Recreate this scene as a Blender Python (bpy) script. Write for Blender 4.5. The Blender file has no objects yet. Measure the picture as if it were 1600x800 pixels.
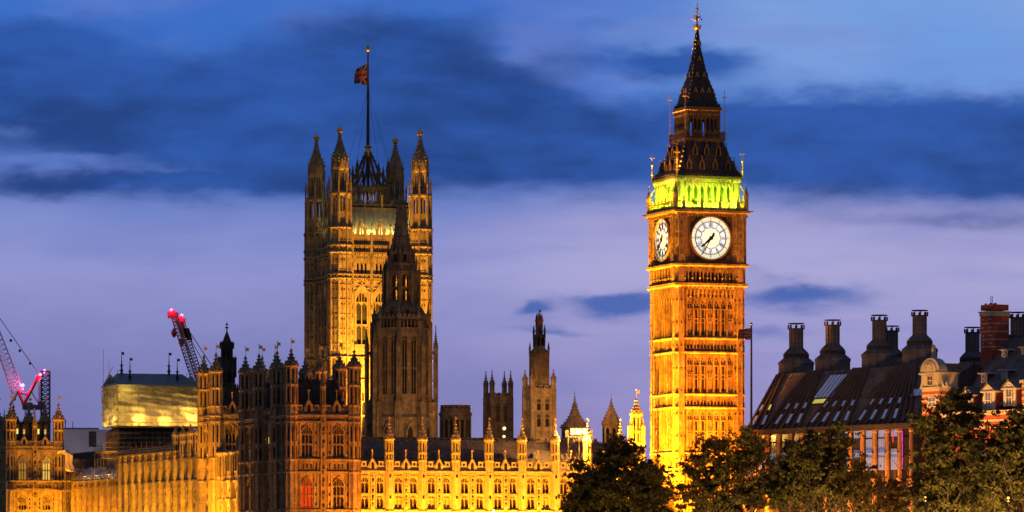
import bpy, math, random
from mathutils import Matrix, Vector
R = math.radians
S = bpy.context.scene
COL = S.collection
random.seed(7)

# ---------------------------------------------------------------- camera
F, HZ, CH = 6650.0, 863.0, 6.0            # focal length in photo pixels, horizon row, eye height
cam = bpy.data.cameras.new('camera')
cam.sensor_width = 36.0
cam.lens = 36.0 * F / 1600.0
cam.shift_y = (HZ - 400.0) / 1600.0
cam.clip_start, cam.clip_end = 1.0, 20000.0
camo = bpy.data.objects.new('camera', cam)
camo.location = (0, 0, CH)
camo.rotation_euler = (R(90), 0, 0)
COL.objects.link(camo)
S.camera = camo

S.view_settings.view_transform = 'Standard'
S.view_settings.look = 'None'
S.view_settings.exposure = 0.0
S.view_settings.gamma = 1.0
S.view_settings.use_curve_mapping = False
S.render.engine = 'CYCLES'
S.cycles.use_denoising = True
S.cycles.max_bounces = 4
S.cycles.diffuse_bounces = 3
S.cycles.glossy_bounces = 2
S.cycles.transmission_bounces = 2
S.cycles.volume_bounces = 0
S.cycles.sample_clamp_indirect = 4.0
S.cycles.caustics_reflective = False
S.cycles.caustics_refractive = False

def lin(c):
    return tuple(((v / 255.0) / 12.92 if v / 255.0 <= 0.04045 else ((v / 255.0 + 0.055) / 1.055) ** 2.4) for v in c)

# ---------------------------------------------------------------- world: dusk sky with cloud bands (by direction)
W = bpy.data.worlds.new('World')
S.world = W
W.use_nodes = True
nt = W.node_tree
nt.nodes.clear()
class E:
    def __init__(s, k): s.k = k
    def __add__(s, o): return mth('ADD', s, o)
    def __radd__(s, o): return mth('ADD', s, o)
    def __sub__(s, o): return mth('SUBTRACT', s, o)
    def __rsub__(s, o): return mth('SUBTRACT', o, s)
    def __mul__(s, o): return mth('MULTIPLY', s, o)
    def __rmul__(s, o): return mth('MULTIPLY', s, o)
    def __truediv__(s, o): return mth('DIVIDE', s, o)
def put(sock, x):
    if isinstance(x, E): nt.links.new(x.k, sock)
    else: sock.default_value = x
def mth(op, *a):
    n = nt.nodes.new('ShaderNodeMath'); n.operation = op
    for i, x in enumerate(a): put(n.inputs[i], x)
    return E(n.outputs[0])
def smooth(x, a, b, lo=0.0, hi=1.0):
    n = nt.nodes.new('ShaderNodeMapRange'); n.interpolation_type = 'SMOOTHSTEP'
    for i, v in enumerate((x, a, b, lo, hi)): put(n.inputs[i], v)
    return E(n.outputs[0])
def mixc(f, a, b):
    n = nt.nodes.new('ShaderNodeMix'); n.data_type = 'RGBA'
    put(n.inputs[0], f)
    for i, v in ((6, a), (7, b)):
        if isinstance(v, E): nt.links.new(v.k, n.inputs[i])
        else: n.inputs[i].default_value = (*v, 1)
    return E(n.outputs[2])
def ramp(x, stops):
    n = nt.nodes.new('ShaderNodeValToRGB'); put(n.inputs[0], x)
    cr = n.color_ramp
    while len(cr.elements) < len(stops): cr.elements.new(0.5)
    for e, (p, c) in zip(cr.elements, stops): e.position = p; e.color = (*lin(c), 1)
    return E(n.outputs[0])
tc = nt.nodes.new('ShaderNodeTexCoord')
sep = nt.nodes.new('ShaderNodeSeparateXYZ'); nt.links.new(tc.outputs['Generated'], sep.inputs[0])
dx, dy, dz = (E(sep.outputs[i]) for i in range(3))
yy = mth('MAXIMUM', dy, 0.25)
U = dx / yy * (F / 1000) + 0.8            # bearing
V = HZ / 1000 - dz / yy * (F / 1000)      # height above the horizon, downwards
def noise(su, sv, off, detail=5.0, rough=0.55):
    c = nt.nodes.new('ShaderNodeCombineXYZ'); put(c.inputs[0], U * su); put(c.inputs[1], V * sv); c.inputs[2].default_value = off
    n = nt.nodes.new('ShaderNodeTexNoise'); nt.links.new(c.outputs[0], n.inputs['Vector'])
    n.inputs['Scale'].default_value = 1.0; n.inputs['Detail'].default_value = detail; n.inputs['Roughness'].default_value = rough
    return E(n.outputs[0])
n1 = noise(4.0, 9.0, 1.3)
n2 = noise(9.0, 26.0, 4.1)
n3 = noise(2.0, 4.5, 8.7, 3.0)
n4 = noise(14.0, 34.0, 2.2)
n5 = noise(2.6, 17.0, 6.6, 4.0)
Uw = U + (n1 - 0.5) * 0.16
Vw = V + (n2 - 0.5) * 0.045 + (n4 - 0.5) * 0.022
def blob(cu, cv, ru, rv, w):
    a = (Uw - cu) / ru; b = (Vw - cv) / rv
    return mth('EXPONENT', (a * a + b * b) * -1.0) * w
D = None
for b in ((0.00, 0.115, 0.28, 0.07, 1.25), (0.30, 0.19, 0.34, 0.095, 1.4), (0.62, 0.06, 0.17, 0.05, 0.65), (0.62, 0.20, 0.26, 0.08, 0.9),
          (0.88, 0.24, 0.26, 0.055, 1.05), (1.30, 0.222, 0.30, 0.086, 1.55), (1.60, 0.240, 0.20, 0.074, 1.5), (0.05, 0.06, 0.13, 0.035, 0.7), (0.60, 0.13, 0.24, 0.11, 0.55), (0.80, 0.17, 0.16, 0.06, 0.5), (1.07, 0.096, 0.13, 0.024, 1.25), (1.12, 0.21, 0.1, 0.05, 0.5),
          (0.10, 0.288, 0.22, 0.020, 0.75), (0.45, 0.285, 0.16, 0.028, 0.6), (0.83, 0.486, 0.034, 0.014, 1.15), (0.97, 0.474, 0.085, 0.020, 1.3),
          (1.26, 0.462, 0.12, 0.022, 1.1), (1.20, 0.52, 0.08, 0.014, 0.6), (0.87, 0.518, 0.09, 0.008, 0.4), (0.96, 0.036, 0.06, 0.010, 0.3), (1.20, 0.43, 0.05, 0.010, 0.3), (1.5, 0.345, 0.2, 0.01, 0.3), (0.86, 0.515, 0.05, 0.008, 0.3)):
    x = blob(*b); D = x if D is None else D + x
for b in ((0.14, 0.252, 0.11, 0.012, -0.45), (0.27, 0.264, 0.10, 0.007, -0.25), (0.24, 0.075, 0.10, 0.028, -0.35), (0.82, 0.078, 0.05, 0.02, -0.35), (0.95, 0.135, 0.07, 0.018, -0.4),
          (1.27, 0.262, 0.06, 0.010, -0.35), (0.02, 0.20, 0.04, 0.012, -0.4), (1.42, 0.10, 0.30, 0.05, -0.3)):
    D = D + blob(*b)
D = D + (n1 - 0.5) * 0.55 * smooth(V, 0.36, 0.28) + (n4 - 0.5) * 0.42
cloud = smooth(D, 0.05, 1.1, 0.0, 0.97)
base = ramp(V, ((0.0, (58, 110, 200)), (0.14, (66, 114, 200)), (0.25, (84, 120, 200)), (0.34, (118, 135, 202)), (0.42, (141, 146, 206)), (0.56, (127, 128, 185)), (0.70, (113, 111, 168)), (0.86, (98, 93, 142))))
warm = ramp(V, ((0.0, (116, 158, 222)), (0.14, (108, 152, 222)), (0.25, (120, 150, 215)), (0.34, (160, 158, 210)), (0.42, (170, 166, 213)), (0.56, (154, 148, 202)), (0.70, (146, 136, 190)), (0.86, (126, 116, 165))))
lowr = smooth(V, 0.26, 0.36)
clear = mixc(smooth(U + (n3 - 0.5) * 0.6 + lowr * 0.38, 0.88, 1.35), base, warm)
clear = mixc(smooth(n1, 0.35, 0.75, 0.0, 0.20), clear, lin((170, 172, 222)))
clear = mixc(smooth(n5, 0.42, 0.70, 0.0, 0.24), clear, lin((108, 120, 190)))
dark = mixc(smooth(n3 + (n2 - 0.5) * 0.5, 0.30, 0.72), lin((35, 66, 130)), lin((48, 90, 172)))
dark = mixc(smooth(V, 0.36, 0.48), dark, lin((76, 104, 178)))
skyc = mixc(cloud, clear, dark)
nish = nt.nodes.new('ShaderNodeTexSky'); nish.sky_type = 'NISHITA'; nish.sun_disc = False
nish.sun_elevation = R(1.0); nish.sun_rotation = R(20)
bg1 = nt.nodes.new('ShaderNodeBackground'); bg1.inputs['Strength'].default_value = 1.0
# the eastern half: the darker sky away from the set sun, with town glow low down
glow = mixc(smooth(dz, 0.0, 0.45), (0.105, 0.092, 0.135), (0.045, 0.070, 0.150))
nadd = nt.nodes.new('ShaderNodeMix'); nadd.data_type = 'RGBA'; nadd.blend_type = 'ADD'; nadd.inputs[0].default_value = 0.05
nt.links.new(glow.k, nadd.inputs[6]); nt.links.new(nish.outputs[0], nadd.inputs[7])
nt.links.new(nadd.outputs[2], bg1.inputs['Color'])
bg2 = nt.nodes.new('ShaderNodeBackground'); bg2.inputs['Strength'].default_value = 1.0
nt.links.new(skyc.k, bg2.inputs['Color'])
west = smooth(dy, 0.45, 0.80) * smooth(dz, 0.30, 0.16)
mx = nt.nodes.new('ShaderNodeMixShader'); put(mx.inputs[0], west)
nt.links.new(bg1.outputs[0], mx.inputs[1]); nt.links.new(bg2.outputs[0], mx.inputs[2])
wo = nt.nodes.new('ShaderNodeOutputWorld'); nt.links.new(mx.outputs[0], wo.inputs[0])
W.cycles.sampling_method = 'MANUAL'
W.cycles.sample_map_resolution = 512

# the last glow of the set sun, very weak and broad
sl = bpy.data.lights.new('afterglow', 'SUN'); sl.energy = 0.02; sl.angle = R(20); sl.color = (1.0, 0.72, 0.5)
so = bpy.data.objects.new('afterglow', sl); so.rotation_euler = (R(-80), 0, R(20)); COL.objects.link(so)

# ---------------------------------------------------------------- floodlights
def aim(o, target):
    o.rotation_euler = (Vector(target) - o.location).to_track_quat('-Z', 'Y').to_euler()
def spot(loc, target, power, color, ang=70, blend=0.6, size=0.35):
    l = bpy.data.lights.new('floodlight', 'SPOT'); l.energy = power; l.color = color; l.spot_size = R(ang); l.spot_blend = blend; l.shadow_soft_size = size
    o = bpy.data.objects.new('floodlight', l); o.location = loc; COL.objects.link(o); aim(o, target); return o
def point(loc, power, color, size=0.25):
    l = bpy.data.lights.new('lamp_light', 'POINT'); l.energy = power; l.color = color; l.shadow_soft_size = size
    o = bpy.data.objects.new('lamp_light', l); o.location = loc; COL.objects.link(o); return o
def strip(loc, target, xdir, length, power, color, width=0.4, spread=150):
    """a row of floodlights along a wall foot, as one long lamp"""
    l = bpy.data.lights.new('floodlight_row', 'AREA'); l.shape = 'RECTANGLE'; l.size = length; l.size_y = width; l.energy = power; l.color = color; l.spread = R(spread)
    o = bpy.data.objects.new('floodlight_row', l)
    z = (Vector(loc) - Vector(target)).normalized(); x = Vector(xdir).normalized(); y = z.cross(x).normalized(); x = y.cross(z)
    m = Matrix((x, y, z)).transposed().to_4x4(); m.translation = loc
    o.matrix_world = m; COL.objects.link(o); return o
SODIUM = (1.0, 0.36, 0.010)
AMBER = (1.0, 0.255, 0.005)
GOLD = (1.0, 0.42, 0.02)

# ---------------------------------------------------------------- mesh helpers
def at(px, py, Y):
    return Vector(((px - 800) / F * Y, Y, CH + (HZ - py) / F * Y))
def zat(py, Y): return CH + (HZ - py) / F * Y
def on_plane(px, py, O, th, v=0.0):
    """u along a wall of yaw th through O (and the height) that shows at a bearing"""
    ex, ey = (math.cos(th), math.sin(th)), (-math.sin(th), math.cos(th))
    k = (px - 800) / F
    u = (k * (O[1] + v * ey[1]) - O[0] - v * ey[0]) / (ex[0] - k * ex[1])
    Y = O[1] + u * ex[1] + v * ey[1]
    return u, CH + (HZ - py) / F * Y

class MB:
    def __init__(s): s.v = []; s.f = []; s.m = []; s.M = None; s.mi = 0
    def add(s, vs, fs, mi=None):
        b = len(s.v)
        if s.M is None: s.v.extend(tuple(p) for p in vs)
        else: s.v.extend(tuple(s.M @ Vector(p)) for p in vs)
        s.f.extend(tuple(b + i for i in f) for f in fs)
        s.m.extend([s.mi if mi is None else mi] * len(fs))
        return s
    def box(s, x0, x1, y0, y1, z0, z1, mi=None):
        return s.add([(x0, y0, z0), (x1, y0, z0), (x1, y1, z0), (x0, y1, z0), (x0, y0, z1), (x1, y0, z1), (x1, y1, z1), (x0, y1, z1)],
                     [(0, 3, 2, 1), (4, 5, 6, 7), (0, 1, 5, 4), (1, 2, 6, 5), (2, 3, 7, 6), (3, 0, 4, 7)], mi)
    def ring(s, n, r, z, cx, cy, rot): return [(cx + r * math.cos(rot + 2 * math.pi * i / n), cy + r * math.sin(rot + 2 * math.pi * i / n), z) for i in range(n)]
    def lathe(s, cx, cy, n, prof, rot=None, mi=None, caps=True):
        rot = math.pi / n if rot is None else rot
        vs, fs = [], []
        for r, z in prof: vs += s.ring(n, max(r, 0.001), z, cx, cy, rot)
        for k in range(len(prof) - 1):
            for i in range(n):
                j = (i + 1) % n
                fs.append((k * n + i, k * n + j, (k + 1) * n + j, (k + 1) * n + i))
        if caps:
            fs.append(tuple(reversed(range(n)))); fs.append(tuple((len(prof) - 1) * n + i for i in range(n)))
        return s.add(vs, fs, mi)
    def prism(s, cx, cy, n, r0, r1, z0, z1, rot=None, mi=None): return s.lathe(cx, cy, n, [(r0, z0), (r1, z1)], rot, mi)
    def sq(s, h0, h1, z0, z1, mi=None, cx=0, cy=0): return s.lathe(cx, cy, 4, [(h0 * 1.41421356, z0), (h1 * 1.41421356, z1)], math.pi / 4, mi)
    def tube(s, p, q, r, r2=None, n=5, mi=None):
        p, q = Vector(p), Vector(q); d = (q - p)
        if d.length < 1e-6: return s
        d.normalize(); a = d.orthogonal().normalized(); b = d.cross(a); r2 = r if r2 is None else r2
        vs = []
        for c, rr in ((p, r), (q, r2)):
            for i in range(n):
                t = 2 * math.pi * i / n
                vs.append(c + (a * math.cos(t) + b * math.sin(t)) * rr)
        fs = [(i, (i + 1) % n, n + (i + 1) % n, n + i) for i in range(n)] + [tuple(reversed(range(n))), tuple(range(n, 2 * n))]
        return s.add(vs, fs, mi)
    def poly(s, pts, y0, y1, mi=None):
        """outline in x-z extruded along y; counter-clockwise seen from -y"""
        n = len(pts)
        vs = [(x, y0, z) for x, z in pts] + [(x, y1, z) for x, z in pts]
        fs = [tuple(range(n)), tuple(reversed(range(n, 2 * n)))] + [((i + 1) % n, i, n + i, n + (i + 1) % n) for i in range(n)]
        return s.add(vs, fs, mi)
    def ball(s, c, r, n=8, mi=None):
        k = max(3, n // 2)
        return s.lathe(c[0], c[1], n, [(r * math.sin(math.pi * i / k), c[2] - r * math.cos(math.pi * i / k)) for i in range(k + 1)], None, mi, False)
    def octa(s, x, y, z, r, h=None, mi=None):
        h = r if h is None else h
        return s.add([(x + r, y, z), (x, y + r, z), (x - r, y, z), (x, y - r, z), (x, y, z + h), (x, y, z - h)],
                     [(0, 1, 4), (1, 2, 4), (2, 3, 4), (3, 0, 4), (1, 0, 5), (2, 1, 5), (3, 2, 5), (0, 3, 5)], mi)
    def mesh(s, name, mats):
        me = bpy.data.meshes.new(name)
        me.from_pydata(s.v, [], s.f)
        for m in (mats if isinstance(mats, (list, tuple)) else [mats]): me.materials.append(m)
        if any(s.m): me.polygons.foreach_set('material_index', s.m)
        me.update()
        return me
    def build(s, name, mats, parent=None, M=None):
        return inst(s.mesh(name, mats), name, parent, M)
def inst(me, name, parent=None, M=None):
    o = bpy.data.objects.new(name, me)
    COL.objects.link(o)
    if parent is not None: o.parent = parent
    if M is not None: o.matrix_local = M
    return o
def smooth_mesh(o):
    o.data.polygons.foreach_set('use_smooth', [True] * len(o.data.polygons)); return o
T4 = lambda x, y, z: Matrix.Translation((x, y, z))
RZ = lambda a: Matrix.Rotation(a, 4, 'Z')
def thing(name, label, cat, loc=(0, 0, 0), rz=0.0, group=None):
    o = bpy.data.objects.new(name, None); COL.objects.link(o)
    o.location = loc; o.rotation_euler = (0, 0, rz); o.empty_display_size = 0.5
    return tag(o, label, cat, group)
def tag(o, label, cat, group=None):
    o['label'] = label; o['category'] = cat
    if group: o['group'] = group
    return o
def local(T, p):
    """a point given in a thing's own axes -> world (things only turn about z)"""
    a = T.rotation_euler.z; c, s_ = math.cos(a), math.sin(a)
    return Vector((T.location.x + p[0] * c - p[1] * s_, T.location.y + p[0] * s_ + p[1] * c, T.location.z + p[2]))

# ---------------------------------------------------------------- materials
def mat(name, col, rough=0.85, var=0.25, scale=0.5, streak=0.0, bump=0.0, metal=0.0, course=None, spec=0.3, emit=None, estr=0.0, col2=None, grime=None):
    m = bpy.data.materials.new(name); m.use_nodes = True
    t = m.node_tree; N = t.nodes; L = t.links
    b = N['Principled BSDF']
    b.inputs['Roughness'].default_value = rough; b.inputs['Metallic'].default_value = metal
    b.inputs['Specular IOR Level'].default_value = spec
    b.inputs['Base Color'].default_value = (*col, 1)
    if emit is not None:
        b.inputs['Emission Color'].default_value = (*emit, 1); b.inputs['Emission Strength'].default_value = estr
    if var <= 0 and not streak: return m
    tcn = N.new('ShaderNodeTexCoord'); co = tcn.outputs['Object']
    def nz(sc, detail, vec=None, r=0.6):
        n = N.new('ShaderNodeTexNoise'); n.inputs['Scale'].default_value = sc; n.inputs['Detail'].default_value = detail; n.inputs['Roughness'].default_value = r
        L.new(vec or co, n.inputs['Vector']); return n.outputs[0]
    def mr(x, a, bb, lo, hi):
        n = N.new('ShaderNodeMapRange'); L.new(x, n.inputs[0])
        for i, v in enumerate((a, bb, lo, hi)): n.inputs[i + 1].default_value = v
        return n.outputs[0]
    def mul(x, y):
        n = N.new('ShaderNodeMath'); n.operation = 'MULTIPLY'; L.new(x, n.inputs[0]); L.new(y, n.inputs[1]); return n.outputs[0]
    f = mr(nz(scale, 4), 0.3, 0.7, 1 - var, 1 + var)
    f = mul(f, mr(nz(scale * 7, 3), 0.3, 0.7, 1 - var * 0.6, 1 + var * 0.6))
    if streak:
        mp = N.new('ShaderNodeMapping'); mp.inputs['Scale'].default_value = (1.3, 1.3, 0.10); L.new(co, mp.inputs[0])
        f = mul(f, mr(nz(1.0, 5, mp.outputs[0]), 0.35, 0.62, 1 - streak, 1 + 0.2 * streak))
    hv = None
    if course:
        w, h, amt = course
        mp2 = N.new('ShaderNodeVectorMath'); mp2.operation = 'MULTIPLY'; mp2.inputs[1].default_value = (1, 1, 1); L.new(co, mp2.inputs[0])
        sx = N.new('ShaderNodeSeparateXYZ'); L.new(co, sx.inputs[0])
        ad = N.new('ShaderNodeMath'); ad.operation = 'ADD'; L.new(sx.outputs[0], ad.inputs[0]); L.new(sx.outputs[1], ad.inputs[1])
        cb = N.new('ShaderNodeCombineXYZ'); L.new(ad.outputs[0], cb.inputs[0]); L.new(sx.outputs[2], cb.inputs[1])
        br = N.new('ShaderNodeTexBrick'); br.inputs['Scale'].default_value = 1.0
        br.inputs['Brick Width'].default_value = w; br.inputs['Row Height'].default_value = h; br.inputs['Mortar Size'].default_value = 0.012 * max(1, h / 0.3)
        br.inputs['Color1'].default_value = (1 + amt, 1 + amt, 1 + amt, 1); br.inputs['Color2'].default_value = (1 - amt, 1 - amt, 1 - amt, 1); br.inputs['Mortar'].default_value = (1 - 2.2 * amt,) * 3 + (1,)
        L.new(cb.outputs[0], br.inputs['Vector'])
        f = mul(f, br.outputs['Color'])
    mxn = N.new('ShaderNodeMix'); mxn.data_type = 'RGBA'; mxn.blend_type = 'MULTIPLY'; mxn.inputs[0].default_value = 1.0
    if col2:
        m2 = N.new('ShaderNodeMix'); m2.data_type = 'RGBA'; L.new(mr(nz(scale * 2.3, 3), 0.4, 0.6, 0, 1), m2.inputs[0])
        m2.inputs[6].default_value = (*col, 1); m2.inputs[7].default_value = (*col2, 1); L.new(m2.outputs[2], mxn.inputs[6])
    else: mxn.inputs[6].default_value = (*col, 1)
    L.new(f, mxn.inputs[7])
    L.new(mxn.outputs[2], b.inputs['Base Color'])
    if bump:
        bp = N.new('ShaderNodeBump'); bp.inputs['Strength'].default_value = bump; bp.inputs['Distance'].default_value = 0.12
        L.new(nz(scale * 5, 5), bp.inputs['Height']); L.new(bp.outputs[0], b.inputs['Normal'])
    return m
STONE = mat('limestone', (0.42, 0.32, 0.17), 0.9, 0.28, 0.35, 0.35, 0.5, course=(0.9, 0.42, 0.10), col2=(0.34, 0.25, 0.13))
CSTONE = mat('amber_limestone', (0.43, 0.295, 0.125), 0.9, 0.28, 0.35, 0.4, 0.5, course=(0.9, 0.42, 0.12), col2=(0.34, 0.22, 0.09))
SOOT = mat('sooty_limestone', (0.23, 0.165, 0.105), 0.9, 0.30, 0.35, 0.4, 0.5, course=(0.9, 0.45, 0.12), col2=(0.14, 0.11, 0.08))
PALE = mat('pale_limestone', (0.46, 0.37, 0.21), 0.9, 0.20, 0.5, 0.25, 0.4, course=(0.8, 0.4, 0.07))
DARK = mat('opening_shade', (0.012, 0.010, 0.009), 0.9, 0.2, 1.0)  # near-black faces paint the shade of openings and carved hollows
GLASS = mat('dark_window_glass', (0.02, 0.02, 0.022), 0.12, 0.5, 0.8, spec=0.6)
IRON = mat('iron_roof', (0.050, 0.040, 0.036), 0.6, 0.25, 0.8, 0.3, 0.4, course=(0.6, 0.5, 0.14))
IRONP = mat('painted_iron', (0.045, 0.036, 0.032), 0.55, 0.2, 1.0)
LEAD = mat('lead_roof', (0.24, 0.18, 0.14), 0.65, 0.2, 0.4, 0.25, 0.3, course=(1.1, 60.0, 0.10))
GILT = mat('gilding', (0.75, 0.48, 0.12), 0.38, 0.3, 2.0, metal=0.75)
BLACK = mat('black_iron', (0.012, 0.011, 0.010), 0.5, 0.0)
# ---------------------------------------------------------------- gothic pieces
def arch_pts(w, zs, h, side):
    r = h - zs
    pts = [(-w / 2, zs), (-0.455 * w, zs + 0.30 * r), (-0.32 * w, zs + 0.62 * r), (-0.15 * w, zs + 0.86 * r), (0, h)]
    return [(x * (-side), z) for x, z in pts] if side > 0 else pts
def spandrel(mb, cx, w, zs, h, y0, y1, ztop=None, mi=None):
    """the two pieces of wall above a pointed opening"""
    ztop = h if ztop is None else ztop
    for sd in (-1, 1):
        p = [(cx + x, z) for x, z in arch_pts(w, zs, h, sd)]
        q = p + [(cx, ztop)] * (ztop > h + 1e-4) + [(cx + sd * w / 2, ztop)]
        mb.poly(q if sd > 0 else list(reversed(q)), y0, y1, mi)
def gwin(w, h, lights=2, transoms=(), depth=0.35, fr=0.13, rise=0.62, heads=True, glass=1):
    """a window: sill at z=0, wall face at y=0, glass set back; material 0 stone, 1 glass"""
    m = MB()
    zs = h - w * rise
    m.box(-w / 2, w / 2, depth, depth + 0.05, 0, h, glass)
    m.box(-w / 2, -w / 2 + fr, 0.03, depth, 0, h); m.box(w / 2 - fr, w / 2, 0.03, depth, 0, h)
    m.box(-w / 2 + fr, w / 2 - fr, -0.05, depth, 0, fr * 1.2)
    spandrel(m, 0, w, zs, h, 0.02, depth)
    lw = (w - 2 * fr) / lights
    for i in range(1, lights):
        x = -w / 2 + fr + i * lw
        m.box(x - fr * 0.45, x + fr * 0.45, 0.10, depth, fr * 1.2, h - abs(x) / w * w * rise - 0.05)
    for tz in list(transoms) + [zs if heads else None]:
        if tz is None: continue
        m.box(-w / 2 + fr, w / 2 - fr, 0.12, depth, tz, tz + fr * (0.9 if tz != zs else 0.5))
    for tz in list(transoms) + [zs]:
        for i in range(lights):
            x = -w / 2 + fr + (i + 0.5) * lw
            spandrel(m, x, lw, tz - lw * 0.9, tz, 0.14, depth - 0.02)
    # tracery in the head: one small light over each mullion
    for i in range(lights * 2 - 1):
        x = -w / 2 + fr + (i + 1) * lw / 2
        m.box(x - fr * 0.3, x + fr * 0.3, 0.14, depth, zs, max(zs + 0.02, h - (abs(x) / (w / 2)) ** 1.6 * w * rise - 0.08))
    return m
def wall_open(mb, u0, u1, z0, z1, cols, y0, y1):
    """wall with rectangular openings; cols = [(centre, width, [(za, zb), ...]), ...]"""
    x = u0
    for c, w, hs in sorted(cols):
        a, b = c - w / 2, c + w / 2
        if a > x: mb.box(x, a, y0, y1, z0, z1)
        z = z0
        for za, zb in sorted(hs):
            if za > z: mb.box(a, b, y0, y1, z, za)
            z = zb
        if z < z1: mb.box(a, b, y0, y1, z, z1)
        x = b
    if x < u1: mb.box(x, u1, y0, y1, z0, z1)
def crockets(mb, cx, cy, n, prof, size, step, mi=None, rot=None):
    rot = math.pi / n if rot is None else rot
    for k in range(len(prof) - 1):
        (r0, z0), (r1, z1) = prof[k], prof[k + 1]
        L_ = math.hypot(r1 - r0, z1 - z0); c = max(1, int(L_ / step + 0.3))
        for j in range(c):
            t = (j + 0.5) / c; r = r0 + (r1 - r0) * t; z = z0 + (z1 - z0) * t
            sz = size * (0.55 + 0.45 * r / max(prof[0][0], 0.01))
            for i in range(n):
                a = rot + 2 * math.pi * i / n
                mb.octa(cx + (r + sz * 0.5) * math.cos(a), cy + (r + sz * 0.5) * math.sin(a), z, sz, sz * 0.9, mi)
def turret(r, z0, zc, zt, n=8, panels=(), vane=0.0, gild=None, cap=1.22, stage=None, crk=0.16):
    """octagonal turret: shaft z0..zc with bands and slit panels, crocketed spirelet to zt; mats 0 stone, 1 dark, 2 metal"""
    m = MB()
    m.prism(0, 0, n, r, r, z0, zc)
    H = zt - zc
    bands = stage or []
    for b in bands: m.lathe(0, 0, n, [(r * 1.02, b - 0.22), (r * 1.16, b - 0.05), (r * 1.16, b + 0.12), (r * 1.0, b + 0.3)])
    for i in range(n):
        a = math.pi / n + 2 * math.pi * i / n
        m.prism(r * math.cos(a), r * math.sin(a), 5, r * 0.13, r * 0.13, z0, zc)
    ap = r * math.cos(math.pi / n); wv = 2 * r * math.sin(math.pi / n)
    for (pa, pb) in panels:
        for i in range(n):
            m.M = RZ(2 * math.pi * i / n + (math.pi / 2))
            w = wv * 0.40
            m.box(-w / 2, w / 2, -ap - 0.012, -ap + 0.05, pa, pb - w, 1)
            m.add([(-w / 2, -ap - 0.012, pb - w), (w / 2, -ap - 0.012, pb - w), (0, -ap - 0.012, pb)], [(0, 1, 2)], 1)
            m.M = None
    m.lathe(0, 0, n, [(r * 1.0, zc - 0.3), (r * cap, zc - 0.08), (r * cap, zc + 0.1), (r * 1.06, zc + 0.22)])
    # small gables round the foot of the spirelet
    for i in range(n):
        m.M = RZ(2 * math.pi * i / n + math.pi / 2)
        g = wv * 0.5
        m.add([(-g, -ap * 1.12, zc + 0.1), (g, -ap * 1.12, zc + 0.1), (0, -ap * 1.12, zc + 0.1 + H * 0.22), (0, -ap * 0.5, zc + 0.1 + H * 0.2)], [(0, 1, 2), (1, 3, 2), (3, 0, 2)])
        m.M = None
    prof = [(r * 0.98, zc + 0.1), (r * 0.90, zc + H * 0.16), (r * 0.58, zc + H * 0.36), (r * 0.33, zc + H * 0.56), (r * 0.16, zc + H * 0.76), (r * 0.06 + 0.02, zt - H * 0.06)]
    m.lathe(0, 0, n, prof)
    crockets(m, 0, 0, n, prof, crk * r, 0.55 * max(r, 0.7))
    m.octa(0, 0, zt - H * 0.10, r * 0.27, r * 0.22)
    m.octa(0, 0, zt - H * 0.02, r * 0.15 + 0.04, H * 0.03 + 0.06, 2 if gild else 0)
    if vane:
        m.tube((0, 0, zt - 0.1), (0, 0, zt + vane), 0.05, 0.035, 4, 2)
        m.box(0.05, 0.75 * vane * 0.5, -0.03, 0.03, zt + vane * 0.55, zt + vane * 0.9, 2)
        m.octa(0, 0, zt + vane, 0.12, 0.16, 2)
    return m
def parapet(mb, u0, u1, y, z, h, pitch=1.0, th=0.25):
    """pierced and battlemented parapet along x at depth y"""
    mb.box(u0, u1, y, y + th, z, z + h * 0.22)
    mb.box(u0, u1, y + 0.03, y + th - 0.03, z + h * 0.22, z + h * 0.52)
    k = max(1, int(round((u1 - u0) / pitch))); p = (u1 - u0) / k
    for i in range(k):
        a = u0 + i * p
        mb.box(a + p * 0.22, a + p * 0.80, y, y + th, z + h * 0.52, z + h)
        mb.box(a + p * 0.16, a + p * 0.86, y - 0.06, y + th + 0.06, z + h, z + h + 0.1)
        mb.box(a - p * 0.10, a + p * 0.14, y - 0.04, y + th + 0.04, z + h * 0.52, z + h * 0.60)
        mb.box(a + p * 0.36, a + p * 0.64, y - 0.012, y, z + h * 0.58, z + h * 0.86, 1)
def gablet(w, h, fin):
    """small stepped gable with a niche and a finial, standing on a parapet; mats 0 stone, 1 dark, 2 metal"""
    m = MB()
    m.poly([(-w / 2, 0), (w / 2, 0), (w / 2, h * 0.45), (w * 0.34, h * 0.5), (w * 0.34, h * 0.66), (0, h), (-w * 0.34, h * 0.66), (-w * 0.34, h * 0.5), (-w / 2, h * 0.45)], -0.14, 0.22)
    m.box(-w * 0.16, w * 0.16, -0.155, -0.1, h * 0.12, h * 0.55, 1)
    m.add([(-w * 0.16, -0.155, h * 0.55), (w * 0.16, -0.155, h * 0.55), (0, -0.155, h * 0.72)], [(0, 1, 2)], 1)
    for sd in (-1, 1):
        m.octa(sd * w * 0.42, 0, h * 0.55, 0.13, 0.18); m.octa(sd * w * 0.22, 0, h * 0.84, 0.1, 0.14)
        m.box(sd * w * 0.24 - 0.05, sd * w * 0.24 + 0.05, -0.22, -0.1, 0, h * 0.7)
    m.lathe(0, 0.04, 6, [(0.09, h - 0.1), (0.07, h + fin * 0.5), (0.16, h + fin * 0.55), (0.07, h + fin * 0.62), (0.13, h + fin * 0.78), (0.22, h + fin * 0.88), (0.1, h + fin)], None, 2)
    return m
GM = [STONE, DARK, GILT]
SM = [SOOT, DARK, GILT]
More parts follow.
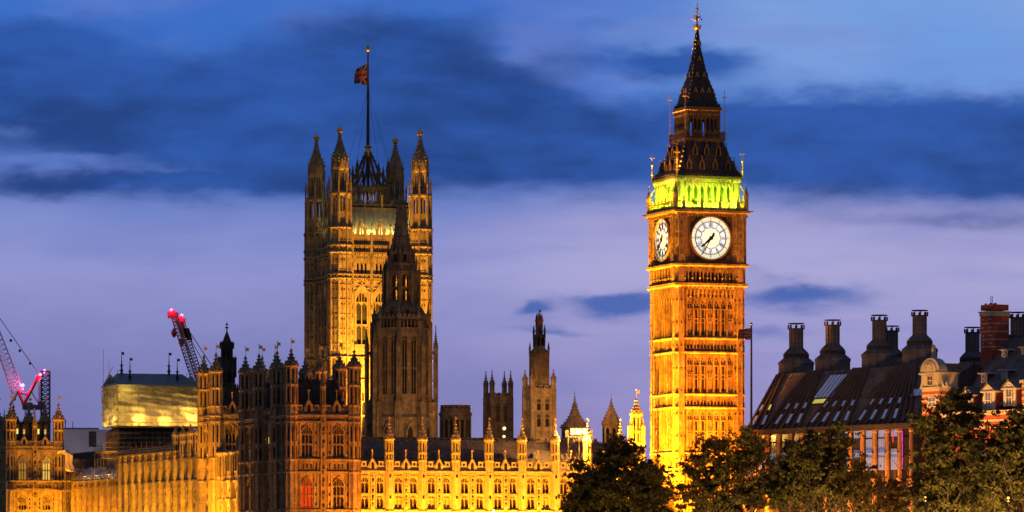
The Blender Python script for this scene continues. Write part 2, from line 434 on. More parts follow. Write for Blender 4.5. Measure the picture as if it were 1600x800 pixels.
def collar(mb, h, z, out=0.2, th=0.3, mi=None):
    out *= 0.62
    """string course round a square body of half width h"""
    mb.lathe(0, 0, 4, [((h) * 1.41421356, z - th * 0.7), ((h + out) * 1.41421356, z - th * 0.15), ((h + out) * 1.41421356, z + th * 0.35), ((h) * 1.41421356, z + th * 0.6)], math.pi / 4, mi)
FACES = [RZ(R(a)) for a in (0, -90, 90, 180)]     # front, river side, right, rear
# ---------------------------------------------------------------- the clock tower
ALPHA = R(18.8)
def numeral_bars(txt, h):
    """roman numeral as strokes [(x0,z0,x1,z1)], centred"""
    wd = {'I': 0.26, 'V': 0.62, 'X': 0.62}
    tot = sum(wd[c] for c in txt) * h; x = -tot / 2; out = []
    for c in txt:
        w = wd[c] * h
        if c == 'I': out.append((x + w / 2, -h / 2, x + w / 2, h / 2))
        if c == 'V': out += [(x + 0.1 * w, h / 2, x + w / 2, -h / 2), (x + w / 2, -h / 2, x + 0.9 * w, h / 2)]
        if c == 'X': out += [(x + 0.1 * w, -h / 2, x + 0.9 * w, h / 2), (x + 0.1 * w, h / 2, x + 0.9 * w, -h / 2)]
        x += w
    k = min(1.0, 0.98 / tot) if tot else 1
    return [(a * k, b, c * k, d) for a, b, c, d in out]
def clock_tower():
    GM = [CSTONE, DARK, GILT]
    T = thing('clock_tower', 'tall golden floodlit clock tower with two glowing white dials and a slender dark spire', 'clock tower', (30.45, 700, 0), ALPHA)
    a, yb = 5.98, -(5.98 - 0.45)
    B = MB(); bw = 1.18; n = 7; U0 = -bw * n / 2
    B.box(-(a - 0.45), a - 0.45, -(a - 0.45), a - 0.45, 0, 50)
    for sx in (-1, 1):
        for sy in (-1, 1):
            cx, cy = sx * (a - 0.85), sy * (a - 0.85)
            B.prism(cx, cy, 8, 1.03, 1.03, 0, 50)
            for i in range(8):
                t = math.pi / 8 + i * math.pi / 4
                B.prism(cx + 1.03 * math.cos(t), cy + 1.03 * math.sin(t), 4, 0.10, 0.10, 0, 50)
                for k in range(22):      # little panel heads up the corner shafts
                    z = 10 + k * 1.85; t2 = i * math.pi / 4
                    if k % 2 == 0: B.box(cx + 0.955 * math.cos(t2) - 0.10, cx + 0.955 * math.cos(t2) + 0.10, cy + 0.955 * math.sin(t2) - 0.10, cy + 0.955 * math.sin(t2) + 0.10, z, z + 0.24, 1)
    stages = [(2.0, 18.9), (19.6, 22.0), (22.6, 29.4), (32.0, 38.4), (41.1, 47.6)]
    for M in FACES:
        B.M = M
        for z0, z1 in stages:
            for i in range(n + 1):
                u = U0 + i * bw; B.box(u - 0.12, u + 0.12, yb, -(a - 0.06), z0, z1)
                B.box(u - 0.045, u + 0.045, -(a - 0.06), -(a + 0.03), z0, z1)
            if z1 - z0 < 4: continue
            zm = (z0 + z1) / 2 - 0.25
            for i in range(n):
                u = U0 + (i + 0.5) * bw
                if i not in (1, 2, 4, 5): B.box(u - 0.055, u + 0.055, yb, yb - 0.2, z0, z1 - 1.5)
                zt = z1 - 0.35
                spandrel(B, u, bw - 0.24, zt - 1.0, zt, yb, yb - 0.22, z1)
                for sd in (-1, 1):       # cusped lights in the panel heads
                    B.box(u + sd * 0.2 - 0.10, u + sd * 0.2 + 0.10, yb - 0.012, yb, zt - 1.25, zt - 0.75, 1)
                B.box(u - 0.10, u + 0.10, yb - 0.012, yb, zt - 0.62, zt - 0.30, 1)
                B.box(u - (bw / 2 - 0.12), u + (bw / 2 - 0.12), yb, yb - 0.16, zt - 1.62, zt - 1.48)
                if i in (0, 3, 6):
                    B.box(u - 0.47, u + 0.47, yb, yb - 0.16, zm - 0.42, zm + 0.42)
                    for sx in (-1, 1):
                        for sz in (-1, 1): B.box(u + sx * 0.19 - 0.11, u + sx * 0.19 + 0.11, yb - 0.175, yb - 0.1, zm + sz * 0.2 - 0.12, zm + sz * 0.2 + 0.12, 1)
                else:
                    B.box(u - 0.47, u + 0.47, yb, yb - 0.10, zm - 0.08, zm + 0.08)
                B.box(u - 0.47, u + 0.47, yb, yb - 0.3, z0, z0 + 0.3)
            for sd in (-1, 1):           # narrow panel strip beside the corner shafts
                for zz in (z0 + 1.6, zm, z1 - 1.9): B.box(sd * 4.62 - 0.09, sd * 4.62 + 0.09, yb - 0.012, yb, zz, zz + 0.3, 1)
        for z0, z1 in ((29.7, 31.6), (38.7, 40.8), (18.9, 19.6)):
            if z1 - z0 < 1: continue
            for i in range(n * 2 + 1):
                u = U0 + i * bw / 2; B.box(u - 0.07, u + 0.07, yb, -(a - 0.12), z0, z1)
            for i in range(n * 2):
                u = U0 + (i + 0.5) * bw / 2
                if i % 2 == 1 or i in (0, 13): B.octa(u, yb, (z0 + z1) / 2 - 0.1, 0.17, 0.4, 1)
                spandrel(B, u, bw / 2 - 0.14, z1 - 0.75, z1 - 0.35, yb, yb - 0.2, z1)
        # corbel table under the clock stage
        for i in range(15):
            u = -4.9 + i * 0.7
            B.box(u - 0.14, u + 0.14, -(a - 0.1), -(a + 0.3), 48.2, 49.2); B.box(u - 0.14, u + 0.14, -(a - 0.1), -(a + 0.12), 47.6, 48.2)
        B.M = None
    for z in (18.9, 22.2, 29.6, 31.75, 38.6, 40.9): collar(B, a - 0.04, z, 0.26, 0.34)
    for z in (19.6,): collar(B, a - 0.04, z, 0.12, 0.2)
    B.lathe(0, 0, 4, [((a - 0.1) * 1.4142, 49.0), ((a + 0.42) * 1.4142, 49.5), ((a + 0.42) * 1.4142, 49.9), ((a - 0.1) * 1.4142, 50.0)], math.pi / 4)
    B.build('shaft', GM, T)
    lw = MB()
    lw.box(-0.19, 0.19, -0.02, -0.005, 0, 1, 1); lw.box(-0.25, -0.19, -0.12, 0, 0, 1); lw.box(0.19, 0.25, -0.12, 0, 0, 1)
    lw.box(-0.19, 0.19, -0.10, -0.02, 0.47, 0.50)
    lme = lw.mesh('lancet_window', GM)
    for M in FACES[:2]:
        for z0, z1 in stages:
            if z1 - z0 < 4: continue
            for i in (1, 2, 4, 5):
                o = inst(lme, 'lancet_window', T, M @ T4(U0 + (i + 0.5) * bw, yb, z0 + 0.35)); o.scale = (1, 1, z1 - z0 - 2.4)
    # arcade stage under the dials
    A = MB(); h = 6.22
    A.box(-5.75, 5.75, -5.75, 5.75, 50, 52.8)
    for M in FACES:
        A.M = M
        for i in range(15):
            u = -4.55 + i * 0.65; A.box(u - 0.09, u + 0.09, -5.75, -(h - 0.05), 50.0, 52.4)
        for i in range(14):
            u = -4.55 + (i + 0.5) * 0.65
            spandrel(A, u, 0.47, 51.5, 52.0, -5.75, -(h - 0.12), 52.4)
            if i % 3 != 2: A.box(u - 0.19, u + 0.19, -5.765, -5.7, 50.35, 51.7, 1)
        for i in range(8):
            u = -4.55 + i * 1.3; A.octa(u, -(h + 0.1), 50.75, 0.2, 0.34); A.box(u - 0.1, u + 0.1, -(h + 0.12), -(h - 0.1), 50.9, 52.3)
        A.M = None
    for sx in (-1, 1):
        for sy in (-1, 1): A.prism(sx * 5.1, sy * 5.1, 8, 1.28, 1.28, 50, 52.8)
    A.lathe(0, 0, 4, [(5.9 * 1.4142, 52.3), (6.55 * 1.4142, 52.75), (6.55 * 1.4142, 53.05), (6.1 * 1.4142, 53.25)], math.pi / 4)
    A.build('arcade', GM, T)
    # clock stage
    Cs = MB()
    Cs.box(-5.95, 5.95, -5.95, 5.95, 52.9, 61.4)
    for sx in (-1, 1):
        for sy in (-1, 1):
            cx, cy = sx * 5.12, sy * 5.12
            Cs.prism(cx, cy, 8, 1.3, 1.3, 52.9, 61.4)
            for i in range(8):
                t = math.pi / 8 + i * math.pi / 4; Cs.prism(cx + 1.3 * math.cos(t), cy + 1.3 * math.sin(t), 4, 0.13, 0.13, 52.9, 61.4)
                t2 = i * math.pi / 4
                for z in (54.6, 57.2, 59.2): Cs.prism(cx + 1.2 * math.cos(t2), cy + 1.2 * math.sin(t2), 4, 0.25, 0.10, z, z + 0.7)
                for z in (53.6, 56.0, 58.4, 60.5): Cs.prism(cx + 1.16 * math.cos(t2), cy + 1.16 * math.sin(t2), 4, 0.2, 0.2, z, z + 0.2)
    for M in FACES:
        Cs.M = M
        for sd in (-1, 1):               # beaded gilt mouldings down each side
            Cs.box(sd * 4.0 - 0.06, sd * 4.0 + 0.06, -6.12, -5.95, 53.2, 61.0)
            for k in range(17): Cs.octa(sd * 4.18, -6.08, 53.5 + k * 0.45, 0.11, 0.15, 2)
        Cs.M = None
    Cs.lathe(0, 0, 4, [(6.0 * 1.4142, 61.0), (6.62 * 1.4142, 61.45), (6.62 * 1.4142, 61.8), (6.3 * 1.4142, 62.0)], math.pi / 4)
    for M in FACES:
        Cs.M = M
        for i in range(24): Cs.box(-5.9 + i * 0.513 - 0.09, -5.9 + i * 0.513 + 0.09, -6.55, -6.1, 60.75, 61.15)
        for sd in (-1, 1): Cs.octa(sd * 6.6, -6.6, 61.55, 0.35, 0.25); Cs.tube((sd * 6.4, -6.4, 61.5), (sd * 7.1, -7.1, 61.75), 0.2, 0.1)
        Cs.M = None
    Cs.build('clock_stage', GM, T)
    # dials
    ZC = 57.25
    opal = mat('lit_opal_glass', (0.8, 0.8, 0.72), 0.5, 0.0, emit=(1.0, 0.92, 0.62), estr=1.02)
    opal2 = mat('lit_blue_opal_glass', (0.8, 0.8, 0.8), 0.5, 0.0, emit=(0.88, 0.89, 0.90), estr=0.92)
    GREEN = mat('dark_cast_iron', (0.05, 0.045, 0.018), 0.5, 0.3, 1.5)
    GLDD = mat('dull_gilding', (0.5, 0.33, 0.08), 0.45, 0.3, 2.0, metal=0.6)
    def disc(mb, r0, r1, y, nn=72, mi=None):
        vs = []; fs = []
        for i in range(nn):
            t = 2 * math.pi * i / nn
            vs += [(r0 * math.sin(t), y, r0 * math.cos(t)), (r1 * math.sin(t), y, r1 * math.cos(t))]
        for i in range(nn):
            j = (i + 1) % nn; fs.append((2 * i, 2 * i + 1, 2 * j + 1, 2 * j))
        mb.add(vs, [tuple(reversed(f)) for f in fs], mi)
    def band(mb, r0, r1, ya, yb_, nn=72, mi=None):
        disc(mb, r0, r1, yb_, nn, mi)
        for r in (r0, r1):
            vs = []
            for i in range(nn):
                t = 2 * math.pi * i / nn
                vs += [(r * math.sin(t), ya, r * math.cos(t)), (r * math.sin(t), yb_, r * math.cos(t))]
            mb.add(vs, [(2 * i, 2 * i + 1, 2 * ((i + 1) % nn) + 1, 2 * ((i + 1) % nn)) for i in range(nn)], mi)
    def bar(mb, x0, z0, x1, z1, w, ya, yb_, w2=None, mi=None):
        dx_, dz_ = x1 - x0, z1 - z0; L_ = math.hypot(dx_, dz_); nx, nz_ = -dz_ / L_, dx_ / L_; w2 = w if w2 is None else w2
        p = [(x0 + nx * w / 2, z0 + nz_ * w / 2), (x1 + nx * w2 / 2, z1 + nz_ * w2 / 2), (x1 - nx * w2 / 2, z1 - nz_ * w2 / 2), (x0 - nx * w / 2, z0 - nz_ * w / 2)]
        ar = sum(p[i][0] * p[(i + 1) % 4][1] - p[(i + 1) % 4][0] * p[i][1] for i in range(4))
        mb.poly(p if ar > 0 else p[::-1], ya, yb_, mi)
    face = MB()
    disc(face, 0.0, 1.72, -0.02, 72, 0); disc(face, 1.72, 2.62, -0.02, 72, 1); disc(face, 2.62, 3.42, -0.02, 72, 0)
    face_me = face.mesh('dial_glass', [opal, opal2])
    tr = MB()
    for r in (1.70, 2.58, 2.68): band(tr, r, r + 0.06, -0.03, -0.10)
    for k in range(12):
        t = math.pi * k / 6; s_, c_ = math.sin(t), math.cos(t)
        bar(tr, 2.55 * s_, 2.55 * c_, 3.4 * s_, 3.4 * c_, 0.065, -0.10, -0.03)
        bar(tr, 1.7 * s_, 1.7 * c_, 2.6 * s_, 2.6 * c_, 0.05, -0.10, -0.03)
        txt = ('XII', 'I', 'II', 'III', 'IIII', 'V', 'VI', 'VII', 'VIII', 'IX', 'X', 'XI')[k]
        for x0, z0, x1, z1 in numeral_bars(txt, 0.66):
            q = [(x * c_ + (z + 2.17) * s_, -x * s_ + (z + 2.17) * c_) for x, z in ((x0, z0), (x1, z1))]
            bar(tr, q[0][0], q[0][1], q[1][0], q[1][1], 0.058, -0.12, -0.03)
        for j in (1, 2):                 # leaf ornaments round the inner ring
            t2 = t + j * math.pi / 18; bar(tr, 1.58 * math.sin(t2), 1.58 * math.cos(t2), 1.74 * math.sin(t2), 1.74 * math.cos(t2), 0.13, -0.09, -0.03)
    for k in range(60):                  # minute quatrefoils
        t = math.pi * (k + 0.5) / 30
        if True:
            for r in (2.80, 2.99, 3.18): bar(tr, (r - 0.04) * math.sin(t), (r - 0.04) * math.cos(t), (r + 0.05) * math.sin(t), (r + 0.05) * math.cos(t), 0.085, -0.08, -0.03)
            t = math.pi * k / 30
            bar(tr, 3.24 * math.sin(t), 3.24 * math.cos(t), 3.42 * math.sin(t), 3.42 * math.cos(t), 0.04, -0.08, -0.03)
    rnd = random.Random(3)
    for k in range(70):                  # gilt tracery scattered through the centre
        t, r = rnd.uniform(0, 6.283), 1.5 * math.sqrt(rnd.uniform(0.05, 1)); tr.octa(r * math.sin(t), -0.03, r * math.cos(t), 0.05, 0.05, 1)
    tr_me = tr.mesh('dial_tracery', [BLACK, GILT])
    fr = MB()
    band(fr, 3.40, 3.55, 0.0, -0.34, 72, 0); band(fr, 3.55, 3.66, 0.0, -0.22, 72, 0)
    fr_me = fr.mesh('dial_ring', [GLDD])
    sq = MB()
    for sx in (-1, 1):
        for sz in (-1, 1):
            pts = [(0, 3.86), (-3.86, 3.86), (-3.86, 0)] + [(-3.6 * math.cos(t), 3.6 * math.sin(t)) for t in [math.pi / 2 * i / 10 for i in range(11)]]
            p = [(x * -sx, z * sz) for x, z in pts]
            ar = sum(p[i][0] * p[(i + 1) % len(p)][1] - p[(i + 1) % len(p)][0] * p[i][1] for i in range(len(p)))
            sq.poly(p if ar > 0 else p[::-1], -0.03, 0.0, 0)
            cx, cz = sx * 3.15, sz * 3.15
            sq.box(cx - 0.33, cx + 0.33, -0.12, -0.03, cz - 0.33, cz + 0.33, 1); sq.octa(cx, -0.12, cz, 0.2, 0.2, 0)
            for k in range(5): sq.octa(sx * (3.7 - k * 0.28), -0.05, sz * (1.95 + k * 0.32), 0.08, 0.08, 1)
        sq.box(sx * 3.72 - 0.08, sx * 3.72 + 0.08, -0.16, 0, -3.86, 3.86, 1); sq.box(-3.64, 3.64, -0.155, 0, sx * 3.72 - 0.08, sx * 3.72 + 0.08, 1)
    for i in range(30): sq.octa(-3.6 + i * 0.248, -0.2, 3.86, 0.09, 0.09, 1)
    STC = mat('bronzed_stone', (0.20, 0.11, 0.05), 0.6, 0.3, 1.0)
    sq_me = sq.mesh('dial_surround', [GREEN, STC])
    hh = MB(); t = R(227.5); bar(hh, -0.75 * math.sin(t), -0.75 * math.cos(t), 0, 0, 0.34, -0.3, -0.24); bar(hh, 0, 0, 2.0 * math.sin(t), 2.0 * math.cos(t), 0.42, -0.3, -0.24, 0.26); bar(hh, 1.6 * math.sin(t), 1.6 * math.cos(t), 2.35 * math.sin(t), 2.35 * math.cos(t), 0.55, -0.31, -0.25, 0.04)
    band(hh, 0.0, 0.33, -0.2, -0.42, 24)
    mh = MB(); t = R(210.5); bar(mh, -1.0 * math.sin(t), -1.0 * math.cos(t), -0.5 * math.sin(t), -0.5 * math.cos(t), 0.34, -0.4, -0.35); bar(mh, -0.6 * math.sin(t), -0.6 * math.cos(t), 3.15 * math.sin(t), 3.15 * math.cos(t), 0.24, -0.4, -0.35, 0.08)
    hme, mme = hh.mesh('hour_hand', [BLACK]), mh.mesh('minute_hand', [BLACK])
    for M in FACES:
        d = inst(sq_me, 'clock_dial', T, M @ T4(0, -5.99, ZC))
        for me in (face_me, tr_me, fr_me, hme, mme): inst(me, me.name, d, T4(0, -0.03, 0))
    # balustrade over the dials
    Bl = MB(); h = 6.3
    for M in FACES:
        Bl.M = M
        Bl.box(-h, h, -h, -h + 0.25, 62.0, 62.25); Bl.box(-h, h, -h, -h + 0.22, 63.05, 63.25)
        for i in range(29):
            u = -h + i * h * 2 / 28; Bl.box(u - 0.10, u + 0.10, -h + 0.02, -h + 0.2, 62.25, 63.05)
        for i in range(9):
            u = -h + i * h / 4; Bl.box(u - 0.14, u + 0.14, -h - 0.03, -h + 0.28, 62.0, 63.7); Bl.octa(u, -h + 0.12, 63.95, 0.16, 0.34)
        Bl.M = None
    Bl.build('balustrade', GM, T)
    # belfry
    BELF = mat('belfry_stone', (0.42, 0.36, 0.22), 0.9, 0.25, 0.5)
    Bf = MB(); h = 5.35
    Bf.box(-4.3, 4.3, -4.3, 4.3, 62, 67.2, 1)
    n7, b7 = 7, 1.14
    for M in FACES:
        Bf.M = M
        wall_open(Bf, -h + 0.01, h - 0.01, 62.0, 67.0, [((i - 3) * b7, 0.74, [(62.7, 66.2)]) for i in range(7)], -h, -h + 0.55)
        for i in range(7):
            u = (i - 3) * b7
            spandrel(Bf, u, 0.74, 65.3, 66.1, -h + 0.03, -h + 0.5, 66.2)
        for i in range(8):
            u = (i - 3.5) * b7; Bf.box(u - 0.13, u + 0.13, -h - 0.22, -h, 62.0, 66.4)
            for sd in (-1, 1): Bf.tube((u, -h - 0.1, 65.0), (u + sd * b7 / 2, -h - 0.1, 66.3), 0.07, 0.07, 4)
        for i in range(20): Bf.box(-5.3 + i * 0.558 - 0.15, -5.3 + i * 0.558 + 0.15, -h - 0.36, -h, 66.5, 67.0)
        Bf.M = None
    for sx in (-1, 1):
        for sy in (-1, 1): Bf.prism(sx * 4.75, sy * 4.75, 8, 0.85, 0.85, 62, 67.0)
    Bf.build('belfry', [BELF, mat('belfry_louvre', (0.06, 0.07, 0.035), 0.9, 0.3, 1.0), GILT], T)
    # roofs
    Rf = MB()
    pr = [(5.80, 67.0), (5.86, 67.4), (5.74, 67.55), (5.05, 68.6), (4.35, 70.2), (3.75, 72.0), (3.28, 73.4)]
    Rf.lathe(0, 0, 4, [(r * 1.41421, z) for r, z in pr], math.pi / 4)
    for M in FACES:
        Rf.M = M
        for i in range(30):
            u = -5.6 + i * 0.386; Rf.octa(u, -5.72, 67.72, 0.12, 0.28)
        Rf.M = None
    crockets(Rf, 0, 0, 4, [(r * 1.41421, z) for r, z in pr[2:]], 0.24, 0.75, 1, math.pi / 4)
    Rf.build('lower_roof', [IRON, GILT], T)
    dm = MB()
    dm.poly([(-0.38, 0), (0.38, 0), (0.38, 1.0), (0, 1.75), (-0.38, 1.0)], -0.15, 0.9, 0)
    dm.box(-0.2, 0.2, -0.165, -0.1, 0.15, 0.85, 1); dm.add([(-0.2, -0.165, 0.85), (0.2, -0.165, 0.85), (0, -0.165, 1.25)], [(0, 1, 2)], 1)
    for sd in (-1, 1): dm.box(sd * 0.38 - 0.06, sd * 0.38 + 0.06, -0.22, -0.1, 0, 1.1, 2)
    dm.tube((-0.42, -0.2, 0.95), (0, -0.2, 1.8), 0.07, 0.07, 4, 2); dm.tube((0.42, -0.2, 0.95), (0, -0.2, 1.8), 0.07, 0.07, 4, 2); dm.octa(0, -0.18, 2.15, 0.12, 0.3, 2)
    dme = dm.mesh('roof_dormer', [IRON, DARK, mat('tarnished_gilding', (0.24, 0.15, 0.06), 0.5, 0.3, 2.0, metal=0.4)])
    for M in FACES:
        for u in (-3.4, -1.15, 1.15, 3.4): inst(dme, 'roof_dormer', T, M @ T4(u, -5.0, 68.5))
        for u in (-2.05, 0, 2.05): inst(dme, 'roof_dormer', T, M @ T4(u, -4.15, 70.9))
    # lantern
    Ln = MB(); h = 2.88
    Ln.lathe(0, 0, 4, [(3.3 * 1.4142, 73.2), (3.62 * 1.4142, 73.5), (3.62 * 1.4142, 73.8), (2.7 * 1.4142, 73.85)], math.pi / 4)
    for M in FACES:
        Ln.M = M
        wall_open(Ln, -h + 0.01, h - 0.01, 73.85, 78.4, [((i - 3) * 0.72, 0.46, [(74.2, 77.3)]) for i in range(7)], -h, -h + 0.28)
        for i in range(7): spandrel(Ln, (i - 3) * 0.72, 0.46, 76.5, 77.2, -h + 0.02, -h + 0.26, 77.3)
        for i in range(8): Ln.box((i - 3.5) * 0.72 - 0.06, (i - 3.5) * 0.72 + 0.06, -h - 0.12, -h, 73.85, 78.2)
        for i in range(14): Ln.octa(-2.7 + i * 0.415, -h - 0.06, 77.75, 0.13, 0.3, 2)
        for i in range(21): Ln.box(-3.55 + i * 0.355 - 0.04, -3.55 + i * 0.355 + 0.04, -3.6, -3.52, 73.8, 74.75)
        Ln.box(-3.6, 3.6, -3.62, -3.5, 74.7, 74.82)
        for i in range(9): Ln.octa(-3.55 + i * 0.8875, -3.56, 75.0, 0.1, 0.3, 2)
        for i in range(16): Ln.octa(-2.95 + i * 0.393, -3.14, 78.45, 0.13, 0.13, 2)
        Ln.M = None
    for sx in (-1, 1):
        for sy in (-1, 1): Ln.prism(sx * 2.7, sy * 2.7, 6, 0.32, 0.32, 73.85, 78.4)
    Ln.lathe(0, 0, 4, [(2.8 * 1.4142, 78.2), (3.12 * 1.4142, 78.5), (3.12 * 1.4142, 78.9), (2.95 * 1.4142, 79.1)], math.pi / 4)
    Ln.prism(0, 0, 8, 0.9, 0.9, 73.8, 78.4)
    Ln.build('lantern', [mat('dark_gilt_iron', (0.16, 0.10, 0.045), 0.5, 0.35, 1.5, metal=0.3), DARK, GILT], T)
    # spire
    Sp = MB()
    sp = [(2.95, 79.0), (2.6, 79.5), (2.18, 81.5), (1.70, 83.0), (1.29, 84.4), (0.80, 87.0), (0.42, 89.2), (0.20, 91.9)]
    Sp.lathe(0, 0, 4, [(r * 1.41421, z) for r, z in sp], math.pi / 4)
    for M in FACES:
        Sp.M = M
        for i in range(22): Sp.octa(-2.85 + i * 0.271, -2.88, 79.35, 0.10, 0.32)
        Sp.M = None
    crockets(Sp, 0, 0, 4, [(r * 1.41421, z) for r, z in sp[1:]], 0.17, 0.7, 1, math.pi / 4)
    Sp.build('spire', [IRON, GILT], T)
    sd_ = MB()
    sd_.poly([(-0.22, 0), (0.22, 0), (0, 0.75)], -0.16, 0.4, 0); sd_.tube((-0.26, -0.18, 0), (0, -0.18, 0.85), 0.055, 0.055, 4, 1); sd_.tube((0.26, -0.18, 0), (0, -0.18, 0.85), 0.055, 0.055, 4, 1)
    sdm = sd_.mesh('spire_light', [IRON, GILT])
    for M in FACES:
        for u, z, r in ((-1.15, 81.4, 2.2), (0, 81.4, 2.2), (1.15, 81.4, 2.2), (-0.6, 84.0, 1.42), (0.6, 84.0, 1.42), (0, 86.7, 0.87), (0, 89.3, 0.42)):
            inst(sdm, 'spire_light', T, M @ T4(u, -r, z))
    Fi = MB()
    Fi.lathe(0, 0, 8, [(0.18, 91.6), (0.3, 91.9), (0.62, 92.2), (0.66, 92.45), (0.25, 92.55), (0.14, 92.9), (0.10, 95.0), (0.1, 95.3)])
    for i in range(8):
        t = i * math.pi / 4; Fi.octa(0.62 * math.cos(t), 0.62 * math.sin(t), 92.6, 0.12, 0.25)
    for i in range(4):
        t = i * math.pi / 2; c_, s_ = math.cos(t), math.sin(t)
        Fi.tube((0, 0, 93.5), (0.45 * c_, 0.45 * s_, 94.1), 0.07); Fi.tube((0.45 * c_, 0.45 * s_, 94.1), (0.75 * c_, 0.75 * s_, 93.75), 0.07); Fi.octa(0.78 * c_, 0.78 * s_, 93.65, 0.17, 0.17)
        Fi.octa(0.45 * c_, 0.45 * s_, 94.25, 0.13, 0.15); Fi.octa(0.2 * c_, 0.2 * s_, 94.7, 0.12, 0.12)
    Fi.ball((0, 0, 95.35), 0.27, 8); Fi.tube((0, 0, 95.6), (0, 0, 96.35), 0.06); Fi.tube((-0.2, 0, 96.05), (0.2, 0, 96.05), 0.05)
    Fi.build('finial', [GILT], T)
    # corner pinnacles
    def pin(z0, h, r):
        m = MB()
        m.lathe(0, 0, 6, [(r, z0), (r, z0 + h * 0.22), (r * 1.5, z0 + h * 0.24), (r * 0.8, z0 + h * 0.28), (r * 0.75, z0 + h * 0.55), (r * 1.5, z0 + h * 0.58), (r * 0.5, z0 + h * 0.63), (0.05, z0 + h * 0.97), (0.03, z0 + h)])
        for k in range(4): m.octa(0, 0, z0 + h * (0.34 + 0.15 * k), r * 1.3 * (1 - 0.12 * k), 0.16)
        m.tube((-0.34, 0, z0 + h * 0.84), (0.34, 0, z0 + h * 0.84), 0.05, 0.05, 4); m.tube((0, -0.34, z0 + h * 0.84), (0, 0.34, z0 + h * 0.84), 0.05, 0.05, 4)
        for t in range(4): m.octa(0.36 * math.cos(t * math.pi / 2), 0.36 * math.sin(t * math.pi / 2), z0 + h * 0.84, 0.1, 0.1)
        return m
    p1 = pin(67.2, 4.7, 0.17).mesh('gilt_pinnacle', [GILT]); p2 = pin(73.6, 8.3, 0.085).mesh('gilt_pinnacle', [GILT])
    p3 = turret(0.36, 62.0, 64.2, 66.6, 8, crk=0.3).mesh('pinnacle', GM)
    for sx in (-1, 1):
        for sy in (-1, 1):
            inst(p1, 'gilt_pinnacle', T, T4(sx * 5.72, sy * 5.72, 0)); inst(p2, 'gilt_pinnacle', T, T4(sx * 3.45, sy * 3.45, 0)); inst(p3, 'pinnacle', T, T4(sx * 6.15, sy * 6.15, 0))
    fb = MB()
    fb.tube((0, 0, 65.6), (-0.9, 0, 66.4), 0.10); fb.tube((0, 0, 64.3), (-0.9, 0, 65.0), 0.10)
    for sx in (-1, 1):
        for sy in (-1, 1):
            fb.tube((sx * 6.1, sy * 6.1, 64.6), (sx * 5.3, sy * 5.3, 66.2), 0.12)
    fb.build('flying_buttress', GM, T)
    # light: floodlights at the foot, green-gold lamps in the belfry gallery
    P = lambda *p: local(T, p)
    for u in (-5.5, 2.0): spot(P(u, -25, 2.0), P(u * 0.4, -6, 25), 215000, AMBER, 50, 0.5, 0.5)
    for x, y, c_ in ((-20, -7.5, 42), (-25, 2.5, 52)): spot(P(x, y, 2.0), P(-6, 0, 32), 680000, SODIUM, c_, 0.5, 0.5)
    for u in (-3.5, 3.5): spot(P(u, -12.5, 3.0), P(u * 0.9, -6, 18), 90000, SODIUM, 46, 0.7, 0.3); spot(P(-13, u - 6.5, 3.0), P(-6, u - 2.5, 18), 100000, SODIUM, 40, 0.6, 0.3)
    spot(P(-9.5, -3.0, 63.0), P(-3.2, -1.5, 76), 14000, (1.0, 0.42, 0.06), 70, 0.8, 0.2); spot(P(-3, -9.5, 63.5), P(-1, -3.2, 77), 2400, (1.0, 0.42, 0.06), 70, 0.8, 0.2)
    LIME = (0.62, 1.0, 0.02)
    strip(P(0, -5.95, 62.35), P(0, -5.45, 64.2), (math.cos(ALPHA), math.sin(ALPHA), 0), 10.5, 6000, LIME, 0.15, 170)
    strip(P(-5.95, 0, 62.35), P(-5.45, 0, 64.2), (-math.sin(ALPHA), math.cos(ALPHA), 0), 10.5, 4200, LIME, 0.15, 170)
    for u in (-3, 0, 3): point(P(u, -4.65, 62.6), 500, (0.15, 1.0, 0.05), 0.1)
    return T
CLOCK = clock_tower()
# ---------------------------------------------------------------- the great square tower
def union_flag(w, h, px_, name, label, loc, rz, sag=0.0, amp=0.25, seed=1):
    """flag hoisted at x=0, flying towards -x; stripes are faces with their own materials"""
    nx, nz = 44, 24
    vs, fs, ms = [], [], []
    def P(s_, t):
        x = -s_ * w * (1 - 0.16 * s_)
        z = t * h * (1 - sag * 0.9 * s_) - sag * 0.12 * s_ * h - 0.05 * h * math.sin(s_ * 5 + 1)
        y = amp * math.sin(s_ * 7.0 + t * 1.2 + seed) * (0.25 + s_)
        return (x, y, z)
    for i in range(nx + 1):
        for j in range(nz + 1): vs.append(P(i / nx, j / nz))
    for i in range(nx):
        for j in range(nz):
            a = i * (nz + 1) + j; fs.append((a, a + nz + 1, a + nz + 2, a + 1))
            X, Z = (i + 0.5) / nx * 60 - 30, (j + 0.5) / nz * 30 - 15
            d1, d2 = (Z - X / 2) / 1.118, (Z + X / 2) / 1.118
            c = 0
            if min(abs(d1), abs(d2)) < 3: c = 1
            sgn = 1 if X > 0 else -1
            if 0 < d1 * sgn < 2 or -2 < -d2 * sgn * -1 < 0: c = 2
            if abs(X) < 5 or abs(Z) < 5: c = 1
            if abs(X) < 3 or abs(Z) < 3: c = 2
            ms.append(c)
    m = MB(); m.add(vs, fs); m.m = ms
    cl = [mat('flag_blue', (0.010, 0.016, 0.07), 0.8, 0.1), mat('flag_white', (0.20, 0.18, 0.20), 0.8, 0.1), mat('flag_red', (0.24, 0.015, 0.03), 0.8, 0.1)]
    o = m.build(name, cl); o.location = loc; o.rotation_euler = (0, 0, rz)
    tag(o, label, 'flag'); return o
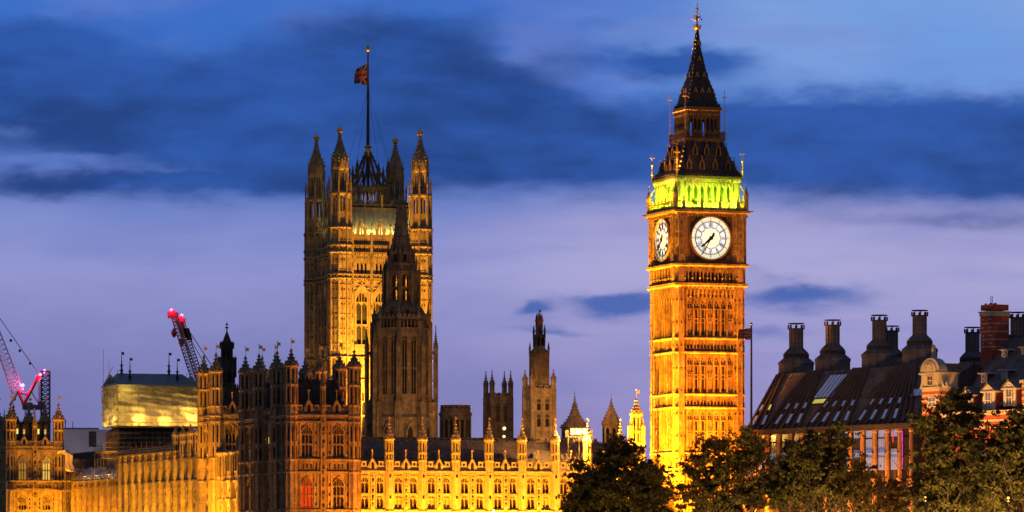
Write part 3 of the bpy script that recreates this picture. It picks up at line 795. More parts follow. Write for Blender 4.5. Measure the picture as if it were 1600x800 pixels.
def square_tower():
    X0 = (575 - 800) / F * 962
    T = thing('square_tower', 'huge square stone tower with four domed corner turrets and a tall flagpole', 'tower', (X0, 962, 0), ALPHA)
    c, r = 9.4, 2.55
    hw = 9.9                              # wall face
    B = MB()
    B.box(-9.1, 9.1, -9.1, 9.1, 0, 77)
    fa = 6.9                              # half of the wall between turrets
    strs = (44.5, 49.5, 67.1, 68.0, 72.9, 74.5)
    WC = (-4.45, 0.0, 4.45)
    for M in FACES:
        B.M = M
        cols = []
        for wc in WC: cols.append((wc, 2.9, [(27, 42), (52.2, 64.2)]))
        wall_open(B, -fa, fa, 0, 67, cols, -hw, -9.1)
        wall_open(B, -fa, fa, 67, 77, [(wc + k * 0.92, 0.46, [(68.4, 70.9)]) for wc in WC for k in (-1, 0, 1)], -hw, -9.1)
        for wc in WC:
            for k in (-1, 0, 1):
                spandrel(B, wc + k * 0.92, 0.46, 70.2, 70.85, -hw + 0.03, -9.2, 70.9); B.box(wc + k * 0.92 - 0.24, wc + k * 0.92 + 0.24, -9.3, -9.1, 68.3, 71, 1)
                for kk in (-1, 1):
                    u = wc + k * 0.92 + kk * 0.23
                    B.box(u - 0.1, u + 0.1, -hw - 0.012, -hw, 75.1, 76.1, 1); B.box(u - 0.08, u + 0.08, -hw - 0.012, -hw, 73.3, 74.0, 1); B.octa(u, -hw, 71.9, 0.11, 0.3, 1)
            for k in range(7):           # carved cresting over the great windows
                t = (k - 3) / 3.0; B.octa(wc + t * 1.9, -hw - 0.05, 66.4 - abs(t) ** 1.3 * 2.2, 0.24, 0.3)
                B.octa(wc + t * 1.9, -hw - 0.1, 65.95 - abs(t) ** 1.3 * 2.2, 0.15, 0.2, 1)
            for sd in (-1, 1):
                B.tube((wc + sd * 2.0, -hw - 0.1, 63.6), (wc, -hw - 0.1, 66.2), 0.14, 0.14, 4)
                B.box(wc + sd * 1.62 - 0.12, wc + sd * 1.62 + 0.12, -hw - 0.2, -hw, 20, 64)
        for u in (-fa + 0.2, -2.22, 2.22, fa - 0.2):
            B.box(u - 0.26, u + 0.26, -hw - 0.4, -hw, 10, 77.6); B.octa(u, -hw - 0.1, 78.9, 0.28, 1.3); B.octa(u, -hw - 0.1, 79.0, 0.4, 0.3)
            for k in range(16): B.box(u - 0.1, u + 0.1, -hw - 0.412, -hw - 0.3, 45 + k * 1.9, 46.1 + k * 1.9, 1) if k % 3 else None
        for z in strs:
            B.box(-fa, fa, -hw - 0.35, -hw, z - 0.2, z + 0.18)
            for k in range(26): B.octa(-6.6 + k * 0.53, -hw - 0.36, z - 0.3, 0.16, 0.2, 1 if k % 2 else 0)
        for z in range(20, 66, 3):       # blind panelling between windows
            for u in (-6.35, -2.75, -1.7, 1.7, 2.75, 6.35): B.box(u - 0.14, u + 0.14, -hw - 0.012, -hw, z, z + 2.0, 0); B.box(u - 0.10, u + 0.10, -hw - 0.015, -hw, z + 0.2, z + 0.5, 1)
        B.M = None
    B.build('tower_body', GM, T)
    big = gwin(2.9, 12.0, 2, (4.6,), 0.6, 0.22, 0.8).mesh('great_window', [STONE, mat('leaded_glass', (0.045, 0.05, 0.035), 0.3, 0.5, 1.2)])
    low = gwin(2.9, 15.0, 2, (5, 9.5), 0.6, 0.22, 0.8).mesh('great_window', [STONE, GLASS])
    gb = gablet(2.0, 2.6, 1.4)
    gbm = gb.mesh('parapet_gable', [STONE, DARK, STONE])
    for M in FACES[:2]:
        for wc in WC:
            inst(big, 'great_window', T, M @ T4(wc, -hw, 52.2)); inst(low, 'great_window', T, M @ T4(wc, -hw, 27))
    gm2 = MB()                            # gables with open lights
    gm2.poly([(-1.15, 0), (-0.5, 0), (-0.5, 1.9), (0, 2.4), (0.5, 1.9), (0.5, 0), (1.15, 0), (1.15, 1.5), (0.75, 1.65), (0.75, 2.2), (0, 3.0), (-0.75, 2.2), (-0.75, 1.65), (-1.15, 1.5)], -0.15, 0.25)
    gm2.box(-0.09, 0.09, -0.1, 0.2, 0, 2.2); gm2.octa(0, 0.05, 3.6, 0.2, 0.9); gm2.octa(0, 0.05, 3.5, 0.34, 0.2)
    gme = gm2.mesh('parapet_gable', GM)
    for M in FACES:
        for wc in WC: inst(gme, 'parapet_gable', T, M @ T4(wc, -hw + 0.1, 77.0))
    # corner turrets
    m = MB()
    m.prism(0, 0, 8, r, r, 0, 78.6)
    def pier_ring(z0, z1, rr, dep, wd):
        for i in range(8):
            t = math.pi / 8 + i * math.pi / 4
            m.prism(rr * math.cos(t), rr * math.sin(t), 6, wd, wd, z0, z1)
            m.M = RZ(i * math.pi / 4 + math.pi / 2); ap = rr * math.cos(math.pi / 8); w = 2 * rr * math.sin(math.pi / 8) - wd * 1.2
            spandrel(m, 0, w, z1 - 1.3, z1 - 0.35, -ap, -ap + dep, z1)
            m.box(-0.09, 0.09, -ap, -ap + dep, z0, z1 - 0.6)
            m.box(-w / 2, w / 2, -ap, -ap + dep, z0, z0 + 0.9)
            m.M = None
    for i in range(8):
        t = math.pi / 8 + i * math.pi / 4
        m.prism(r * math.cos(t), r * math.sin(t), 5, 0.24, 0.24, 0, 78.6)
        m.M = RZ(i * math.pi / 4 + math.pi / 2); ap = r * math.cos(math.pi / 8)
        for z in [46 + k * 3.3 for k in range(10)]:
            m.box(-0.52, -0.12, -ap - 0.015, -ap, z, z + 2.4, 0); m.box(-0.62, 0.62, -ap - 0.12, -ap, z - 0.35, z - 0.1)
            for sd in (-1, 1): m.box(sd * 0.30 - 0.13, sd * 0.30 + 0.13, -ap - 0.018, -ap, z + 1.9, z + 2.4, 1)
            m.box(-0.05, 0.05, -ap - 0.16, -ap, z - 0.1, z + 2.7)
        m.M = None
    for z in (44.5, 49.5, 67.1, 68.0, 72.9, 74.5, 78.4):
        m.lathe(0, 0, 8, [(r, z - 0.3), (r + 0.38, z - 0.05), (r + 0.38, z + 0.15), (r, z + 0.4)])
        for i in range(24): t = i * math.pi / 12; m.octa((r + 0.3) * math.cos(t), (r + 0.3) * math.sin(t), z - 0.35, 0.17, 0.2, 1 if i % 2 else 0)
    r2 = 2.35
    m.prism(0, 0, 8, r2 * 0.98, r2 * 0.98, 78.6, 82.0); pier_ring(78.6, 85.9, r2, 0.4, 0.36)
    m.lathe(0, 0, 8, [(r2 * 0.98, 81.9), (r2 * 0.98, 82.0)])
    m.lathe(0, 0, 8, [(r2, 85.6), (r2 + 0.3, 85.9), (r2 + 0.3, 86.2), (r2 - 0.1, 86.6)])
    for i in range(8):
        t = math.pi / 8 + i * math.pi / 4
        m.lathe(2.45 * math.cos(t), 2.45 * math.sin(t), 4, [(0.22, 86), (0.22, 88.2), (0.3, 88.3), (0.03, 90.2)])
    r3 = 1.72
    m.prism(0, 0, 8, r3 * 0.9, r3 * 0.9, 86.2, 87.2); pier_ring(86.4, 91.5, r3, 0.32, 0.28)
    dome = [(1.75, 91.2), (2.0, 91.5), (2.05, 91.8), (1.9, 92.2), (1.95, 93.4), (1.75, 94.4), (1.25, 95.6), (0.8, 96.8), (0.5, 98.0), (0.32, 99.2), (0.24, 100.0)]
    m.lathe(0, 0, 8, dome)
    crockets(m, 0, 0, 8, dome[4:], 0.24, 0.7)
    for i in range(8):
        m.M = RZ(i * math.pi / 4 + math.pi / 2); m.add([(-0.7, -1.92, 91.8), (0.7, -1.92, 91.8), (0, -1.95, 94.0), (0, -1.2, 94.2)], [(0, 1, 2), (1, 3, 2), (3, 0, 2)]); m.M = None
    tm = m.mesh('corner_turret', GM)
    fm = MB(); fm.ball((0, 0, 100.3), 0.55, 10)
    fm.lathe(0, 0, 8, [(0.3, 99.6), (0.75, 99.8), (0.75, 99.95), (0.3, 100.0)])
    for i in range(8): t = i * math.pi / 4; fm.octa(0.6 * math.cos(t), 0.6 * math.sin(t), 100.3, 0.16, 0.3)
    fm.tube((0, 0, 100.7), (0, 0, 101.9), 0.1, 0.06); fm.octa(0, 0, 101.3, 0.25, 0.15)
    fme = fm.mesh('gilt_crown', [GILT])
    for sx in (-1, 1):
        for sy in (-1, 1):
            o = inst(tm, 'corner_turret', T, T4(sx * c, sy * c, 0)); inst(fme, 'gilt_crown', o)
    # iron roof inside the parapet
    RM = mat('pale_iron_roof', (0.30, 0.30, 0.24), 0.55, 0.15, 0.6, 0.3, 0.2)
    m = MB(); m.sq(8.6, 7.4, 77.0, 83.2, 0)
    for M in FACES:
        m.M = M
        for k in range(15): u = -7.0 + k; m.tube((u * 1.15, -8.64, 77.1), (u, -7.44, 83.2), 0.09, 0.09, 4)
        m.M = None
    m.build('iron_roof', [RM], T)
    m = MB()
    for M in FACES:
        m.M = M
        m.box(-7.5, 7.5, -7.6, -7.4, 83.0, 83.3)
        for k in range(15):
            u = -7.0 + k; m.box(u - 0.09, u + 0.09, -7.72, -7.5, 81.9 if k % 4 else 80.6, 83.3)
            if k % 4 == 0: m.box(u - 0.11, u + 0.11, -7.72, -7.45, 83.3, 85.6); m.octa(u, -7.58, 86.1, 0.22, 0.55); m.octa(u, -7.58, 85.9, 0.36, 0.2)
        for k in range(40): u = -7.3 + k * 0.374; m.octa(u, -7.5, 83.95, 0.13, 0.4)
        m.M = None
    m.build('roof_cresting', [mat('gilt_ironwork', (0.42, 0.29, 0.10), 0.45, 0.3, 1.5, metal=0.5)], T)
    m = MB(); m.sq(7.35, 7.0, 83.2, 84.0); 
    for M in FACES:
        m.M = M
        for k in range(24): u = -7.2 + k * 0.626; m.box(u - 0.1, u + 0.1, -7.3, -7.1, 83.3, 84.7)
        m.M = None
    m.build('roof_deck', [IRON], T)
    # crown of ribs that carries the flagpole
    m = MB()
    for sx in (-1, 1):
        for sy in (-1, 1):
            m.box(sx * 3.6 - 0.3, sx * 3.6 + 0.3, sy * 3.6 - 0.3, sy * 3.6 + 0.3, 83.5, 89.3)
            m.lathe(sx * 3.6, sy * 3.6, 6, [(0.5, 89.2), (0.62, 89.5), (0.45, 89.8), (0.45, 91.6), (0.62, 91.8), (0.06, 94.6)])
            m.tube((sx * 3.4, sy * 3.4, 89.3), (sx * 1.9, sy * 1.9, 92.0), 0.36, 0.34); m.tube((sx * 1.9, sy * 1.9, 92.0), (sx * 0.35, sy * 0.35, 96.6), 0.34, 0.24)
            m.tube((sx * 3.4, sy * 3.4, 87.5), (sx * 1.6, sy * 1.6, 90.6), 0.14); m.tube((sx * 1.6, sy * 1.6, 90.6), (sx * 0.3, sy * 0.3, 91.4), 0.14)
            for k in range(7): q = k / 6; m.octa(sx * (3.1 - 2.5 * q), sy * (3.1 - 2.5 * q), 90.6 + 5.8 * q, 0.2, 0.2)
    for M in FACES:
        m.M = M
        for k in range(7):
            u = -2.7 + k * 0.9; m.box(u - 0.12, u + 0.12, -3.7, -3.5, 83.5, 88.6)
            spandrel(m, u + 0.45, 0.66, 86.6, 87.6, -3.68, -3.52, 88.0) if k < 6 else None
        m.box(-3.6, 3.6, -3.75, -3.45, 88.0, 88.5); m.box(-3.6, 3.6, -3.75, -3.45, 85.0, 85.25)
        for k in range(14): m.octa(-3.3 + k * 0.51, -3.6, 88.8, 0.16, 0.5)
        m.tube((0, -3.5, 88.6), (0, -1.7, 91.4), 0.24, 0.22); m.tube((0, -1.7, 91.4), (0, -0.3, 96.0), 0.22, 0.18); m.lathe(0, -3.6, 6, [(0.3, 88.5), (0.3, 91.0), (0.42, 91.1), (0.05, 93.4)])
        m.M = None
    m.build('crown_lantern', [mat('dark_crown_iron', (0.13, 0.09, 0.05), 0.55, 0.3, 1.0)], T)
    m = MB()
    m.lathe(0, 0, 10, [(0.38, 84), (0.36, 97.0), (0.30, 105), (0.17, 119.2)])
    m.build('flagpole', [IRONP], T)
    m = MB(); m.lathe(0, 0, 10, [(0.5, 95.2), (0.9, 95.5), (0.6, 95.9), (0.75, 96.6), (0.6, 97.3), (0.95, 97.6), (0.45, 98.0)])
    m.ball((0, 0, 119.6), 0.55, 10); m.lathe(0, 0, 8, [(0.2, 119.9), (0.35, 120.2), (0.05, 121.0)])
    m.build('gilt_collar', [GILT], T)
    m = MB()
    for sx in (-1, 1):
        for sy in (-1, 1): m.tube((sx * 3.6, sy * 3.6, 94.4), (0, 0, 111), 0.035, 0.035, 3)
    m.tube((0.55, -0.3, 97), (0.2, -0.1, 112), 0.03, 0.03, 3); m.tube((-0.55, -0.3, 97), (-0.2, -0.1, 112), 0.03, 0.03, 3)
    m.build('stay_wire', [IRONP], T)
    z = zat(130, 962)
    union_flag(3.4, 5.0, 0, 'flag', 'red and blue flag flying from the tall pole on the square tower', local(T, (-0.2, 0, zat(131, 962))), ALPHA, 0.50, 0.6)
    P = lambda *p: local(T, p)
    VG = (1.0, 0.42, 0.03)
    for u in (-6, 3.5): spot(P(u, -27, 24), P(u * 0.6, -9.5, 56), 275000, VG, 75, 0.8, 0.5)
    spot(P(-25, 4, 25), P(-9.5, 0, 55), 16000, VG, 80, 0.8, 0.5)
    YL = (1.0, 0.78, 0.22)
    strip(P(0, -9.2, 77.3), P(0, -8.1, 79.6), (math.cos(ALPHA), math.sin(ALPHA), 0), 13.0, 800, YL, 0.2, 170)
    strip(P(-9.2, 0, 77.3), P(-8.1, 0, 79.6), (-math.sin(ALPHA), math.cos(ALPHA), 0), 12.0, 260, YL, 0.2, 170)
    point(P(-8.6, -6.2, 79.0), 120, YL, 0.2); point(P(-7.0, 6.8, 79.5), 160, YL, 0.2); point(P(7.2, 6.0, 84), 90, YL, 0.2); point(P(6.2, -8.4, 79.5), 90, YL, 0.2)
    point(P(0, -5.4, 86.0), 120, YL, 0.2); point(P(-5.4, 0, 86.0), 90, YL, 0.2)
    for u, v in ((3.0, -30), (-16, -26)): spot(P(u, v, 25), P(u * 0.4, -9, 90), 40000, VG, 45, 0.8, 0.5)
    return T
VICT = square_tower()

# ---------------------------------------------------------------- the dark octagonal tower and spire
def octagon_tower():
    Y = 850; s = F / Y; z = lambda py: zat(py, Y)
    T = thing('octagonal_tower', 'dark octagonal stone lantern tower with a spire in front of the square tower', 'tower', ((627 - 800) / F * Y, Y, 0), ALPHA)
    B = MB()
    r = 5.75
    zb, zt = z(640), z(515)
    B.prism(0, 0, 8, r - 0.6, r - 0.6, 0, zt); B.prism(0, 0, 8, r + 0.3, r + 0.3, 0, zb - 2)
    B.lathe(0, 0, 8, [(r + 0.3, zb - 2), (r + 0.5, zb - 1.7), (r - 0.3, zb - 0.8)])
    ap = (r) * math.cos(math.pi / 8); fw = 2 * r * math.sin(math.pi / 8)
    wins = []
    for i in range(8):
        M = RZ(i * math.pi / 4 + math.pi / 8 * 0); B.M = M
        wall_open(B, -fw / 2, fw / 2, zb - 1, zt, [(-0.95, 1.2, [(z(618), z(526))]), (0.95, 1.2, [(z(618), z(526))])], -ap, -ap + 0.5)
        wins += [M @ T4(-0.95, -ap, z(618)), M @ T4(0.95, -ap, z(618))]
        B.box(-fw / 2, fw / 2, -ap - 0.25, -ap, zt - 0.3, zt + 0.2)
        for k in range(6): B.box(-1.9 + k * 0.76 - 0.1, -1.9 + k * 0.76 + 0.1, -ap - 0.1, -ap + 0.15, zt + 0.2, zt + 2.2)
        B.box(-fw / 2, fw / 2, -ap - 0.05, -ap + 0.15, zt + 1.9, zt + 2.4); B.box(-fw / 2, fw / 2, -ap + 0.15, -ap + 0.25, zt + 0.2, zt + 2.2, 1)
        for k in range(5): B.box(-1.9 + k * 0.95 - 0.28, -1.9 + k * 0.95 + 0.28, -ap - 0.05, -ap + 0.15, zt + 2.4, zt + 2.9)
        # gabled lights at the base
        B.poly([(-0.9, zb - 7), (0.9, zb - 7), (0.9, zb - 4.2), (0, zb - 2.6), (-0.9, zb - 4.2)], -r - 0.35, -r + 0.3)
        B.box(-0.5, 0.5, -r - 0.365, -r, zb - 6.6, zb - 4.4, 1); B.add([(-0.5, -r - 0.365, zb - 4.4), (0.5, -r - 0.365, zb - 4.4), (0, -r - 0.365, zb - 3.4)], [(0, 1, 2)], 1)
        B.M = RZ(i * math.pi / 4 + math.pi / 8)
        R0 = r + 0.25                    # buttress at each angle, with its detached pinnacle shaft
        B.box(-0.5, 0.5, -R0 - 0.2, -R0 + 0.8, 0, zt + 1.5); B.box(-0.7, 0.7, -R0 - 0.9, -R0 + 0.4, 0, zb + 1.5)
        B.M = None
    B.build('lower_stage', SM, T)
    wme = gwin(1.2, z(526) - z(618), 2, ((z(526) - z(618)) * 0.45,), 0.4, 0.13, 0.7).mesh('lancet_window', SM)
    for M in wins: inst(wme, 'lancet_window', T, M)
    p = turret(0.42, z(700), z(545), z(508), 6, crk=0.35).mesh('buttress_pinnacle', SM)
    p2 = turret(0.46, z(515), z(497), z(473), 6, crk=0.3).mesh('buttress_pinnacle', SM)
    p3 = turret(0.30, z(480), z(428), z(408), 6, crk=0.35).mesh('buttress_pinnacle', SM)
    fb = MB()
    for i in range(8):
        t = i * math.pi / 4 + math.pi / 8 - math.pi / 2
        c_, s_ = math.cos(t), math.sin(t)
        inst(p, 'buttress_pinnacle', T, T4(6.9 * c_, 6.9 * s_, 0)); inst(p2, 'buttress_pinnacle', T, T4(5.4 * c_, 5.4 * s_, 0)); inst(p3, 'buttress_pinnacle', T, T4(3.55 * c_, 3.55 * s_, 0))
        for a, b in ((z(560), z(540)), (z(640), z(610))): fb.tube((6.9 * c_, 6.9 * s_, a), (5.6 * c_, 5.6 * s_, b), 0.16, 0.2, 4)
        fb.tube((5.4 * c_, 5.4 * s_, z(500)), (3.6 * c_, 3.6 * s_, z(478)), 0.2, 0.22, 4); fb.tube((3.55 * c_, 3.55 * s_, z(440)), (3.0 * c_, 3.0 * s_, z(430)), 0.12, 0.12, 4)
    fb.build('flying_buttress', SM, T)
    m = MB()
    m.prism(0, 0, 8, 4.75, 4.4, zt, z(490)); m.lathe(0, 0, 8, [(4.4, z(490)), (4.6, z(489)), (3.4, z(476)), (3.3, z(474))])
    for i in range(8):
        m.M = RZ(i * math.pi / 4); a4 = 4.5 * math.cos(math.pi / 8)
        m.poly([(-0.62, z(500)), (0.62, z(500)), (0.62, z(488)), (0, z(480)), (-0.62, z(488))], -a4 - 0.1, -a4 + 0.9)
        m.box(-0.32, 0.32, -a4 - 0.115, -a4, z(498), z(489), 1); m.add([(-0.32, -a4 - 0.115, z(489)), (0.32, -a4 - 0.115, z(489)), (0, -a4 - 0.115, z(484.5))], [(0, 1, 2)], 1)
        m.M = None
    m.build('middle_stage', SM, T)
    m = MB(); rl = 2.95; al = rl * math.cos(math.pi / 8); wl = 2 * rl * math.sin(math.pi / 8)
    for i in range(8):
        m.M = RZ(i * math.pi / 4)
        wall_open(m, -wl / 2, wl / 2, z(476), z(412), [(0, 1.25, [(z(470), z(428))])], -al, -al + 0.4)
        spandrel(m, 0, 1.25, z(434), z(429), -al + 0.02, -al + 0.38, z(428)); m.box(-0.07, 0.07, -al + 0.05, -al + 0.3, z(470), z(430)); m.box(-0.62, 0.62, -al + 0.08, -al + 0.35, z(452), z(449))
        m.box(-wl / 2, wl / 2, -al - 0.2, -al, z(426), z(424)); 
        for k in range(4): m.box(-0.9 + k * 0.6 - 0.12, -0.9 + k * 0.6 + 0.12, -al - 0.012, -al, z(421), z(415), 1)
        m.M = RZ(i * math.pi / 4 + math.pi / 8); m.box(-0.28, 0.28, -rl - 0.25, -rl + 0.35, z(476), z(414)); m.lathe(0, -rl - 0.1, 4, [(0.3, z(414)), (0.36, z(412)), (0.04, z(400))]); m.M = None
    m.prism(0, 0, 8, rl - 0.1, rl - 0.3, z(425), z(412))
    m.build('lantern_stage', SM, T)
    m = MB()
    m.prism(0, 0, 8, 2.5, 2.1, z(412), z(394))
    for i in range(8):
        m.M = RZ(i * math.pi / 4); m.box(-0.45, 0.45, -2.32, -2.0, z(409), z(398), 1); m.poly([(-0.6, z(410)), (-0.45, z(410)), (-0.45, z(398)), (0.45, z(398)), (0.45, z(410)), (0.6, z(410)), (0.6, z(397)), (0, z(388)), (-0.6, z(397))], -2.45, -1.9)
        m.M = RZ(i * math.pi / 4 + math.pi / 8); m.lathe(0, -2.6, 4, [(0.26, z(412)), (0.26, z(396)), (0.34, z(395)), (0.04, z(382))]); m.M = None
    sp = [(2.05, z(394)), (1.62, z(372)), (1.2, z(346)), (0.85, z(322)), (0.5, z(302)), (0.2, z(286))]
    m.lathe(0, 0, 8, sp); crockets(m, 0, 0, 8, sp, 0.24, 1.0)
    m.lathe(0, 0, 8, [(1.75, z(374)), (1.95, z(373)), (1.6, z(371))]); m.lathe(0, 0, 8, [(0.95, z(324)), (1.25, z(322)), (0.8, z(320))])
    m.lathe(0, 0, 6, [(0.2, z(287)), (0.5, z(284)), (0.1, z(281)), (0.06, z(272))])
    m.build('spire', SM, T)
    for u, v, e in ((-8, -34, 36000), (14, -30, 22000)): spot(local(T, (u, v, 14)), local(T, (0, 0, 46)), e, (1.0, 0.46, 0.12), 70, 0.9, 0.5)  # dim warm fill spots, added to lift the dark stone
    return T
octagon_tower()
# ---------------------------------------------------------------- the long palace along the river
OQ = (-34.65, 668.0)
def Q(u, v, z=0.0):
    c, s_ = math.cos(ALPHA), math.sin(ALPHA)
    return Vector((OQ[0] + u * c - v * s_, OQ[1] + u * s_ + v * c, z))
def qu(px, v): return on_plane(px, 0, OQ, ALPHA, v)[0]
def qv(px, u):                            # depth of a river-side wall point at a bearing
    c, s_ = math.cos(ALPHA), math.sin(ALPHA); k = (px - 800) / F
    return (k * (OQ[1] + u * s_) - OQ[0] - u * c) / (-s_ - k * c)
LEFT = RZ(R(-90))
RED = mat('red_lit_curtain', (0.3, 0.02, 0.01), 0.8, 0.3, 1.0, emit=(1.0, 0.05, 0.01), estr=0.5)
LITW = mat('lit_window_glass', (0.3, 0.25, 0.1), 0.5, 0.5, 1.0, emit=(1.0, 0.75, 0.22), estr=1.6)

def north_range():
    v0 = 17.6
    uA, uB = 10.25, qu(1012, v0)
    T = thing('palace_range', 'long low palace range glowing bright yellow, with a row of slim pinnacles along its roofline', 'palace range', Q(0, v0), ALPHA)
    Yc = 694.0
    zc = zat(738, Yc); zw1, zw0 = zat(746, Yc), zat(772, Yc); zl1, zl0 = zat(775, Yc), zat(795, Yc)
    tpx = (608, 660, 712, 764, 815.5, 867, 918, 969)
    tu = [qu(p, v0) for p in tpx]; bay = tu[1] - tu[0]
    tu = [tu[0] - bay] + tu
    B = MB(); wins = []
    cols = []
    for t in tu:
        for off in (-0.225, 0.225):
            c = t + bay / 2 + off * bay
            cols.append((c, 1.42, [(1.5, 4.6), (5.4, 8.6), (9.3, 12.3), (zl0, zl1), (zw0, zw1)])); wins.append(c)
    wall_open(B, uA, uB, 0, zc, cols, 0, 0.6)
    B.box(uA, uB, 0.8, 14, 0, zc + 0.6)
    for t in tu:
        B.lathe(t, 0, 8, [(0.72, 0), (0.72, zc)], None)                       # turret foot against the wall
        for z in (zl0 - 0.4, 8.9): B.lathe(t, 0, 8, [(0.72, z - 0.2), (0.9, z), (0.72, z + 0.3)])
        for k in range(9): B.box(t - 0.16, t + 0.16, -0.70, -0.6, zc - 0.9 - k * 1.15, zc - 0.35 - k * 1.15, 1) if k % 3 == 0 else None
        cc = t + bay / 2                                                       # statue niches between the windows
        B.box(cc - 0.36, cc + 0.36, -0.28, 0, 0, zc - 0.2)
        for k, zz in enumerate((zw1 - 0.9, zw1 - 2.6, zw0 - 0.9, zl1 - 1.7, zl0 + 0.3)):
            B.box(cc - 0.16, cc + 0.16, -0.295, -0.2, zz, zz + 0.75, 1); B.octa(cc, -0.34, zz + 0.95, 0.22, 0.25); B.octa(cc, -0.33, zz + 0.2, 0.12, 0.3)
        for sd in (-1, 1):
            for k in range(2): u = cc + sd * (0.62 + k * 1.55); B.box(u - 0.07, u + 0.07, -0.14, 0, 0, zc - 0.3)
            for zz in (zw1 + 0.15, zl1 + 0.02): B.box(cc + sd * 1.27 - 0.75, cc + sd * 1.27 + 0.75, -0.12, 0, zz, zz + 0.1)
    B.box(uA, uB, -0.35, 0.6, zc - 0.12, zc + 0.22); B.box(uA, uB, -0.22, 0, zc - 0.35, zc - 0.12)
    for z in (zl0 - 0.45, 8.95, 5.0): B.box(uA, uB, -0.28, 0, z, z + 0.3)
    B.box(uA, uB, -0.10, 0, zw0 - 0.22, zw0 - 0.02)
    k = int((uB - uA) / 0.5)
    for i in range(k): B.octa(uA + i * 0.5, -0.26, zc - 0.25, 0.12, 0.14)
    B.build('wall', [PALE, DARK], T)
    GW = mat('brown_window_glass', (0.045, 0.02, 0.010), 0.3, 0.5, 1.5)
    BL = mat('drawn_blind', (0.42, 0.33, 0.16), 0.9, 0.35, 1.2)
    wu = gwin(1.42, zw1 - zw0, 2, (), 0.45, 0.10, 0.60).mesh('window', [PALE, GW])
    wl = gwin(1.42, zl1 - zl0, 2, (), 0.45, 0.10, 0.25).mesh('window', [PALE, GW])
    wlb = gwin(1.42, zl1 - zl0, 2, (), 0.45, 0.10, 0.25).mesh('window', [PALE, BL])
    w3 = gwin(1.42, 3.0, 2, (), 0.45, 0.10, 0.25).mesh('window', [PALE, GW])
    for i, c in enumerate(wins):
        inst(wu, 'window', T, T4(c, 0, zw0)); inst(wlb if i in (2, 4, 5, 11) else wl, 'window', T, T4(c, 0, zl0)); inst(w3, 'window', T, T4(c, 0, 9.3)); inst(w3, 'window', T, T4(c, 0, 5.4))
    zp = zc + 0.22; hp = zat(722, Yc) - zp
    for t in tu:
        a, b = t + 0.7, t + bay - 0.7; m_ = t + bay / 2
        
        for q0, q1 in ((a, m_ - 0.75), (m_ + 0.75, min(b, uB))): Pp = MB(); parapet(Pp, q0, q1, -0.05, zp, hp, 0.95); Pp.build('parapet', [PALE, DARK], T)
    gme = gablet(1.5, zat(716, Yc) - zp, zat(702, Yc) - zat(716, Yc)).mesh('parapet_gable', [PALE, DARK, PALE])
    ztt = zat(652, Yc); zcap = zat(687, Yc)
    tme = turret(0.66, zc, zcap, ztt - 0.7, 8, ((zat(706, Yc), zcap - 0.5), (zat(718, Yc), zat(709, Yc))), 0.7, True, 1.35, (zat(720, Yc), zat(708, Yc)), 0.3).mesh('pinnacle', [PALE, DARK, GILT])
    for t in tu:
        inst(gme, 'parapet_gable', T, T4(t + bay / 2, 0, zp)); inst(tme, 'pinnacle', T, T4(t, 0, 0))
    # lead roof behind the parapet
    Rf = MB(); zr = zat(690, 700); z0 = zc + 0.6
    def slope(x0, x1):
        Rf.add([(x0, 1.2, z0), (x1, 1.2, z0), (x1, 7.2, zr), (x0, 7.2, zr), (x0, 13.2, z0), (x1, 13.2, z0)], [(0, 1, 2, 3), (3, 2, 5, 4), (0, 3, 4), (1, 5, 2)])
    slope(uA, uB)
    x = uA
    while x < uB: Rf.tube((x, 1.2, z0 + 0.03), (x, 7.2, zr + 0.03), 0.06, 0.06, 4); x += 0.62
    for i in range(int((uB - uA) / 0.35)): Rf.box(uA + i * 0.35, uA + i * 0.35 + 0.16, 7.1, 7.3, zr, zr + 0.28)
    for f in (0.38, 0.72): Rf.box(uA, uB, 1.2 + 6 * f - 0.1, 1.2 + 6 * f, z0 + (zr - z0) * f, z0 + (zr - z0) * f + 0.12)
    for t in tu: c = t + bay / 2 + 0.5; Rf.box(c - 0.22, c + 0.22, 3.4, 5.0, z0 + (zr - z0) * 0.40, z0 + (zr - z0) * 0.40 + 0.85)
    Rf.build('roof', [LEAD], T)
    # floodlights along the foot of the wall
    L_ = uB - uA - 13
    strip(local(T, ((uA + uB) / 2 - 2, -9.5, 2.0)), local(T, ((uA + uB) / 2 - 2, 0, 13.5)), (math.cos(ALPHA), math.sin(ALPHA), 0), L_, 30000, SODIUM, 0.5, 110)
    return T
RANGE = north_range()

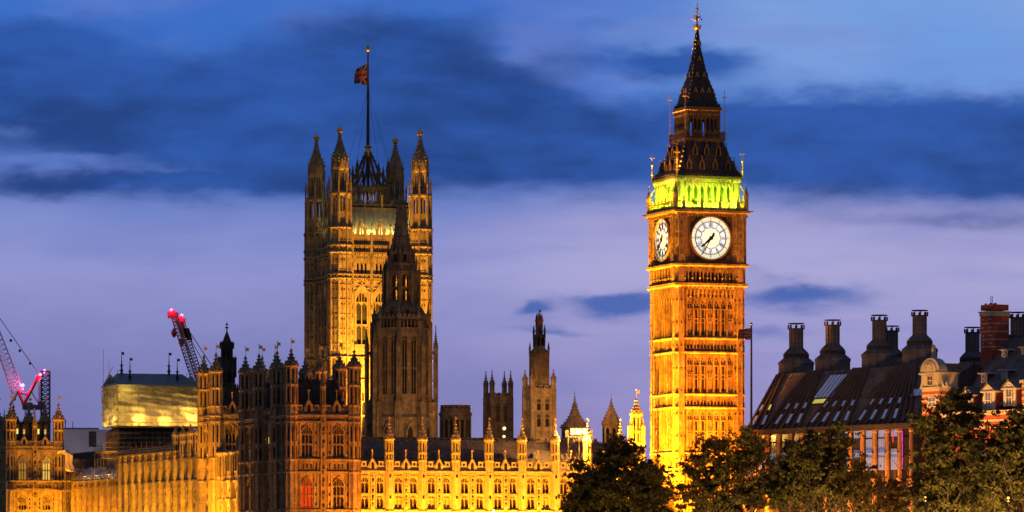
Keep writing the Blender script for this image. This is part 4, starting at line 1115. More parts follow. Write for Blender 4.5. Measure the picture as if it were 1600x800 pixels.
def pavilion_tower(T, B, u0, u1, v0, v1, base, zs, faces='fl', mt=None):
    """walls of one battlemented block; zs = string heights"""
def palace_block(name, label, u0, v0, w, d, zs, lit_front=None, rz=ALPHA, turrets=(), side_bays=2, front_bays=2, win=None, stone=None, redw=None, roof=True):
    """battlemented pavilion: w across the front, d along the river; zs = dict of levels"""
    T = thing(name, label, 'palace pavilion', Q(u0, v0), ALPHA)
    stone = stone or STONE
    MT = [stone, DARK, GILT]
    B = MB()
    B.box(0.7, w - 0.7, 0.7, d - 0.7, 0, zs['corn'] + 0.3)
    frames = [(Matrix(), w, front_bays), (T4(0, d, 0) @ LEFT, d, side_bays), (T4(w, 0, 0) @ RZ(R(90)), d, side_bays), (T4(w, d, 0) @ RZ(R(180)), w, front_bays)]
    ww = zs.get('ww', 1.95)
    rows = zs['rows']
    wins = []
    for k, (M, L_, nb) in enumerate(frames):
        B.M = M; cols = []; pitch = L_ / nb
        for i in range(nb):
            c = pitch * (i + 0.5)
            cols.append((c, ww, [(a, b) for a, b in rows]))
            if k < 2:
                for a, b in rows: wins.append((M @ T4(c, 0, a), b - a, k, i, a))
        wall_open(B, 0.4, L_ - 0.4, 0, zs['corn'], cols, 0, 0.6)
        for i in range(nb):
            c = pitch * (i + 0.5)
            for sd in (-1, 1):
                for off in (ww / 2 + 0.22, ww / 2 + 0.75): B.box(c + sd * off - 0.08, c + sd * off + 0.08, -0.15, 0, 0, zs['corn'] - 0.3)
                u = c + sd * (ww / 2 + 0.48)
                for a, b in rows:
                    for q in range(3): B.box(u - 0.12, u + 0.12, -0.012, 0, a + (b - a) * (0.12 + 0.3 * q), a + (b - a) * (0.12 + 0.3 * q) + 0.5, 1)
            for a, b in rows:
                B.tube((c - ww / 2 - 0.1, -0.08, b - ww * 0.55), (c, -0.08, b + 0.12), 0.10, 0.10, 4); B.tube((c + ww / 2 + 0.1, -0.08, b - ww * 0.55), (c, -0.08, b + 0.12), 0.10, 0.10, 4)
        for i in range(1, nb):           # buttress with statues between the bays
            c = pitch * i; B.box(c - 0.45, c + 0.45, -0.4, 0, 0, zs['corn'] + 0.4)
            for z in range(12, int(zs['corn']), 2): B.octa(c, -0.45, z + 0.5, 0.22, 0.5); B.box(c - 0.2, c + 0.2, -0.415, -0.35, z + 1.1, z + 1.7, 1)
        for z in zs['str']:
            B.box(0, L_, -0.35, 0, z - 0.14, z + 0.16)
            for q in range(int(L_ / 0.55)): B.octa(0.3 + q * 0.55, -0.3, z - 0.24, 0.13, 0.14)
        for za, zb in zs.get('band', ()):
            for i in range(nb):
                c = pitch * (i + 0.5)
                for q in (-1, 0, 1): B.box(c + q * 0.62 - 0.24, c + q * 0.62 + 0.24, -0.10, 0, za + 0.25, zb - 0.25); B.box(c + q * 0.62 - 0.15, c + q * 0.62 + 0.15, -0.115, -0.05, za + 0.4, zb - 0.5, 1)
                for q in (-1, 1): B.box(c + q * 1.55 - 0.16, c + q * 1.55 + 0.16, -0.012, 0, za + 0.3, zb - 0.35, 1)
        B.box(0, L_, -0.45, 0.3, zs['corn'] - 0.12, zs['corn'] + 0.25)
        for q in range(int(L_ / 0.5)): B.octa(0.25 + q * 0.5, -0.4, zs['corn'] - 0.2, 0.14, 0.16)
        B.M = None
    B.build('wall', MT, T)
    cache = {}
    for M, h, k, i, a in wins:
        gl = GLASS
        key = (round(h, 2), 'n')
        if redw and (k, i, rows.index((a, a + h)) if (a, a + h) in rows else [j for j, r_ in enumerate(rows) if abs(r_[0] - a) < 1e-6][0]) in redw:
            gl = redw[(k, i, [j for j, r_ in enumerate(rows) if abs(r_[0] - a) < 1e-6][0])]; key = (round(h, 2), gl.name)
        if key not in cache: cache[key] = gwin(ww, h, 3, (h * 0.42,), 0.45, 0.13, 0.72).mesh('window', [stone, gl])
        inst(cache[key], 'window', T, M)
    gs = []
    zp, hp = zs['corn'] + 0.25, zs['par'] - zs['corn'] - 0.25
    for M, L_, nb in frames:
        pitch = L_ / nb
        for i in range(nb):
            a, b = pitch * i + (0.9 if i == 0 else 0.35), pitch * (i + 1) - (0.9 if i == nb - 1 else 0.35); c = (a + b) / 2
            for q0, q1 in ((a, c - 0.8), (c + 0.8, b)): Pp = MB(); parapet(Pp, q0, q1, 0.0, zp, hp, 0.9); Pp.build('parapet', MT, T, M)
            gs.append(M @ T4(c, 0.05, zp))
    gme = gablet(1.6, hp + 1.0, 1.6).mesh('parapet_gable', [stone, DARK, stone])
    for M in gs: inst(gme, 'parapet_gable', T, M)
    # slender shafts over the middle buttresses
    pm = turret(0.42, zs['corn'], zs['par'] + 3.0, zs['par'] + 6.4, 8, ((zs['par'] - 0.5, zs['par'] + 2.4),), 0, False, 1.3, (zs['par'],), 0.3).mesh('pinnacle', MT)
    for k, (M, L_, nb) in enumerate(frames):
        for i in range(1, nb):
            if k < 2: inst(pm, 'pinnacle', T, M @ T4(L_ / nb * i, 0, 0))
    zcap, ztip = zs['cap'], zs['tip']
    tm = turret(0.98, 0, zcap, ztip, 8, ((zs['par'] + 0.4, zs['par'] + (zcap - zs['par']) * 0.48), (zs['par'] + (zcap - zs['par']) * 0.55, zcap - 0.4), (zs['rows'][0][0], zs['rows'][0][0] + 2), (zs['rows'][0][0] + 2.6, zs['rows'][0][1])), 1.5, True, 1.28,
                (zs['par'], zs['par'] + (zcap - zs['par']) * 0.52) + tuple(zs['str']) + (zs['corn'],), 0.24).mesh('corner_turret', MT)
    for (u, v) in ([(0, 0), (w, 0), (0, d), (w, d)] + list(turrets)): inst(tm, 'corner_turret', T, T4(u, v, 0))
    if roof:
        Rf = MB(); zr = zs['roof']; z0 = zs['corn'] + 0.3
        Rf.add([(1.2, 1.2, z0), (w - 1.2, 1.2, z0), (w - 1.2, d - 1.2, z0), (1.2, d - 1.2, z0), (2.2, 2.2, zr), (w - 2.2, 2.2, zr), (w - 2.2, d - 2.2, zr), (2.2, d - 2.2, zr)],
               [(0, 1, 5, 4), (1, 2, 6, 5), (2, 3, 7, 6), (3, 0, 4, 7), (4, 5, 6, 7)])
        for q in range(int((w - 4.4) / 0.3) + 1):
            for v in (2.2, d - 2.2): Rf.octa(2.2 + q * 0.3, v, zr + 0.25, 0.12, 0.45)
        for q in range(int((d - 4.4) / 0.3) + 1):
            for u in (2.2, w - 2.2): Rf.octa(u, 2.2 + q * 0.3, zr + 0.25, 0.12, 0.45)
        Rf.build('roof', [IRON], T)
    return T
Yp = 671.0; z_ = lambda py: zat(py, Yp)
PZ = dict(corn=z_(651), par=z_(634), cap=z_(573), tip=z_(546), roof=z_(597), rows=[(z_(716), z_(665)), (z_(796), z_(746)), (5, 9.5)], str=(z_(660), z_(719), z_(738.5), z_(797.5)), band=((z_(737), z_(720)),))
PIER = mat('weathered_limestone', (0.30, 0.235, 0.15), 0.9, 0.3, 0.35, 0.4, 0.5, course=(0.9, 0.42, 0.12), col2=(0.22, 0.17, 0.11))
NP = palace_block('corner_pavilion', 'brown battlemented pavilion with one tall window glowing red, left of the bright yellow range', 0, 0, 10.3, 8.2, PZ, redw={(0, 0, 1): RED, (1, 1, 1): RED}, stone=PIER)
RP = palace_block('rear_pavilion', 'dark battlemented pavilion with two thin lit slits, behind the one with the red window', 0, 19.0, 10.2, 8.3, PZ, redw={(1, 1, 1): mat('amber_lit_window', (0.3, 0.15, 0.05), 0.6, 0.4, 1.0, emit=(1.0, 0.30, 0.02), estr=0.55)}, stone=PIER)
def river_wall(name, label, va, vb, u, zt, zstr, nb, zpin, stone, glass=GLASS, tall=None, rows=None, cat='palace wing', depth=12, wpx=None):
    """a wing seen along the river: bays between octagonal buttresses, facing -x"""
    T = thing(name, label, cat, Q(u, vb), ALPHA)
    B = MB(); L_ = vb - va; p = L_ / nb; MT = [stone, DARK, GILT]
    M = LEFT; B.M = M                       # u runs towards the viewer
    rows = rows or [(2.5, 7), (zstr[-1] - 5.0 if len(zstr) > 1 else 9, zstr[-1] - 0.9)]
    wins = []
    cols = [((i + 0.5) * p, p * 0.58, rows) for i in range(nb)]
    wall_open(B, 0, L_, 0, zt, cols, 0, 0.6)
    for i in range(nb):
        for a, b in rows: wins.append((M @ T4((i + 0.5) * p, 0, a), b - a))
    for z in zstr: B.box(0, L_, -0.3, 0, z - 0.15, z + 0.18)
    parapet(B, 0, L_, -0.05, zt, 1.5, 0.9)
    B.box(0, L_, 0.8, depth, 0, zt)
    for i in range(nb + 1):
        c = min(max(i * p, 0.7), L_ - 0.7); B.box(c - 0.55, c + 0.55, -0.62, 0, 0, zt + 0.7); B.box(c - 0.32, c + 0.32, -0.72, -0.62, 0, zt + 0.3)
        for z in zstr: B.box(c - 0.62, c + 0.62, -0.78, 0, z - 0.16, z + 0.16)
        for z in range(8, int(zt), 2): B.box(c - 0.2, c + 0.2, -0.735, -0.7, z, z + 0.7, 1); B.box(c + 0.55, c + 0.60, -0.5, -0.12, z, z + 1.6)
    B.M = None
    B.build('wall', MT, T)
    cache = {}
    for Mw, h in wins:
        k = round(h, 2)
        if k not in cache: cache[k] = gwin(p * 0.58, h, 3, (h * 0.45,), 0.4, 0.12, 0.5).mesh('window', [stone, glass])
        inst(cache[k], 'window', T, Mw)
    zc, zp = zpin
    st = tuple(zstr) + (zt,)
    tm = turret(0.52, zt, zc, zp, 8, ((zt + 0.9, zc - 0.5),), 0, False, 1.3, (zt + 0.6,), 0.3).mesh('buttress_turret', MT)
    tl = turret(0.58, zt, tall[1], tall[2], 8, ((zt + 0.8, zt + 2.6), (zt + 3.2, tall[1] - 0.4)), 0, False, 1.35, (zt + 0.6, zt + 2.9), 0.3).mesh('buttress_turret', MT) if tall else None
    for i in range(nb + 1): inst(tl if tall and nb - i < tall[0] else tm, 'buttress_turret', T, M @ T4(min(max(i * p, 0.9), L_ - 0.9), -0.15, 0))
    return T
# dark link between the pavilion pair, then the lit wing
lk = river_wall('link_wing', 'dark recessed link with a glowing window, joining the two brown pavilions', 8.2, 19.0, 1.0, z_(660), (z_(719), z_(738.5)), 2, (z_(640), z_(630)), PIER, rows=[(z_(716), z_(668)), (z_(796), z_(746))], depth=9)
LW = gwin(1.2, z_(680) - z_(690), 2, (), 0.3, 0.1, 0.5).mesh('window', [PIER, LITW])
inst(LW, 'window', lk, T4(-0.32, 0, 0) @ LEFT @ T4(19.0 - qv(418.5, 0.7), -0.3, z_(690)))
zw = lambda py: zat(py, 703)
W1 = river_wall('near_wing', 'short gold lit wing with slim pinnacles, right of the gilded river turret', 27.3, 46, 0.5, zw(751), (zw(752), zw(781)), 4, (zw(707), zw(698)), PALE, rows=[(zw(798), zw(783)), (zw(780), zw(756)), (3, 8)])
Yt = 715.0; zt_ = lambda py: zat(py, Yt)
TZ = dict(corn=zt_(651), par=zt_(636), cap=zt_(582), tip=zt_(553), roof=zt_(605), rows=[(zt_(716), zt_(664)), (zt_(796), zt_(756)), (5, 9.5)], str=(zt_(660), zt_(717), zt_(752)), band=())
CP = palace_block('river_tower', 'battlemented river tower with a gilded front turret, right of the wrapped scaffold', 0, 46, 10.2, 8.0, TZ, stone=STONE)
zl = lambda py: zat(py, 735)
W2 = river_wall('long_wing', 'long gold lit wing with many close buttresses, below the wrapped scaffold', 54.0, 115.8, 0.5, zl(717), (zl(717.5), zl(752)), 12, (zl(705), zl(697)), STONE, tall=(5, zl(679), zl(664)), rows=[(zl(746), zl(724)), (zl(795), zl(757)), (3, 8)])
zs_ = lambda py: zat(py, 800)
W3 = river_wall('far_wing', 'far low gold lit wing under a sheeted scaffold deck, beside the distant twin-window pavilion', 115.8, 165, 3.0, zs_(760), (zs_(760), zs_(752)), 10, (zs_(752), zs_(748)), STONE, rows=[(zs_(790), zs_(766)), (2, 6)])
Ys = 824.0; zq = lambda py: zat(py, Ys)
SZ = dict(corn=zq(699), par=zq(690), cap=zq(656), tip=zq(630), roof=zq(662), rows=[(zq(751), zq(713)), (zq(798), zq(776)), (3, 7)], str=(zq(704), zq(753), zq(765)), band=((zq(764), zq(754)),), ww=1.75)
WARMW = mat('lit_hall_window', (0.3, 0.25, 0.1), 0.5, 0.6, 1.5, emit=(1.0, 0.62, 0.10), estr=0.75)
DIMW = mat('dim_lit_window', (0.2, 0.15, 0.06), 0.5, 0.6, 1.5, emit=(1.0, 0.50, 0.07), estr=0.35)
SP_ = palace_block('far_pavilion', 'distant gold lit pavilion with two glowing upper windows and a cluster of turrets', -9.4, 165, 9.4, 12.0, SZ, redw={(0, 1, 0): WARMW, (0, 0, 0): DIMW}, stone=STONE, turrets=((3.1, 12), (6.2, 12)))
for k, px in enumerate((26, 36.5, 59, 69.5)):      # lamps in the roof dormers
    u = qu(px, 165 + 2.2) + 9.4
    m = MB(); m.poly([(-0.45, 0), (0.45, 0), (0.45, 1.9), (0, 2.6), (-0.45, 1.9)], -0.4, 0.3, 0); m.box(-0.17, 0.17, -0.42, -0.39, 0.6, 1.6, 1)
    m.build('roof_dormer', [IRON, mat('lit_dormer_pane', (0.3, 0.3, 0.15), 0.5, 0.0, emit=(1.0, 0.70, 0.22), estr=1.2)], SP_, T4(u, 2.0, zq(683)))
# light along the river terrace
rd = (-math.sin(ALPHA), math.cos(ALPHA), 0)
strip(Q(-6.5, 36.5, 2), Q(0, 36.5, 15), rd, 16, 8000, SODIUM, 0.4, 110)
strip(Q(-9, 84, 2), Q(0, 84, 16), rd, 58, 2600, GOLD, 0.4, 120)
for v in (43, 52, 61, 70, 79, 88, 97): spot(Q(-3.2, v, 2), Q(0.2, v + 13, 17), 26000, GOLD, 62, 0.9, 0.25)
for v in (106, 115, 124, 133, 142): spot(Q(-0.6, v, 2), Q(2.8, v + 13, 14), 20000, SODIUM, 62, 0.9, 0.25)
strip(Q(-5, 140, 2), Q(3, 140, 12), rd, 44, 6000, SODIUM, 0.4, 120)
strip(Q(-4.7, 158, 2), Q(-4.7, 165, 12), (math.cos(ALPHA), math.sin(ALPHA), 0), 8, 8000, SODIUM, 0.4, 120)
spot(Q(3.5, 37, 4), Q(3.0, 46, 24), 9000, GOLD, 90, 0.8, 0.3)
spot(Q(-8, 38, 4), Q(0.3, 46, 26), 50000, SODIUM, 70, 0.8, 0.3)
spot(Q(8.5, -16, 2), Q(6.5, 0, 20), 38000, AMBER, 75, 0.9, 0.3)
spot(Q(15, -9, 2), Q(9.5, 0, 21), 70000, AMBER, 70, 0.9, 0.3)  # added spot, in place of the glow thrown by the yellow range
spot(Q(-3.0, -22, 2), Q(1, 0, 24), 5200, GOLD, 70, 0.9, 0.3)
spot(Q(-16, 12, 2), Q(0, 14, 22), 2600, GOLD, 100, 0.9, 0.3)
for v in (122, 132, 142, 152): point(Q(1.4, v, zs_(751) + 0.9), 130, (1.0, 0.55, 0.15), 0.2)
spot(Q(-6, 150, 3), Q(-4.7, 165, 24), 20000, SODIUM, 80, 0.9, 0.3)
# lamp inside the dark front window of the corner pavilion
# ---------------------------------------------------------------- wrapped scaffold over the river wing
SHEET = mat('scaffold_sheeting', (0.40, 0.36, 0.29), 0.8, 0.28, 0.45, 0.35, 1.0, course=(2.6, 2.1, 0.13))
STEEL = mat('scaffold_steel', (0.22, 0.19, 0.14), 0.5, 0.2, 1.0, metal=0.3)
BOARD = mat('scaffold_deck', (0.33, 0.24, 0.12), 0.85, 0.3, 0.8)
TIN = mat('tin_sheet_roof', (0.20, 0.24, 0.28), 0.5, 0.12, 0.5, 0.2, metal=0.2)
tb_ = SHEET.node_tree; tn_ = tb_.nodes.new('ShaderNodeBsdfTranslucent'); tx_ = tb_.nodes.new('ShaderNodeMixShader'); tx_.inputs[0].default_value = 0.35
tn_.inputs['Color'].default_value = (0.5, 0.42, 0.25, 1); pb_ = tb_.nodes['Principled BSDF']
tb_.links.new(pb_.outputs[0], tx_.inputs[1]); tb_.links.new(tn_.outputs[0], tx_.inputs[2]); tb_.links.new(tx_.outputs[0], tb_.nodes['Material Output'].inputs[0])
def scaffold_tent():
    Yt = 792.0; O = at(184, 600, Yt)
    T = thing('wrapped_scaffold', 'big sheeted scaffold box with a pale tin roof, glowing yellow along its lower edge', 'scaffold', (O.x, O.y, 0), ALPHA)
    th = ALPHA
    w = on_plane(310, 600, (O.x, O.y), th)[0]; d = 12.0
    z0, z1, zr = zat(665, Yt), zat(600, Yt), zat(584.5, 799)
    rnd = random.Random(5)
    nx, nz_ = 60, 26
    def cloth(M, L_):
        vs, fs = [], []
        for i in range(nx + 1):
            for j in range(nz_ + 1):
                x, z = L_ * i / nx, (z1 - z0) * j / nz_
                y = -0.12 * abs(math.sin(x * 1.2)) - 0.10 * math.sin(z * 2.9 + 0.8 * math.sin(x * 0.9)) + 0.09 * math.sin(x * 1.7 + z * 1.9) + rnd.uniform(-0.05, 0.05) + 0.10 * math.sin(z * 5.3 + x * 0.6)
                vs.append(M @ Vector((x, y * 1.7, z0 + z)))
        for i in range(nx):
            for j in range(nz_): a = i * (nz_ + 1) + j; fs.append((a, a + nz_ + 1, a + nz_ + 2, a + 1))
        return vs, fs
    m = MB()
    Ms = [(Matrix(), w), (T4(0, d, 0) @ LEFT, d), (T4(w, 0, 0) @ RZ(R(90)), d), (T4(w, d, 0) @ RZ(R(180)), w)]
    for M, L_ in Ms: m.add(*cloth(M, L_))
    m.poly([(0, z1), (0, z1), (0, z1)], 0, 0) if False else None
    for x in (0.0, w): m.add([(x, 0, z1), (x, d, z1), (x, d / 2, zr)], [(0, 1, 2)])
    o = m.build('sheeting', [SHEET], T); smooth_mesh(o)
    m = MB()
    m.add([(-0.3, -0.5, z1 - 0.15), (w + 0.3, -0.5, z1 - 0.15), (w - 1.6, d / 2, zr + 0.1), (1.6 - 0.3, d / 2, zr + 0.1), (-0.3, d + 0.5, z1 - 0.15), (w + 0.3, d + 0.5, z1 - 0.15)], [(0, 1, 2, 3), (3, 2, 5, 4), (0, 3, 4), (1, 5, 2)])
    for k in range(20):
        x = 0.4 + k * (w - 0.8) / 19; x2 = 1.6 + (x / w) * (w - 3.2); m.tube((x, -0.5, z1 - 0.1), (x2, d / 2, zr + 0.14), 0.05, 0.05, 4)
    m.box(-0.3, w + 0.3, -0.62, -0.5, z1 - 0.3, z1 - 0.1)
    m.build('tin_roof', [TIN], T)
    m = MB()
    for k in range(13):
        x = k * w / 12
        m.tube((x, -0.30, z0 - 0.5), (x, -0.30, z1 - 0.3), 0.03, 0.03, 4)
    for k in range(7): z = z0 + k * (z1 - z0) / 6.3; m.tube((0, -0.34, z), (w, -0.34, z), 0.03, 0.03, 4); m.tube((-0.34, 0, z), (-0.34, d, z), 0.03, 0.03, 4)
    for k in range(5): m.tube((k * w / 5, -0.32, z1 - 0.5), ((k + 1) * w / 5, -0.32, z0 + 1.5), 0.05, 0.05, 4); m.tube((-0.32, k * d / 5, z0), (-0.32, (k + 1) * d / 5, z1 - 1), 0.05, 0.05, 4)
    for x, y, h in ((-0.2, d * 0.9, 7), (-0.1, d * 0.55, 4.5), (1.4, d * 0.5, 3.0), (w - 0.4, d * 0.6, 2.6)): m.tube((x, y, z1), (x, y, z1 + h), 0.05, 0.04, 4)
    m.tube((-0.3, d, z1 - 0.5), (0.8, d * 0.6, zr + 1.4), 0.05, 0.05, 4)
    # legs and boards of the scaffold under the box
    for k in range(15):
        x = k * w / 14
        for y in (-0.2, 3, 6): m.tube((x, y, 10), (x, y, z0), 0.055, 0.055, 4)
    for k in range(6):
        z = z0 - 1.2 - k * 1.7; m.tube((-1, -0.25, z), (w, -0.25, z), 0.055, 0.055, 4); m.tube((-0.3, 0, z), (-0.3, d, z), 0.055, 0.055, 4)
    m.build('scaffold_frame', [STEEL], T)
    m = MB()
    for z, x0, x1, y0 in ((z0 - 0.35, -1.0, w, -0.9), (z0 - 4.2, -3.0, 3.4, -1.2), (z0 - 6.2, -3.4, 3.0, -1.3), (z0 - 2.4, -1.2, 4.0, -1.0), (z0 - 5.2, 3.5, w - 0.5, -0.8), (z0 - 3.2, 4, w - 0.4, -0.8)):
        m.box(x0, x1, y0, 0.9, z, z + 0.14)
        m.box(x0, x1, y0 - 0.04, y0, z + 0.9, z + 1.05)
        for k in range(int((x1 - x0) / 1.2) + 1): m.box(x0 + k * 1.2, x0 + k * 1.2 + 0.07, y0 - 0.04, y0 + 0.03, z, z + 1.05)
    m.build('scaffold_deck', [BOARD], T)
    m = MB(); m.box(0.1, w - 0.1, 0.1, d - 0.1, z0 - 0.2, z0); m.build('scaffold_deck', [BOARD], T)
    fin = MB(); fin.lathe(0, 0, 8, [(0.28, 0), (0.2, 0.5), (0.5, 0.6), (0.2, 0.8), (0.16, 1.5), (0.42, 1.6), (0.12, 1.8), (0.07, 2.8), (0.03, 4.3)])
    fin.box(0.04, 0.5, -0.03, 0.03, 3.6, 4.1); fme = fin.mesh('roof_finial', [BLACK])
    for px, v, py in ((203, 2.5, 593), (190, d / 2, 590), (277, 2.5, 593), (264, d / 2, 590)):
        u = on_plane(px, 600, (O.x, O.y), th, v)[0]; inst(fme, 'roof_finial', T, T4(u, v, z1 + (zr - z1) * min(v, d - v) / (d / 2)))
    for u, v, zz, e in ((3.9, -0.65, 1.2, 80), (w * 0.58, -0.65, 0.8, 80), (w * 0.93, -0.65, 1.4, 70), (w * 0.85, -0.65, 2.4, 30)):
        point(local(T, (u, 0.9, z0 + zz)), e * 16, (1.0, 0.62, 0.12), 0.3)
    for v in (3.0, 8.5): point(local(T, (0.9, v, z0 + 1.0)), 520, (1.0, 0.70, 0.15), 0.3)
    point(local(T, (1.2, -2.0, z0 + 6.5)), 420, (1.0, 0.65, 0.10), 0.3)
    strip(local(T, (w * 0.5, -2.2, z0 - 0.2)), local(T, (w * 0.5, 0.0, z0 + 7.0)), (math.cos(th), math.sin(th), 0), w, 300, (1.0, 0.60, 0.20), 0.2, 150)
    strip(local(T, (-2.2, d * 0.5, z0 - 0.2)), local(T, (0, d * 0.5, z0 + 6)), (-math.sin(th), math.cos(th), 0), d, 240, (1.0, 0.72, 0.30), 0.2, 150)
    # dark roofs of the wing that the scaffold stands over
    b = thing('covered_roof_block', 'dark building mass under the wrapped scaffold, crossed by scaffold poles', 'building', (O.x, O.y, 0), ALPHA)
    m = MB(); m.box(0.6, w - 0.6, 1.5, d, 0, z0 - 1.0)
    for k in range(12): m.box(1 + k * (w - 2) / 11 - 0.2, 1 + k * (w - 2) / 11 + 0.2, 1.1, 1.5, 0, z0 - 1.5)
    m.build('wall', [SOOT], b)
    m = MB(); m.add([(0.6, 1.5, z0 - 0.98), (w - 0.6, 1.5, z0 - 0.98), (w - 0.6, d, z0 - 0.98), (0.6, d, z0 - 0.98), (2, d / 2, z0 + 0.6), (w - 2, d / 2, z0 + 0.6)], [(0, 1, 5, 4), (1, 2, 5), (2, 3, 4, 5), (3, 0, 4)])
    m.build('roof', [IRON], b)
    return T
scaffold_tent()
# scaffold decks over the parapets of the two lit wings
def deck(name, label, v0, v1, u, z, wd, sheet=False, tilt=0.0, rail=1.0):
    T = thing(name, label, 'scaffold', Q(u, v0), ALPHA)
    m = MB(); L_ = v1 - v0
    m.box(-0.7, wd, 0, L_, z, z + 0.16); m.build('deck', [BOARD], T)
    m = MB(); k = int(L_ / 1.9); rnd = random.Random(int(v0))
    for i in range(k + 1):
        y = i * L_ / k
        for x in (-0.65, wd - 0.1): m.tube((x, y, z - 3.0), (x, y, z + rail + rnd.uniform(0, 0.9)), 0.06, 0.06, 4)
        m.tube((-0.65, y, z + 0.2), (wd, y + 1.2, z - 2.4), 0.05, 0.05, 4)
    for zz in (z + rail * 0.55, z + rail, z - 1.3): m.tube((-0.65, 0, zz), (-0.65, L_, zz), 0.06, 0.06, 4); m.tube((wd - 0.1, 0, zz), (wd - 0.1, L_, zz), 0.06, 0.06, 4)
    m.build('scaffold_frame', [STEEL], T)
    if sheet:
        vs, fs = [], []; n = 40
        for i in range(n + 1):
            y = L_ * i / n
            for q in range(5):
                t = q / 4; vs.append((0.2 + t * 1.6 + 0.25 * math.sin(y * 1.9 + q), y, z + 0.2 + 2.5 * t + 0.22 * math.sin(y * 2.7 + q * 0.8)))
        for i in range(n):
            for q in range(4): a = i * 5 + q; fs.append((a, a + 5, a + 6, a + 1))
        m = MB(); m.add(vs, fs); smooth_mesh(m.build('sheeting', [mat('grey_white_sheeting', (0.42, 0.40, 0.42), 0.7, 0.2, 0.6, 0, 0.5)], T))
    return T
deck('scaffold_deck', 'plank scaffold deck with railings above the long gold lit wing', 73, 115.5, 0.2, zl(705), 3.5)
deck('scaffold_deck', 'scaffold deck with grey white sheeting above the far low wing', 118, 164, 2.6, zs_(751), 4.0, True)
deck('scaffold_deck', 'small projecting plank platform at the far corner of the long wing, under the wrapped scaffold', 114, 121, -2.5, zl(697), 4.0)
def pavilion_scaffold():
    T = thing('pole_scaffold', 'thin tube scaffold standing against the lower front of the distant twin-window pavilion', 'scaffold', Q(-9.4, 163.6), ALPHA)
    m = MB()
    for i in range(8):
        x = i * 1.5
        for y in (0, -1.2): m.tube((x, y, 0), (x, y, zq(750)), 0.06, 0.06, 4)
        m.tube((x, -1.2, 10 + (i % 3) * 2), (x + 1.5, -1.2, 13 + (i % 3) * 2), 0.05, 0.05, 4)
    for k in range(7): m.tube((-0.5, -1.2, 6 + k * 2), (11, -1.2, 6 + k * 2), 0.06, 0.06, 4)
    m.build('scaffold_frame', [STEEL], T)
    m = MB(); m.box(-0.6, 11.2, -1.4, 0.3, zq(753), zq(753) + 0.18); m.box(-0.6, 11.2, -1.4, 0.3, zq(768), zq(768) + 0.15); m.build('deck', [BOARD], T)
pavilion_scaffold()
def chute():
    p = at(100, 705, 821)
    T = thing('sheeted_chute', 'crumpled pale plastic sheet hung over a bent pole beside the far scaffold deck', 'plastic sheet', (p.x, p.y, 0), ALPHA)
    pts = [(-0.8, 707), (0.2, 705), (0.9, 711), (0.8, 722), (1.0, 733), (2.2, 735)]
    m = MB(); n = 10; prev = None
    vs, fs = [], []
    rr = (0.5, 0.75, 0.8, 0.7, 1.0, 1.0)
    for (x, py), r in zip(pts, rr):
        for i in range(n):
            t = 2 * math.pi * i / n; k = r * (1 + 0.25 * math.sin(3 * t + x * 3))
            vs.append((x + k * math.cos(t), k * math.sin(t), zat(py, 821) + 0.35 * math.sin(2 * t + x)))
    for j in range(len(pts) - 1):
        for i in range(n): fs.append((j * n + i, j * n + (i + 1) % n, (j + 1) * n + (i + 1) % n, (j + 1) * n + i))
    fs += [tuple(reversed(range(n))), tuple(range((len(pts) - 1) * n, len(pts) * n))]
    m.add(vs, fs); m.build('sheet', [mat('plastic_sheet', (0.42, 0.36, 0.34), 0.6, 0.2, 1.0, 0, 0.6)], T)
    m = MB(); m.tube((0.2, 0, 10), (0.2, 0, zat(708, 821)), 0.1); m.build('pole', [STEEL], T)
chute()
